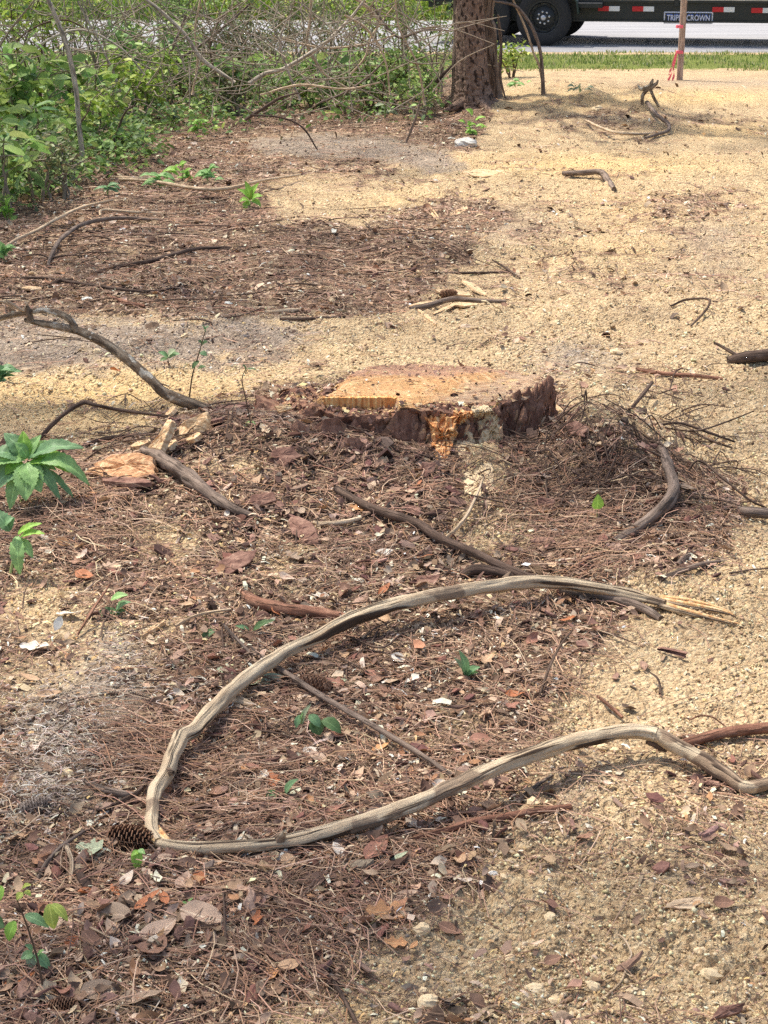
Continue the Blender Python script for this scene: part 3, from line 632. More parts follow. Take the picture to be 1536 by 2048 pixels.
m_rotten = wood_mat('rotten_orange_wood', [(.28, srgb(150, 92, 58)), (.40, srgb(216, 146, 92)), (.54, srgb(246, 194, 134)), (.72, srgb(252, 230, 190))], 90, 70, 18, .01)
m_palewood = wood_mat('split_pale_wood', [(.3, srgb(168, 130, 92)), (.5, srgb(208, 176, 136)), (.72, srgb(232, 210, 176))], 30, 110, 90)
m_slabwood = wood_mat('resin_slab_wood', [(.3, srgb(140, 96, 68)), (.46, srgb(188, 142, 104)), (.62, srgb(216, 176, 136)), (.76, srgb(238, 210, 172))], 50, 110, 80)

stump = empty('tree_stump', (STX, STY, float(H(STX, STY)) - .02), 'broad fresh cut pine stump with orange rotten wood and dark bark', 'tree stump')
SX, SY, SZ = wloc(stump)
nth, nr, nw = 420, 84, 34
th = np.linspace(0, 2 * np.pi, nth, endpoint=False)
fr = fbm(np.cos(th) * 2.2 + 5, np.sin(th) * 2.2, 300, 4); fr2 = fbm(np.cos(th) * 9, np.sin(th) * 9 + 3, 301, 3)
a_, b_ = .365, .295
Rth = (a_ * b_ / np.sqrt((b_ * np.cos(th)) ** 2 + (a_ * np.sin(th)) ** 2)) * (1 + .10 * fr + .05 * fr2) + .17 * np.exp(-((th - 3.25) / .30) ** 2) + .05 * np.exp(-((th - 3.9) / .25) ** 2)
def stump_top(x, y):          # metres from the stump's centre -> height above ground zero, which surface
    z = .207 + .010 * fbm(x * 5, y * 5, 310, 3) + .004 * fbm(x * 26, y * 26, 311, 3) - .02 * sstep(.05, .3, y)
    tag_ = np.zeros_like(x)
    edge = -.185 + .012 * fbm(x * 14, x * 0, 312, 3)
    notch = sstep(.006, -.006, y - edge) * sstep(.004, -.012, x - (-.095 + .02 * fbm(y * 20, y * 0, 313, 2)))
    left = sstep(-.29, -.36, x + .05 * fbm(x * 9, y * 9, 314, 3) - .3 * (y + .1))
    z = z - notch * (.034 + .012 * fbm(x * 18, y * 18, 315, 3)) - left * (.05 + .04 * fbm(x * 12, y * 12, 316, 3))
    rf = sstep(-.16, -.24, y) * sstep(-.09, .01, x)
    z = z - rf * (.012 + .02 * fbm(x * 16, y * 16, 317, 3))
    tag_ = np.where((notch > .3) | (left > .35) | (rf > .6), 1, 0)
    return z, tag_
s = np.linspace(0, 1, nr) ** .85
Xt = (s[:, None] * Rth[None] * np.cos(th)[None]); Yt = (s[:, None] * Rth[None] * np.sin(th)[None]); Zt, Tt = stump_top(Xt, Yt)
rim = Zt[-1] - .012 * np.abs(fr2); Zt[-1] = rim
k = np.linspace(0, 1, nw + 1)[1:]
zb = -.06
Zw = rim[None] + (zb - rim[None]) * k[:, None]
rid = np.abs(perlin(np.cos(th)[None] * 9 + k[:, None] * .7, np.sin(th)[None] * 9, 320)); rid2 = np.abs(perlin(th[None] * 14, k[:, None] * 3 + th[None], 321))
flare = .16 * k[:, None] ** 1.8 + .10 * k[:, None] ** 1.5 * np.maximum(0, np.cos(th * 3 + .9))[None]
amp = np.where(np.cos(th) > .45, 1.9, .8)[None]
Rw = Rth[None] * (1 + flare) + amp * (.024 * (rid - .3) * np.minimum(1, k[:, None] * 5) + .022 * (rid2 - .25)) + .012 * fbm(th[None] * 5, k[:, None] * 4, 322, 3)
undercut = (.02 * np.exp(-((k[:, None] - .12) / .06) ** 2)) * (np.sin(th)[None] < -.5); Rw = Rw - undercut
Xw = Rw * np.cos(th)[None]; Yw = Rw * np.sin(th)[None]
V = np.stack([np.vstack([Xt, Xw]).ravel() + SX, np.vstack([Yt, Yw]).ravel() + SY, np.vstack([Zt, Zw]).ravel()], -1)
i = np.arange((nr + nw) * nth).reshape(nr + nw, nth); nx = np.roll(i, -1, 1)
Q = np.stack([i[:-1], i[1:], nx[1:], nx[:-1]], -1).reshape(-1, 4)
fm = np.zeros((nr + nw - 1, nth), int); fm[:nr - 1] = Tt[:-1]; fm[nr - 1:] = 2
fm = fm.ravel()
obj('cut_top', V, Q[fm == 0], m_cut, stump, smooth=True); obj('weathered_ledge', V, Q[fm == 1], m_ledge, stump, smooth=True); obj('bark_wall', V, Q[fm == 2], m_bark_stump, stump, smooth=True)
# fresh hinge wood: a row of torn upright fibres left by the saw
r_ = np.random.default_rng(5); nx_h, nz_h = 130, 9; uh = np.linspace(-.315, -.098, nx_h); zh = np.linspace(.150, .2085, nz_h); UH, ZH = np.meshgrid(uh, zh, indexing='ij')
top_h = ZH + (ZH - .15) / .0585 * (.003 * perlin(UH * 90, UH * 0, 71) + .006 * np.maximum(0, perlin(UH * 160, UH * 0 + 4, 72) - .3)); fy = SY - .190 + .005 * perlin(UH * 55, ZH * 8, 73) + .003 * perlin(UH * 210, ZH * 14, 74) - .004 * (ZH < .165) * perlin(UH * 70, ZH * 0, 75)
Vf = np.stack([SX + UH, fy, top_h], -1).reshape(-1, 3); Vb = Vf + np.array([0, .014, .001]); i0 = np.arange(nx_h * nz_h).reshape(nx_h, nz_h); F = np.stack([i0[:-1, :-1], i0[1:, :-1], i0[1:, 1:], i0[:-1, 1:]], -1).reshape(-1, 4); nq = nx_h * nz_h; Ft = np.stack([i0[:-1, -1], i0[1:, -1], i0[1:, -1] + nq, i0[:-1, -1] + nq], -1)
obj('hinge_wood', np.vstack([Vf, Vb]), np.vstack([F, Ft, F[:, ::-1] + nq]), m_hinge, stump, smooth=False)
V, F = box(SX - .2, SY - .197, .172, .2, .012, .006); V = V + .002 * r_.normal(size=V.shape)
obj('saw_kerf', V, F, m_bark_stump, stump, smooth=False)
# rotten orange core exposed at the front right
def lump(px0, py0, px1, py1, n, dep, seed, ragged=.3):
    """patch of rough wood or earth on the wall, from photo corners placed at the wall's own distance"""
    u = np.linspace(0, 1, n); U, W_ = np.meshgrid(u, u, indexing='ij')
    px = px0 + (px1 - px0) * U; py = py0 + (py1 - py0) * W_
    return px, py
def wall_at(px, py):
    d = ray(px, py); Y = np.linspace(4.2, 5.2, 300); t = Y / d[1]; x = d[0] * t - SX; y = Y - SY; z = CAMZ + d[2] * t
    j = ((np.arctan2(y, x) % (2 * np.pi)) / (2 * np.pi) * nth).astype(int) % nth; kk = (rim[j] - z) / (rim[j] - zb)
    rr = np.where(kk < 0, Rth[j], Rw[np.clip((kk * nw).astype(int), 0, nw - 1), j]); hit = (np.hypot(x, y) <= rr) & (z <= rim[j] + .01); und = z < H(x + SX, Y)
    a = int(np.argmax(hit)) if hit.any() else 999; c = int(np.argmax(und)) if und.any() else 998
    return np.array([d[0] * t[a], Y[a], z[a]]) if a <= c and a < 300 else at(px, py)
def patch(name, poly, thick, material, seed, n=26, rough=.5, parent=stump, **kw):
    poly = np.array(poly, float); cx, cy = poly.mean(0); th_ = np.linspace(0, 2 * np.pi, n * 2, endpoint=False)
    t = np.linspace(0, len(poly), n * 2, endpoint=False); i0 = t.astype(int); f = (t - i0)[:, None]; ring = poly[i0] * (1 - f) + poly[(i0 + 1) % len(poly)] * f
    rr_ = np.random.default_rng(seed); V = []; rows = [1.0, .96, .84, .7, .56, .42, .28, .15, .04]
    for q, s_ in enumerate(rows):
        for p in ring:
            w = wall_at(cx + (p[0] - cx) * s_ + rr_.normal(0, 1.5), cy + (p[1] - cy) * s_ + rr_.normal(0, 1.5)); h = thick * (0 if q == 0 else (1 - s_ ** 3) ** .5 + rough * rr_.normal(0, .5))
            V.append(w + np.array([.1, -1, .35]) * h + (np.array([0, .02, 0]) if q == 0 else 0))
    m = n * 2; i = np.arange(len(V)).reshape(len(rows), m); nx = np.roll(i, -1, 1)
    Q = np.stack([i[:-1], i[1:], nx[1:], nx[:-1]], -1).reshape(-1, 4)
    return obj(name, np.array(V), Q, material, parent, smooth=False, **kw)
patch('rotten_wood', [(846, 832), (880, 826), (920, 834), (912, 868), (903, 900), (892, 928), (872, 930), (858, 896), (862, 862)], .03, m_rotten, 11)
patch('rotten_wood', [(905, 822), (950, 824), (930, 845), (910, 850)], .014, m_rotten, 12, n=14)
# plates of bark still clinging to the wall
def bark_plate(px, py, L, Wd, lean, seed, parent, mat_=None, out=.012, nm='bark_plate'):
    V, F = flake_shape(seed, 12, .12, Wd / L); V = V * L * 1.1
    M = np.array(Vector((0, 0, 1)).rotation_difference(Vector((lean * .5, -1, .12))).to_matrix()); Rz = np.array([[0, -1, 0], [1, 0, 0], [0, 0, 1.]])
    V = V @ Rz.T @ M.T + wall_at(px, py) + np.array([0, -out * .2, 0]); return obj(nm, V, F, mat_ or m_bark_stump, parent, smooth=False)
for q, (px, py, L, Wd, ln) in enumerate([(660, 868, .09, .10, -.1), (735, 862, .10, .11, .05), (806, 858, .10, .09, .1), (600, 868, .06, .06, -.2),
    (1010, 835, .11, .03, .3), (1030, 828, .12, .028, .35), (1048, 820, .13, .026, .4), (1064, 812, .12, .026, .5), (1078, 805, .12, .024, .6), (1088, 792, .11, .024, .8), (1040, 850, .10, .03, .35), (1070, 845, .10, .03, .5), (1020, 862, .09, .03, .2), (700, 900, .07, .08, 0)]):
    bark_plate(px, py, L, Wd, ln, 400 + q, stump)

n = 620; tq = np.where(rng.random(n) < .4, rng.uniform(-.9, .5, n), rng.uniform(3.1, 6.2, n)) % (2 * np.pi); kq = rng.uniform(.03, .85, n); jq = (tq / (2 * np.pi) * nth).astype(int) % nth
rq_ = Rw[np.clip((kq * nw).astype(int), 0, nw - 1), jq] + rng.uniform(-.002, .012, n); pq = np.stack([SX + rq_ * np.cos(tq), SY + rq_ * np.sin(tq), rim[jq] + (zb - rim[jq]) * kq], -1); parts = []
for v in range(4):
    TV, TF = flake_shape(260 + v, 7, .12, (.35, .5, .28, .65)[v]); q = np.arange(n) % 4 == v; nn = q.sum()
    V0 = TV[:, [1, 2, 0]]          # long side upright, face outward along local Y
    yawq = tq[q] - np.pi / 2; V, F, c = instance(V0, TF, pq[q], rot_zxy(yawq, rng.normal(-.15, .25, nn), rng.normal(0, .3, nn)), rng.uniform(.018, .05, nn), palette(nn, [(128, 96, 80), (156, 120, 100), (102, 76, 64), (182, 148, 122), (208, 176, 144)], [5, 5, 4, 2.5, 1.5])); parts.append((V, F, c))
V, F, c = pile(parts); bs = obj('bark_scale', V, F, m_flake, stump, col=c, smooth=False); bs['kind'] = 'stuff'

# ================================================================== BRANCHES, STICKS AND ROOTS
m_bleach = bark_mat('bleached_bark', [(.28, srgb(114, 97, 80)), (.40, srgb(178, 157, 129)), (.55, srgb(201, 182, 153)), (.76, srgb(222, 205, 178))], 5, 66, .95, srgb(66, 52, 43), .007, patch=(10, .57, srgb(132, 113, 95)))
m_greybark = bark_mat('grey_bark', [(.3, srgb(84, 72, 64)), (.5, srgb(124, 108, 96)), (.7, srgb(160, 144, 130))], 14, 110, .6, bump_d=.004)
m_darkbark = bark_mat('dark_bark', [(.3, srgb(62, 50, 43)), (.5, srgb(94, 77, 66)), (.72, srgb(132, 112, 98))], 14, 110, .5, bump_d=.004)
m_redbark = bark_mat('rusty_bark', [(.3, srgb(84, 58, 47)), (.46, srgb(130, 92, 74)), (.6, srgb(160, 120, 98)), (.76, srgb(206, 174, 148))], 16, 90, .5, bump_d=.004)
m_lichen = bark_mat('lichen_bark', [(.3, srgb(86, 72, 58)), (.48, srgb(128, 110, 90)), (.6, srgb(170, 156, 134)), (.72, srgb(214, 206, 188))], 22, 60, .6, bump_d=.005, patch=(22, .58, srgb(206, 198, 180)))
m_palestick = bark_mat('pale_stick', [(.3, srgb(158, 132, 104)), (.5, srgb(198, 174, 144)), (.72, srgb(226, 208, 182))], 12, 110, .4, bump_d=.003)
m_pale_limb = bark_mat('pale_limb', [(.3, srgb(140, 128, 112)), (.5, srgb(184, 172, 154)), (.72, srgb(222, 212, 196))], 14, 60, .5)
m_barkedlimb = bark_mat('barked_limb', [(.3, srgb(92, 76, 64)), (.46, srgb(134, 114, 95)), (.62, srgb(166, 146, 122)), (.78, srgb(206, 190, 162))], 8, 50, .85, srgb(58, 45, 38), .006, patch=(14, .56, srgb(196, 178, 150)))
m_break = wood_mat('broken_fibre_wood', [(.3, srgb(190, 136, 86)), (.5, srgb(226, 184, 132)), (.72, srgb(246, 220, 176))], 60, 60, 60)
def limb_path(pts, width, lift=0.0, n=None, seed=1, jit=.0):
    W3 = []; rad = []
    for q, p in enumerate(pts):
        lf = p[2] if len(p) > 2 else lift
        w = width[q] if isinstance(width, (list, tuple)) else width
        g = at(p[0], p[1], 0); r0 = w * mpp(g) / 2; g = at(p[0], p[1], lf + r0 * .75); W3.append(g); rad.append(w * mpp(g) / 2)
    n = n or max(10, len(pts) * 6)
    P, rr = spline(W3, n, rad)
    if jit: P = jitter_path(P, jit, seed)
    return P, rr
def stick(name, label, cat, pts, width, material, lift=0., seed=1, seg=9, rough=.07, jit=.002, group=None, n=None, parent=None):
    P, rr = limb_path(pts, width, lift, n, seed, jit)
    V, F, uv = tube(P, rr, seg, rough, seed)
    o = obj(name, V, F, material, parent, origin=P[0] if parent is None else None, uv=uv)
    if parent is None: tag(o, label, cat, group)
    return o
# the two bleached limbs that meet at a break
A_PTS = [(1330, 1207, .012), (1250, 1186, .02), (1180, 1174, .03), (1080, 1163, .04), (960, 1176, .05), (850, 1196, .05), (750, 1222, .045), (680, 1250, .04), (600, 1288, .035), (520, 1336, .03), (460, 1384, .03), (415, 1432, .03), (385, 1462, .034), (360, 1478, .036), (350, 1502, .034), (336, 1540, .03), (312, 1585, .022), (303, 1630, .015), (304, 1662, .01), (318, 1684, .008)]
A_W = [17.4, 22.6, 24.4, 25.2, 27.0, 28.7, 30.4, 29.6, 28.7, 27.8, 28.7, 29.6, 31.3, 29.6, 28.7, 29.6, 26.1, 24.4, 26.1, 22.6]
la = empty('bleached_branch', at(560, 1340), 'long bleached bare limb arching from the broken tip at right down to the sharp fold', 'branch', 'bleached bare limbs')
P, rr = limb_path(A_PTS, A_W, 0, 260, 3, .008); V, F, uv = tube(P, rr, 26, .16, 3); obj('limb', V, F, m_bleach, la, uv=uv)
for q, (a, c_, dx, dy) in enumerate([(1010, 1160, 12, -16), (705, 1232, -14, -14), (470, 1372, -16, -10), (330, 1540, 18, 6)]):
    p0 = at(a, c_, .04); p1 = at(a + dx, c_ + dy, .055); P, rr = spline([p0, (p0 + p1) / 2, p1], 8, [.010, .0065, .004]); V, F, uv = tube(P, rr, 9, .15, q); obj('twig_stub', V, F, m_barkedlimb, la, uv=uv)
for q in range(5):          # splintered tip: long torn fibres
    off = (q - 2) * 7
    P, rr = limb_path([(1318, 1203 + off * .5, .012), (1375, 1214 + off, .008), (1430 + 12 * (q % 3), 1228 + off * 1.1, .004), (1468 + 9 * q, 1243 + off * 1.2, .001)], [12, 9, 6, 2], 0, 22, q, .002); V, F, uv = tube(P, rr, 6, .1, q); obj('splinter', V, F, m_break if q in (0, 1, 3) else m_bleach, la, uv=uv)
B_PTS = [(306, 1672, .006), (330, 1690, .008), (420, 1697, .008), (520, 1691, .01), (620, 1674, .014), (700, 1650, .02), (780, 1625, .03), (880, 1584, .04), (960, 1552, .05), (1040, 1517, .055), (1120, 1489, .055), (1200, 1471, .05), (1260, 1464, .045), (1310, 1470, .04), (1350, 1490, .03), (1400, 1517, .02), (1450, 1548, .01), (1488, 1572, .004), (1540, 1566, .004), (1600, 1540, .01)]
B_W = [13.9, 20.9, 24.4, 27.0, 28.7, 31.3, 31.3, 31.3, 31.3, 32.2, 31.3, 29.6, 27.8, 27.8, 29.6, 29.6, 28.7, 27.0, 23.5, 19.1]
lb = empty('bleached_branch', at(700, 1650), 'long bleached limb running from the sharp fold across the sand to the right edge', 'branch', 'bleached bare limbs')
P, rr = limb_path(B_PTS, B_W, 0, 300, 4, .008); V, F, uv = tube(P[:206], rr[:206], 26, .16, 9); obj('limb', V, F, m_bleach, lb, uv=uv); V, F, uv = tube(P[203:], rr[203:] * 1.03, 26, .13, 9); obj('limb', V, F, m_barkedlimb, lb, uv=uv)['label'] = 'darker barked end of the bleached limb'
for q, (a, c_, dx, dy) in enumerate([(560, 1678, 10, -16), (765, 1628, 6, 26), (985, 1538, -10, -18), (1150, 1478, 16, -12)]):
    p0 = at(a, c_, .03); p1 = at(a + dx, c_ + dy, .02 if dy > 0 else .055); P, rr = spline([p0, (p0 + p1) / 2, p1], 8, [.010, .006, .0035]); V, F, uv = tube(P, rr, 9, .15, 20 + q); obj('twig_stub', V, F, m_barkedlimb, lb, uv=uv)
P, rr = limb_path([(1296, 1478, .03), (1318, 1492, .02), (1332, 1502, .012)], [20, 16, 8], 0, 12, 4); V, F, uv = tube(P, rr, 9, .1, 2); obj('knob', V, F, m_darkbark, lb, uv=uv)
for q in range(7):
    P, rr = limb_path([(292 + q * 4, 1652 + (q % 3) * 3, .016), (300 + q * 5, 1672 + (q % 2) * 4, .018), (310 + q * 6, 1688, .012)], [8, 9, 4], 0, 9, q); V, F, uv = tube(P, rr, 5, .1, q); obj('splinter', V, F, m_break, la, uv=uv)
SC = 'sticks lying on the litter'
stick('fallen_stick', 'dark grey stick running from the stump foot down to the bleached limb', 'stick', [(672, 978), (740, 1015, .01), (830, 1045, .012), (880, 1076, .016), (950, 1106, .018), (1000, 1130, .016), (1060, 1155, .01), (1120, 1172, .004)], [15, 17, 19, 19, 18, 17, 17, 15], m_darkbark, .004, 21)
stick('fallen_stick', 'dark grey stick end poking out below the right part of the upper bleached limb', 'stick', [(1120, 1178, .006), (1180, 1188, .006), (1250, 1204, .006), (1290, 1218, .004), (1322, 1238, .002)], [20, 22, 20, 18, 14], m_greybark, .002, 22)
stick('fallen_stick', 'thin straight stick slanting between the two bleached limbs', 'stick', [(488, 1288, .0), (555, 1335, .012), (640, 1390, .02), (700, 1425, .022), (760, 1460, .02), (850, 1515, .014), (905, 1552, .004)], [9, 11, 12, 12, 12, 11, 10], m_greybark, .004, 23)
stick('fallen_stick', 'rust red stick with flaking bark lying on the litter edge below the lower limb', 'stick', [(826, 1676), (890, 1660, .004), (950, 1642, .006), (1050, 1626, .006), (1142, 1613, .004)], [10, 13, 15, 15, 12], m_redbark, .001, 24, rough=.12)
stick('fallen_stick', 'reddish brown stick meeting the lower limb at the right edge', 'stick', [(1345, 1494), (1390, 1481, .006), (1450, 1466, .008), (1536, 1455, .01), (1610, 1440, .01)], [16, 20, 23, 23, 22], m_redbark, .002, 25, rough=.09)
stick('fallen_stick', 'short dark crooked branch emerging above the crest of the upper limb', 'stick', [(922, 1152, -.004), (950, 1140, .006), (985, 1143, .008), (1020, 1150, .006), (1070, 1154, .002)], [16, 22, 20, 16, 14], m_darkbark, .0, 26, rough=.12)
stick('surface_root', 'reddish buried root surfacing above the upper bleached limb', 'root', [(478, 1180, -.012), (510, 1203, .004), (560, 1216, .01), (630, 1226, .008), (720, 1238, .0)], [12, 24, 24, 22, 16], m_redbark, -.008, 27, rough=.22, seg=14, n=50)
stick('surface_root', 'grey bent root curving down the right flank of the stump mound', 'root', [(1316, 886, .004), (1326, 905, .012), (1338, 940, .018), (1348, 972, .02), (1338, 1000, .02), (1310, 1028, .016), (1275, 1055, .01), (1228, 1084, .0)], [12, 20, 21, 24, 25, 24, 22, 16], m_greybark, .004, 28, rough=.16, seg=14, n=70)
stick('surface_root', 'thick weathered grey root tapering down the left flank of the stump mound', 'root', [(284, 898, .015), (320, 915, .018), (370, 950, .014), (420, 988, .01), (470, 1020, .004), (520, 1036, -.004)], [12, 25, 27, 24, 18, 8], m_greybark, .0, 29, rough=.3, seg=16, n=60)
stick('fallen_stick', 'thin pale forked twig leaning on the spilt sawdust below the stump', 'twig', [(888, 1078, .01), (918, 1052, .02), (942, 1015, .03), (968, 955, .035)], [7, 8, 7, 4], m_palestick, .0, 30, seg=6)
stick('fallen_stick', 'short pale curved twig below the purple bark slab', 'twig', [(622, 1044), (650, 1048, .006), (690, 1044, .006), (722, 1036, .002)], [7, 11, 11, 8], m_palestick, .002, 31, seg=7)
# arched lichen branch at left
br = empty('arched_branch', at(405, 822), 'lichen spotted branch arching up from the mound at the left of the stump', 'branch')
def air(name, pts, width, Y, material, parent, seed=1, seg=9, rough=.08, n=None):
    W3 = []; rad = []
    for q, p in enumerate(pts):
        y = Y if np.isscalar(Y) else Y[q]; w3 = atY(p[0], p[1], y); w = width[q] if isinstance(width, (list, tuple)) else width
        W3.append(w3); rad.append(w * mpp(w3) / 2)
    P, rr = spline(W3, n or max(8, len(pts) * 6), rad); V, F, uv = tube(P, rr, seg, rough, seed)
    return obj(name, V, F, material, parent, origin=None if parent is not None else W3[0], uv=uv)
gY = at(405, 822)[1]
air('limb', [(430, 826), (400, 814), (360, 800), (325, 782), (300, 758), (250, 715), (215, 690), (180, 672), (150, 660), (110, 652), (50, 640)], [20, 22, 24, 22, 22, 21, 20, 19, 17, 16, 9], [gY, gY, gY, gY + .01, gY + .03, gY + .08, gY + .12, gY + .15, gY + .18, gY + .2, gY + .24], m_lichen, br, 41, 12, .1)
air('side_limb', [(155, 664), (140, 640), (120, 628), (85, 621), (45, 626), (0, 637), (-60, 660)], [14, 14, 13, 12, 11, 11, 8], [gY + .17, gY + .18, gY + .2, gY + .22, gY + .24, gY + .27, gY + .3], m_lichen, br, 42)
air('stub', [(62, 644), (58, 628), (54, 612)], [15, 13, 8], gY + .22, m_lichen, br, 43)
air('twig', [(56, 622), (40, 618), (20, 606), (12, 600)], [8, 8, 7, 4], gY + .23, m_palestick, br, 44, 6); air('twig', [(48, 622), (52, 612), (60, 600)], [7, 6, 3], gY + .22, m_palestick, br, 45, 6); air('twig', [(28, 616), (8, 604), (-20, 606)], [6, 6, 4], gY + .25, m_palestick, br, 46, 6)
for q in range(9):
    air('root_fibre', [(395 + q * 3, 815), (370 + q * 9, 826 + (q % 3) * 4), (345 + q * 14, 838 + (q % 4) * 5)], [7, 5, 2], gY - .01 * (q % 3), m_redbark, br, 50 + q, 5)
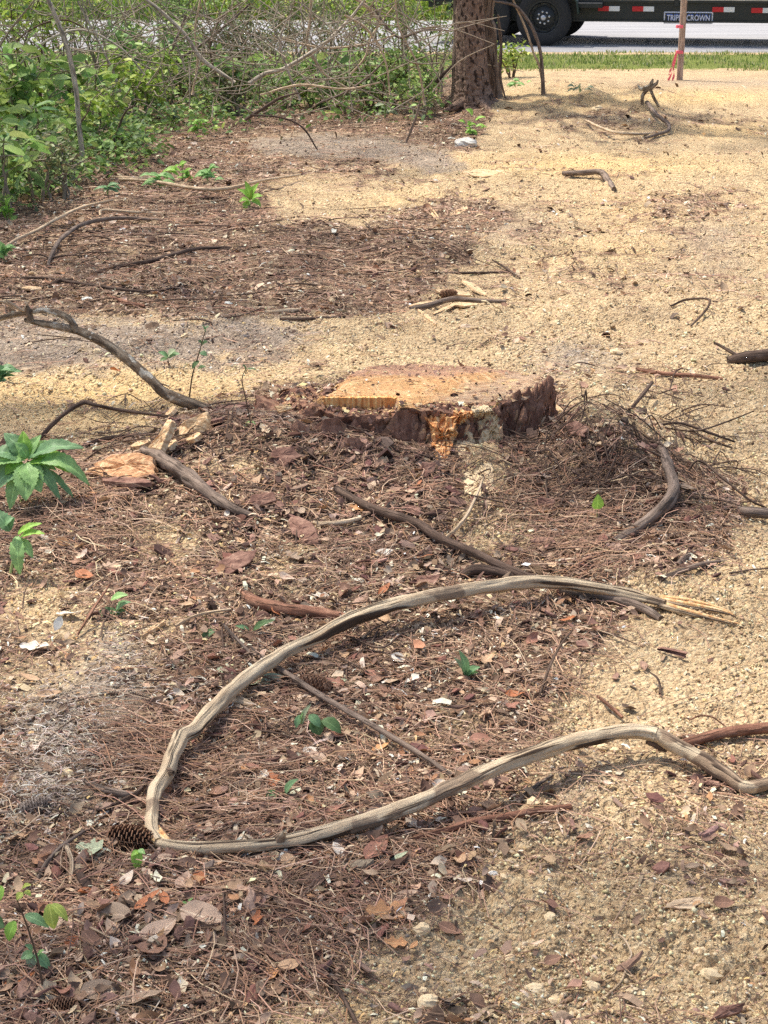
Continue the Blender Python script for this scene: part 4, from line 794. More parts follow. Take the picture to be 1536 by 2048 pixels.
SPECS = [
 ('dark bent twig standing off the sand at the left of the stump', [(76, 880, .0), (120, 835, .05), (165, 806, .08), (190, 810, .075), (240, 820, .05), (335, 833, .02)], [9, 9, 10, 8, 7, 6], m_darkbark),
 ('dark twig lying behind the tall serrated weed', [(165, 893), (200, 880, .01), (240, 873, .01), (300, 868, .004)], [8, 9, 9, 7], m_darkbark),
 ('weathered dark log end with a twig at the right edge', [(1455, 722), (1480, 718, .006), (1536, 710, .01), (1620, 700, .01)], [16, 24, 26, 26], m_darkbark),
 ('thin upright dead twig beside the log end at right', [(1428, 686, .03), (1445, 694, .02), (1475, 712, .01)], [5, 6, 8], m_darkbark),
 ('brown stick flat on the sand right of the ash heap', [(1272, 738), (1330, 748, .003), (1385, 751, .004), (1445, 757)], [7, 9, 9, 6], m_redbark),
 ('thin hooked twig standing on the pale path', [(1342, 612), (1370, 600, .02), (1405, 597, .04), (1420, 602, .045), (1410, 622, .025), (1382, 652)], [5, 5, 5, 5, 5, 4], m_darkbark),
 ('dark stick crossing the pale splinters behind the stump', [(820, 618), (860, 610, .008), (905, 598, .014), (950, 601, .01), (1012, 603, .004)], [11, 13, 12, 10, 8], m_greybark),
 ('long pale stick lying in front of the bright green sprout', [(222, 358), (300, 362, .03), (400, 378, .04), (460, 376, .05), (520, 362, .05), (598, 350, .03)], [5, 7, 8, 8, 6, 4], m_palestick),
 ('thin pale stick just above the long pale stick', [(220, 353), (260, 356, .02), (310, 356, .01)], [5, 6, 4], m_palestick),
 ('long pale stick slanting up from the left edge', [(0, 500), (35, 478, .02), (75, 460, .03), (110, 440, .04), (160, 416, .05), (225, 400, .05)], [7, 7, 7, 7, 7, 5], m_palestick),
 ('brown curved stick half buried in needles at left', [(95, 532), (105, 505, .02), (125, 475, .03), (170, 447, .04), (240, 436, .03), (330, 441)], [6, 8, 9, 9, 8, 6], m_greybark),
 ('dark stick lying across the middle of the needle litter', [(187, 546), (240, 532, .01), (300, 522, .012), (350, 508, .014), (400, 497, .012), (520, 494)], [6, 8, 9, 9, 8, 5], m_darkbark),
 ('long thin dark stick at the near edge of the needle litter', [(20, 556), (90, 556, .01), (150, 565, .01), (250, 580, .01), (310, 582, .008), (380, 569)], [5, 6, 7, 7, 6, 4], m_darkbark),
 ('short brown stick in the shaded litter under the long dark one', [(215, 590), (250, 604, .006), (290, 612)], [6, 9, 7], m_redbark),
 ('forked stub of pale stick among needles at the left', [(200, 432, .05), (206, 420, .06), (260, 424, .03), (350, 428, .01)], [5, 6, 6, 4], m_palestick),
 ('dark straight stick left of the splinter pile', [(560, 638), (610, 638, .006), (690, 634)], [6, 8, 6], m_darkbark),
 ('pale split stick near the grey sand behind the stump', [(530, 624), (570, 622, .006), (620, 618)], [7, 10, 5], m_palestick),
 ('thin dark stick on the grey sand toward the path', [(860, 546), (930, 546, .006), (1020, 544)], [5, 6, 4], m_darkbark),
 ('short slanting twig at the end of the thin dark stick', [(985, 520, .02), (1010, 535, .015), (1040, 556)], [4, 5, 4], m_darkbark),
 ('dark driftwood stick with a broken bend on the far path', [(1125, 347), (1160, 346, .02), (1200, 344, .03), (1215, 360, .02), (1228, 378)], [9, 11, 13, 14, 10], m_greybark),
 ('cut stick stub leaning out of the mound at the right of the stump', [(1258, 822, .0), (1280, 796, .03), (1304, 765, .06)], [7, 8, 8], m_darkbark),
 ('short thick dark stub behind the right flank of the mound', [(1242, 846), (1264, 834, .014), (1288, 822, .03)], [16, 17, 14], m_darkbark),
 ('thin dead twigs curving over the right flank of the mound', [(1310, 852), (1360, 846, .03), (1420, 866, .03), (1470, 884, .01)], [5, 6, 6, 4], m_darkbark),
 ('long thin twig sweeping up over the sand right of the mound', [(1330, 856), (1390, 862, .03), (1450, 845, .05), (1508, 822, .08)], [4, 4, 4, 3], m_darkbark),
 ('thin twig bending down toward the log at the right edge', [(1375, 942), (1400, 922, .04), (1450, 960, .04), (1500, 1000, .02), (1536, 1018)], [4, 5, 5, 4, 4], m_darkbark),
 ('dark low twig crossing the sand at the far right of the mound', [(1380, 862), (1420, 880, .02), (1465, 896, .01)], [6, 6, 4], m_darkbark),
 ('weathered wood end at the right edge below the mound', [(1478, 1018), (1500, 1024, .01), (1545, 1028, .012), (1600, 1030, .01)], [16, 22, 24, 20], m_greybark),
 ('short grey crooked stick at the foot of the mound on the right', [(1318, 1160), (1360, 1143, .008), (1400, 1130, .008), (1440, 1122)], [14, 13, 11, 6], m_greybark),
 ('short forked stick above the crooked grey one', [(1355, 1130), (1370, 1116, .008), (1388, 1106)], [12, 12, 9], m_greybark),
 ('thin dark branching twig rising at the litter edge left of the bare sand', [(1078, 1398), (1095, 1345, .03), (1118, 1295, .06), (1145, 1260, .08)], [6, 6, 5, 3], m_darkbark),
 ('small curved dead twig on the bare sand', [(1320, 1388), (1320, 1372, .01), (1314, 1356, .02), (1300, 1345, .02)], [6, 6, 5, 3], m_darkbark),
 ('thin reddish stick on the sand above the lower limb', [(1195, 1392), (1220, 1412, .006), (1245, 1435)], [6, 8, 6], m_redbark),
 ('thin arched twig above the reddish stick at the right', [(1378, 1440), (1400, 1432, .015), (1425, 1434, .02), (1450, 1452)], [3, 4, 4, 3], m_redbark),
 ('grey stick under the lower limb at the litter edge', [(1035, 1608), (1060, 1580, .006), (1105, 1550)], [9, 9, 5], m_greybark),
 ('thin looping pale rootlet on the lower right sand', [(1205, 1998), (1240, 1965, .004), (1258, 1920, .006), (1262, 1905, .008), (1245, 1875, .006), (1215, 1862)], [5, 5, 5, 5, 4, 3], m_palestick),
 ('straight grey stick beside the folded limb at lower left', [(70, 1770), (95, 1725, .008), (120, 1695, .012), (168, 1662, .012)], [9, 11, 10, 6], m_greybark),
 ('short pale stick hanging down beside the torn pale leaf', [(132, 1692, .02), (143, 1720, .012), (140, 1768)], [9, 9, 6], m_palestick),
 ('dark curved root arching beside the upper limb near the fold', [(205, 1620, .0), (245, 1602, .012), (280, 1580, .014), (300, 1545, .012)], [9, 11, 11, 8], m_darkbark),
 ('thick short grey stick lying left of the fold', [(170, 1562), (205, 1578, .012), (250, 1588, .014), (270, 1590, .01)], [9, 13, 15, 12], m_greybark),
 ('pale twig crossing the leaves in the lower left litter', [(148, 1838), (190, 1860, .01), (230, 1880, .008), (258, 1888)], [5, 6, 6, 4], m_palestick),
 ('short grey curved stick beside the tan oak leaf', [(764, 1802), (785, 1812, .006), (816, 1838)], [8, 9, 7], m_palestick),
 ('bundle of dark wet twigs in the bottom litter', [(650, 1945), (680, 1985, .006), (720, 2060)], [8, 10, 9], m_darkbark),
 ('thin slanting twig among the saw dust at the left', [(150, 1278, .0), (185, 1220, .03), (220, 1168, .05)], [5, 6, 4], m_redbark),
 ('thin dark upright twig in the lower left litter', [(108, 1652, .0), (115, 1635, .03), (124, 1624, .05)], [4, 4, 3], m_darkbark),
 ('short greenish sprig stick left of the upper limb', [(448, 1250, .02), (470, 1275, .02), (500, 1305, .01)], [5, 7, 7], m_greybark),
 ('grey stub of wood under the upper limb left of the oak leaf', [(448, 1396, .0), (480, 1402, .006), (515, 1416)], [16, 18, 12], m_palestick),
 ('thin pale twig left of the upper limb', [(350, 1252, .01), (395, 1230, .015), (462, 1218, .01)], [6, 7, 5], m_palestick),
 ('thin dark twig lying under the upper limb at the centre', [(690, 1270, .01), (760, 1295, .02), (800, 1270, .03)], [4, 5, 4], m_darkbark),
 ('thin dry stems on the brow of the far dirt mound', [(1170, 240, .02), (1220, 262, .04), (1270, 268, .02), (1336, 264)], [5, 6, 6, 5], m_palestick),
 ('curving dark root on the far dirt mound', [(1294, 205, .06), (1312, 228, .05), (1336, 248, .03), (1334, 262, .02), (1290, 276)], [9, 8, 8, 7, 5], m_greybark),
]
for q, (lab, pts, w, mt) in enumerate(SPECS):
    stick('twig' if max(w) < 9 else 'fallen_stick', lab, 'twig' if max(w) < 9 else 'stick', pts, w, mt, .003, 60 + q, seg=8 if max(w) >= 8 else 6, rough=.1)
# ragged stump-shaped root snag on the far dirt mound
sn = empty('root_snag', at(1290, 210), 'small dark root snag standing on the far dirt mound', 'root')
sY = at(1285, 208)[1]
for q, (pts, w) in enumerate([([(1284, 210), (1286, 190), (1300, 172), (1306, 158)], [6, 8, 10, 4]), ([(1300, 172), (1282, 178), (1276, 170)], [10, 8, 3]), ([(1302, 176), (1312, 168), (1316, 160)], [9, 7, 3]), ([(1300, 176), (1308, 196), (1318, 214)], [7, 6, 5])]): air('snag_arm', pts, w, sY, m_lichen, sn, 90 + q, 8, .15)

# ================================================================== WOOD CHUNKS, BARK SLABS, STONES
def slab(name, label, cat, pts, thick, material, lift=.01, seed=1, tiltz=None, group=None):
    """thick split piece with an uneven outline, given by its outline on the ground"""
    rr_ = np.random.default_rng(seed)
    P = np.array([at(p[0], p[1], p[2] if len(p) > 2 else lift) for p in pts]); m = len(P) * 4
    t = np.linspace(0, len(P), m, endpoint=False); i0 = t.astype(int); f = (t - i0)[:, None]; ring = P[i0] * (1 - f) + P[(i0 + 1) % len(P)] * f
    cen = ring.mean(0); ring = ring + (ring - cen) * rr_.normal(0, .055, (m, 1)); n = np.cross(P[1] - P[0], P[2] - P[0]); n = n / np.linalg.norm(n); n = n if n[2] > 0 else -n
    rows = [ring - n * thick, ring, cen + (ring - cen) * .93 + n * thick * .12, cen + (ring - cen) * .6 + n * thick * (.16 + rr_.normal(0, .12, (m, 1))), cen + (ring - cen) * .25 + n * thick * (.2 + rr_.normal(0, .12, (m, 1)))]
    V = np.vstack(rows + [cen[None] + n * thick * .2]); i = np.arange(5 * m).reshape(5, m); nx = np.roll(i, -1, 1)
    Q = np.stack([i[:-1], nx[:-1], nx[1:], i[1:]], -1).reshape(-1, 4); T = np.stack([i[-1], nx[-1], np.full(m, 5 * m)], -1)
    area = np.sum(np.cross(ring - cen, np.roll(ring, -1, 0) - cen) @ n)
    if area < 0: Q = Q[:, ::-1]; T = T[:, ::-1]
    o = obj(name, V, [Q, T], material, None, origin=cen - n * thick, smooth=False); return tag(o, label, cat, group)
slab('wood_slab', 'broad orange split wood slab lying left of the stump', 'wood slab', [(172, 945, .012), (190, 928, .03), (225, 910, .05), (280, 905, .06), (305, 915, .05), (310, 935, .03), (300, 955, .015), (250, 958, .012)], .02, m_slabwood, seed=1)
slab('wood_splinter', 'upright pale wood splinter behind the orange slab', 'wood splinter', [(296, 895, .04), (318, 870, .07), (336, 838, .10), (345, 842, .10), (330, 880, .06), (322, 900, .04)], .016, m_palewood, seed=2)
slab('wood_chunk', 'blocky pale wood chunk between the splinter and the arched branch', 'wood chunk', [(356, 855, .02), (370, 842, .05), (410, 825, .06), (416, 836, .05), (385, 862, .02), (362, 874, .01)], .025, m_palewood, seed=3)
slab('wood_chip', 'pale yellow wood chip leaning on the right side of the stump', 'wood chip', [(1098, 808, .03), (1108, 804, .05), (1140, 832, .02), (1138, 840, .01), (1112, 834, .02)], .015, m_palewood, seed=4)
slab('wood_chip', 'small pale chip on the left root of the stump', 'wood chip', [(548, 812, .13), (572, 808, .13), (586, 816, .12), (560, 826, .12)], .01, m_palewood, seed=5)
for q, (x0, y0, x1, y1, w, lab) in enumerate([(872, 580, 940, 588, 12, 'flat pale splinter at the back of the splinter pile'), (925, 560, 972, 588, 10, 'thin pale splinter pointing at the brush from the splinter pile'), (818, 612, 870, 605, 11, 'pale splinter tip at the left end of the splinter pile'), (835, 618, 872, 646, 8, 'pale splinter slanting toward the stump from the splinter pile'), (900, 608, 955, 608, 7, 'narrow pale splinter under the dark stick'), (870, 626, 915, 606, 7, 'short pale splinter poking from under the dark stick'), (925, 345, 1006, 345, 16, 'pale broken wood piece by the far needle litter'), (44, 575, 84, 576, 7, 'small whitish wood sliver in the needle litter at left'), (900, 430, 935, 415, 10, 'pale wood splinter at the sand edge behind the stump'), (855, 410, 880, 440, 8, 'pale yellow splinter beside the dark litter tongue'), (285, 1270, 330, 1240, 6, 'thin pale sliver in the left sawdust'), (1130, 1465, 1160, 1500, 6, 'thin pale sliver under the crest of the lower limb'), (280, 1972, 320, 2000, 8, 'white wood sliver in the bottom left litter')]):
    dx, dy = x1 - x0, y1 - y0; L = math.hypot(dx, dy); nx_, ny_ = -dy / L * w / 2, dx / L * w / 2
    slab('wood_splinter', lab, 'wood splinter', [(x0 + nx_ * .3, y0 + ny_ * .3), (x0 + dx * .5 + nx_, y0 + dy * .5 + ny_), (x1 + nx_ * .5, y1 + ny_ * .5), (x1 - nx_ * .5, y1 - ny_ * .5), (x0 + dx * .4 - nx_, y0 + dy * .4 - ny_), (x0 - nx_ * .3, y0 - ny_ * .3)], .008, m_palewood, .012, 20 + q)
m_slabbark, nt, b = mat('bark_slab_face'); P = N(nt, 'ShaderNodeTexCoord').outputs['Object']; f = noise(nt, mapping(nt, P, 30, 55, 40), 1, 6, .68)
c = ramp(nt, f, [(.3, srgb(78, 56, 49)), (.46, srgb(122, 90, 78)), (.62, srgb(156, 122, 105)), (.76, srgb(200, 168, 144))]); nt.links.new(c, b.inputs['Base Color']); bump(nt, b, f, .8, .005)
for q, (lab, pts) in enumerate([('large purple brown bark slab standing in the litter below the stump', [(574, 1040, .02), (590, 1030, .035), (625, 1048, .03), (640, 1085, .008), (615, 1088, .006), (585, 1068, .01)]),
    ('long reddish bark slab lying left of centre', [(418, 1150, .006), (430, 1128, .02), (470, 1105, .03), (512, 1100, .03), (500, 1125, .016), (450, 1152, .006)]),
    ('broad bark slab at the left foot of the stump', [(536, 922, .01), (545, 898, .03), (585, 890, .04), (600, 912, .02), (570, 934, .008)]),
    ('flat bark slab leaning in the heap under the ledge', [(490, 1008, .01), (505, 990, .025), (545, 985, .03), (552, 1002, .015), (520, 1012, .006)]),
    ('reddish bark piece just below the orange rot', [(838, 940, .01), (845, 926, .03), (872, 926, .03), (868, 946, .01), (850, 955, .006)]),
    ('small bark slab hugging the white chip below the stump', [(800, 1020, .008), (812, 1008, .02), (842, 1015, .02), (838, 1032, .006)]),
    ('bark flake resting by the crest of the upper limb', [(818, 1165, .01), (840, 1150, .02), (880, 1150, .02), (870, 1170, .008)]),
    ('bark slab on the needle drape right of the stump', [(1068, 1010, .02), (1080, 995, .04), (1110, 1000, .035), (1105, 1018, .015)]),
    ('dark bark slab half way up the right mound', [(1130, 850, .02), (1150, 842, .035), (1175, 855, .03), (1165, 872, .02), (1140, 868, .015)]),
    ('silvery weathered bark slab lying alone on the lower right sand', [(1330, 1815, .004), (1345, 1800, .012), (1400, 1793, .014), (1410, 1800, .012), (1385, 1818, .006)]),
    ('dark curled bark slab in the bottom right corner', [(1420, 2040, .01), (1440, 2012, .02), (1490, 2006, .02), (1480, 2025, .01)]),
    ('dark bark flake sunk in the sand under the lower limb', [(1405, 1568, .006), (1415, 1562, .014), (1438, 1566, .014), (1440, 1574, .008)]),
    ('greenish black bark strip on the bare pale sand', [(1314, 1296, .004), (1322, 1292, .012), (1375, 1304, .012), (1372, 1312, .004)])]):
    slab('bark_slab', lab, 'bark slab', pts, .007, m_slabbark if q != 9 else m_palestick, .01, 60 + q)
for q, (x0, y0, x1, y1, w, lab) in enumerate([(318, 905, 352, 880, 12, 'short pale chip below the upright splinter'), (372, 880, 400, 866, 10, 'pale chip under the blocky wood chunk'), (262, 892, 300, 880, 9, 'narrow pale chip along the top of the orange slab'), (412, 842, 470, 820, 12, 'grey bark strip running to the left root of the stump'), (205, 958, 300, 962, 13, 'dark bark strip under the orange slab'), (432, 818, 500, 806, 10, 'brown bark strip on the left root of the stump'), (330, 830, 350, 812, 9, 'pale chip standing between the twig and the wood chunk')]):
    dx, dy = x1 - x0, y1 - y0; L = math.hypot(dx, dy); nx_, ny_ = -dy / L * w / 2, dx / L * w / 2
    slab('wood_splinter' if q not in (3, 4, 5) else 'bark_strip', lab, 'wood chip' if q not in (3, 4, 5) else 'bark strip', [(x0 + nx_ * .5, y0 + ny_ * .5, .02), (x0 + dx * .5 + nx_, y0 + dy * .5 + ny_, .03), (x1 + nx_ * .5, y1 + ny_ * .5, .035), (x1 - nx_ * .5, y1 - ny_ * .5, .025), (x0 + dx * .4 - nx_, y0 + dy * .4 - ny_, .015), (x0 - nx_ * .3, y0 - ny_ * .3, .012)], .012, m_palewood if q not in (3, 4, 5) else m_slabbark, .012, 120 + q)
# twigs tangled through the heaps beside the stump
parts = []; r_ = np.random.default_rng(31)
for (cx_, cy_, sx_, sy_, num, mx) in ((1160, 900, 110, 60, 150, .05), (1360, 900, 60, 70, 70, .05), (330, 880, 70, 40, 60, .04), (1100, 1000, 160, 70, 90, .03), (560, 1000, 180, 60, 70, .02), (100, 1060, 90, 60, 50, .03), (650, 1280, 200, 60, 60, .02), (300, 1600, 160, 120, 60, .02), (300, 520, 260, 70, 110, .03), (720, 480, 110, 30, 40, .025), (400, 440, 150, 20, 40, .025)):
    B_ = at_many(cx_ + r_.normal(0, sx_, num), cy_ + r_.normal(0, sy_, num))
    for p in B_:
        L = r_.uniform(.06, .22) * (1 if p[1] < 6 else 1.8); a = r_.uniform(0, 6.28); d = np.array([math.cos(a), math.sin(a), 0]) * L; q1 = p + d * .5 + r_.normal(0, .012, 3); q2 = p + d
        q1[2] = float(H(q1[0], q1[1])) + r_.uniform(.006, mx); q2[2] = float(H(q2[0], q2[1])) + r_.uniform(.002, mx); p[2] += .004; w = r_.uniform(.0012, .0028) * (1 if p[1] < 6 else 1.6)
        P, rr = spline([p, q1, q2], 7, [w, w * .9, w * .5]); V, F, uv = tube(P, rr, 4, .1, 1); parts.append((V, F))
V, F = join(parts); tag(obj('twig_litter', V, F, m_darkbark), 'fine dark twigs tangled through the litter and heaps', 'twigs', kind='stuff')
# stones and clods
m_clod = bpy.data.materials.get('clod') or plain_mat('clod', srgb(222, 200, 162), 1, .45, 160, 0, .1, .004); m_white = plain_mat('pale_stone', srgb(214, 210, 200), .9, .4, 50, 0, .2, .006)
def rock(name, label, cat, px, py, wpx, material, seed, flat=.65, group=None):
    p = at(px, py); r0 = wpx * mpp(p) / 2; n = 10; u = np.linspace(0, np.pi, n); v = np.linspace(0, 2 * np.pi, 14, endpoint=False); U, V_ = np.meshgrid(u, v, indexing='ij')
    X, Y, Zz = np.sin(U) * np.cos(V_), np.sin(U) * np.sin(V_), np.cos(U); d = 1 + .35 * fbm(X * 1.4 + seed, Y * 1.4 + Zz * 1.7, seed, 3) + .12 * perlin(X * 5 + Zz * 3, Y * 5, seed + 2)
    W_ = np.stack([X * d * r0, Y * d * r0 * .8, Zz * d * r0 * flat + r0 * flat * .45], -1).reshape(-1, 3) + p; i = np.arange(n * 14).reshape(n, 14); nx = np.roll(i, -1, 1)
    return tag(obj(name, W_, np.stack([i[:-1], i[1:], nx[1:], nx[:-1]], -1).reshape(-1, 4), material, None, origin=p, smooth=False), label, cat, group)
rock('stone', 'pale flat stone in the far needle litter edge', 'stone', 932, 292, 46, m_white, 3, .5)
rock('stone', 'white lump lying in the brush below the grey twigs', 'stone', 645, 158, 30, m_white, 5, .9)
for q, (px, py, w, lab) in enumerate([(1152, 738, 24, 'pale clod at the near foot of the ash heap'), (1200, 756, 18, 'small clod right of the ash heap clod'), (1232, 708, 26, 'clod behind the brown stick'), (1195, 222, 24, 'pale clod on the far dirt mound'), (1140, 1328, 18, 'yellow clod at the litter edge above the bare sand'), (1020, 1405, 18, 'yellow clod in the litter edge left of the dark upright twig'), (1205, 1497, 24, 'grey clod just under the lower limb crest'), (1230, 1502, 18, 'smaller grey clod right of the one under the limb'), (352, 2020, 30, 'yellow clod at the bottom edge of the litter'), (380, 1990, 22, 'yellow clod above the bottom edge of the litter'), (430, 2030, 26, 'yellow clod right of the other yellow clods'), (1020, 1920, 26, 'rounded clod on the litter edge near the bottom'), (855, 2010, 46, 'largest smooth yellow clod at the bottom of the sand patch'), (1095, 1760, 18, 'pale clod right of the white chip'), (1530, 1845, 26, 'round clod at the right edge by the silvery bark'), (1070, 1985, 44, 'flat clod near the bottom of the sand'), (1110, 2005, 30, 'lower clod beside the flat clod'), (985, 1752, 24, 'white chip with a hollow on the litter edge'), (1400, 1905, 26, 'yellow lump on the lower right sand')]):
    rock('stone' if q == 17 else 'soil_clod', lab, 'stone' if q == 17 else 'soil clod', px, py, w, m_white if q == 17 else m_clod, 30 + q, .6)
# individual clods that show largest
cl_me = []
for q in range(6):
    n = 6; u = np.linspace(0, np.pi, n); v = np.linspace(0, 2 * np.pi, 8, endpoint=False); U, V_ = np.meshgrid(u, v, indexing='ij'); X, Y, Zz = np.sin(U) * np.cos(V_), np.sin(U) * np.sin(V_), np.cos(U); d = 1 + .5 * perlin(X * 1.7 + q * 5, Y * 1.7 + Zz * 2, 700 + q)
    i = np.arange(n * 8).reshape(n, 8); nx = np.roll(i, -1, 1); cl_me.append(make_mesh('soil_clod', np.stack([X * d, Y * d * .8, Zz * d * .6 + .2], -1).reshape(-1, 3), np.stack([i[:-1], i[1:], nx[1:], nx[:-1]], -1).reshape(-1, 4), m_clod, smooth=False))
x, y, z, lit, g, px, py = scatter(1500, 1.8, 7, lambda l, g, a, b, x, y: (1 - l) * (b > 300) * (a > -20) * (a < 1560), .24)
for q in range(min(80, len(x))):
    o = link_mesh('soil_clod', cl_me[q % 6], (x[q], y[q], z[q]), (rng.normal(0, .3), rng.normal(0, .3), rng.uniform(0, 6.28)), None, float(np.clip(rng.lognormal(-4.75, .35), .005, .018)))
    w_ = ('squat', 'knobbly', 'rounded', 'flat', 'lopsided', 'angular')[q % 6]; e_ = 'tiny ' if o.scale[0] < .0075 else ('larger ' if o.scale[0] > .011 else 'small ')
    if y[q] < 2.9: g_ = 'on the sand below the lower limb' if px[q] < 1250 else 'on the sand toward the lower right corner'
    elif y[q] < 4.3: g_ = 'on the sand between the two limb tips' if py[q] > 1230 else 'on the sand right of the stump mound'
    else: g_ = 'on the sand just behind the stump' if px[q] > 500 else 'on the sand left of the stump'
    tag(o, e_ + w_ + ' clod ' + g_, 'soil clod', 'sand clods ' + g_)
# ================================================================== TREE, STAKE, TRAILER, GRASS, FAR VERGE
m_pinebark = bark_mat('pine_bark', [(.3, srgb(88, 70, 60)), (.46, srgb(130, 107, 93)), (.6, srgb(160, 136, 119)), (.78, srgb(194, 172, 154))], 26, 34, .85, srgb(40, 30, 26), .02)
m_peel = bark_mat('peeling_bark', [(.3, srgb(82, 66, 58)), (.5, srgb(124, 106, 92)), (.72, srgb(176, 162, 146))], 5, 60, .7, srgb(44, 34, 30), .015)
m_leaf = col_mat('leaf_green', .5, .32, .3, 40, .35)
tb = at(948, 210); TY = tb[1]
tree = empty('pine_tree', tb, 'pine tree with scaly reddish grey bark standing at the brush edge', 'tree')
def up(pxs, Y, tops, widths, material, name, parent, seed, seg=18, rough=.1, n=60):
    W3 = [atY(a, c, Y) for a, c in pxs]; rad = [w * mpp(W3[0]) / 2 for w in widths[:len(pxs)]]
    x0 = W3[-1]
    for (dx, z, r_) in tops: W3.append(np.array([x0[0] + dx, Y + dx * .3, z])); rad.append(r_)
    P, rr = spline(W3, n, rad); V, F, uv = tube(P, rr, seg, rough, seed, 1.0, .05 if seg > 20 else 0); return obj(name, V, F, material, parent, uv=uv), P
_, TP = up([(950, 218), (948, 200), (945, 170), (943, 100), (940, 0)], TY, [(-.02, 2.6, .125), (.1, 4.5, .11), (.02, 6.5, .085), (.1, 8.6, .04)], [98, 80, 66, 58, 55], m_pinebark, 'trunk', tree, 201, 44, .07, 260)
_, TP2 = up([(994, 212), (988, 195), (980, 130), (976, 60), (974, 0)], TY + .28, [(.2, 2.4, .075), (.5, 4.2, .06), (.6, 5.6, .03)], [50, 38, 33, 31, 30], m_peel, 'trunk', tree, 202, 16, .14, 60)
up([(908, 205), (912, 190), (914, 100), (914, 0)], TY + .22, [(-.1, 2.4, .03), (-.3, 4.0, .02)], [34, 22, 17, 15], m_peel, 'trunk', tree, 203, 12, .14, 40)
for q, (pts, w) in enumerate([([(965, 20), (972, 80), (968, 140), (978, 200)], 9), ([(996, 30), (1002, 90), (1000, 150), (1010, 195)], 7), ([(972, 60), (980, 110), (990, 150)], 6)]):
    air('bark_strip', pts, [w * .7] + [w] * (len(pts) - 2) + [w * .5], TY + .08, m_peel, tree, 204 + q, 6, .2)
for q, (a0, l0) in enumerate([(-2.4, .38), (-1.2, .42), (-.2, .36), (.9, .3), (2.5, .34)]):
    W3 = [tb + np.array([math.cos(a0) * l0 * t, math.sin(a0) * l0 * t, .16 * (1 - t) ** 2 - .03]) for t in (0.1, .45, 1)]; P, rr = spline(W3, 10, [.075, .05, .012]); V, F, uv = tube(P, rr, 9, .12, 210 + q); obj('root', V, F, m_pinebark, tree, uv=uv)
nv = []; r_ = np.random.default_rng(77)
for q in range(16):
    k = int(45 + q * 2.6); p0 = TP[min(int(k * 2.9), 259)]; a0 = q * 2.4; L = r_.uniform(.9, 2.0) * (1.15 - q / 20); tip = p0 + np.array([math.cos(a0) * L, math.sin(a0) * L, .25 * L]); mid = (p0 + tip) / 2 + np.array([0, 0, .12])
    P, rr = spline([p0, mid, tip], 10, [.035, .022, .008]); V, F, uv = tube(P, rr, 6, .1, 220 + q); obj('limb', V, F, m_pinebark, tree, uv=uv)
    for t in range(9): nv.append(P[3 + int(r_.integers(0, 7))] + r_.normal(0, .16, 3))
nv = np.array(nv); rep = 26; c0 = np.repeat(nv, rep, 0); dirs = r_.normal(0, 1, c0.shape); dirs[:, 2] = np.abs(dirs[:, 2]) * .7; dirs /= np.linalg.norm(dirs, axis=1)[:, None]; sd = np.cross(dirs, r_.normal(0, 1, dirs.shape)); sd /= np.linalg.norm(sd, axis=1)[:, None]
Vn = np.stack([c0 + sd * .008, c0 - sd * .008, c0 + dirs * r_.uniform(.14, .24, (len(c0), 1))], 1).reshape(-1, 3)
obj('crown', Vn, np.arange(len(Vn)).reshape(-1, 3), m_leaf, tree, col=np.repeat(palette(len(c0), [(84, 110, 62), (104, 128, 70), (70, 94, 54)], [1, 1, 1]), 3, 0))

# survey stake with pink tape
m_stake = wood_mat('weathered_stake', [(.3, srgb(126, 106, 94)), (.5, srgb(168, 146, 132)), (.72, srgb(204, 186, 170))], 60, 60, 5); m_pink = plain_mat('pink_tape', srgb(244, 112, 132), .45, .15, 30)
sb = at(1359, 160); stake = empty('survey_stake', sb, 'weathered wooden survey stake flagged with pink tape', 'stake'); SYk = sb[1]; mp = mpp(sb)
V, F = box(sb[0], SYk, .74, 12 * mp, 12 * mp * .5, 1.6, .006); obj('post', V, F, m_stake, stake, smooth=False)
for yy, hh in ((53, 6), (104, 6)):
    p = atY(1359, yy, SYk); V, F = box(p[0], SYk, p[2], 13.5 * mp, 12 * mp * .5 + .014, hh * mp, .004); obj('tape_wrap', V, F, m_pink, stake, smooth=False)
for q, pts in enumerate([[(1354, 104), (1350, 120), (1345, 142), (1336, 162)], [(1352, 106), (1347, 128), (1348, 150), (1344, 163)], [(1353, 108), (1343, 135), (1338, 150)]]):
    P = spline([atY(a, c, SYk - .05 - .015 * q) for a, c in pts], 14); w = np.array([.013, .004, 0]); w2 = np.array([.006, .012, 0])
    tw = np.sin(np.linspace(0, 5 + q, 14))[:, None]; W_ = w * tw + w2 * (1 - np.abs(tw)); nrm = np.array([0, .0008, 0])
    V = np.concatenate([P + W_ - nrm, P - W_ - nrm, P + W_ + nrm, P - W_ + nrm]); i = np.arange(13); F = np.concatenate([np.stack([i, i + 1, i + 15, i + 14], -1), np.stack([i + 28, i + 42, i + 43, i + 29], -1)])
    obj('tape_tail', V, F, m_pink, stake)
dst = empty('dead_sapling', at(1087, 190), 'bent dead sapling stem arching over beside the pine tree', 'dead sapling'); dY = at(1087, 190)[1]
air('stem', [(1087, 194), (1086, 170), (1083, 120), (1076, 85), (1060, 48), (1034, 14), (1010, 6), (985, 2)], [10, 8, 7, 7, 7, 6, 5, 3], dY, m_greybark, dst, 231); air('twig', [(1085, 165), (1078, 130), (1068, 108), (1056, 70), (1044, 40), (1026, 0)], [6, 6, 5, 5, 5, 4], dY + .02, m_palestick, dst, 232, 6)

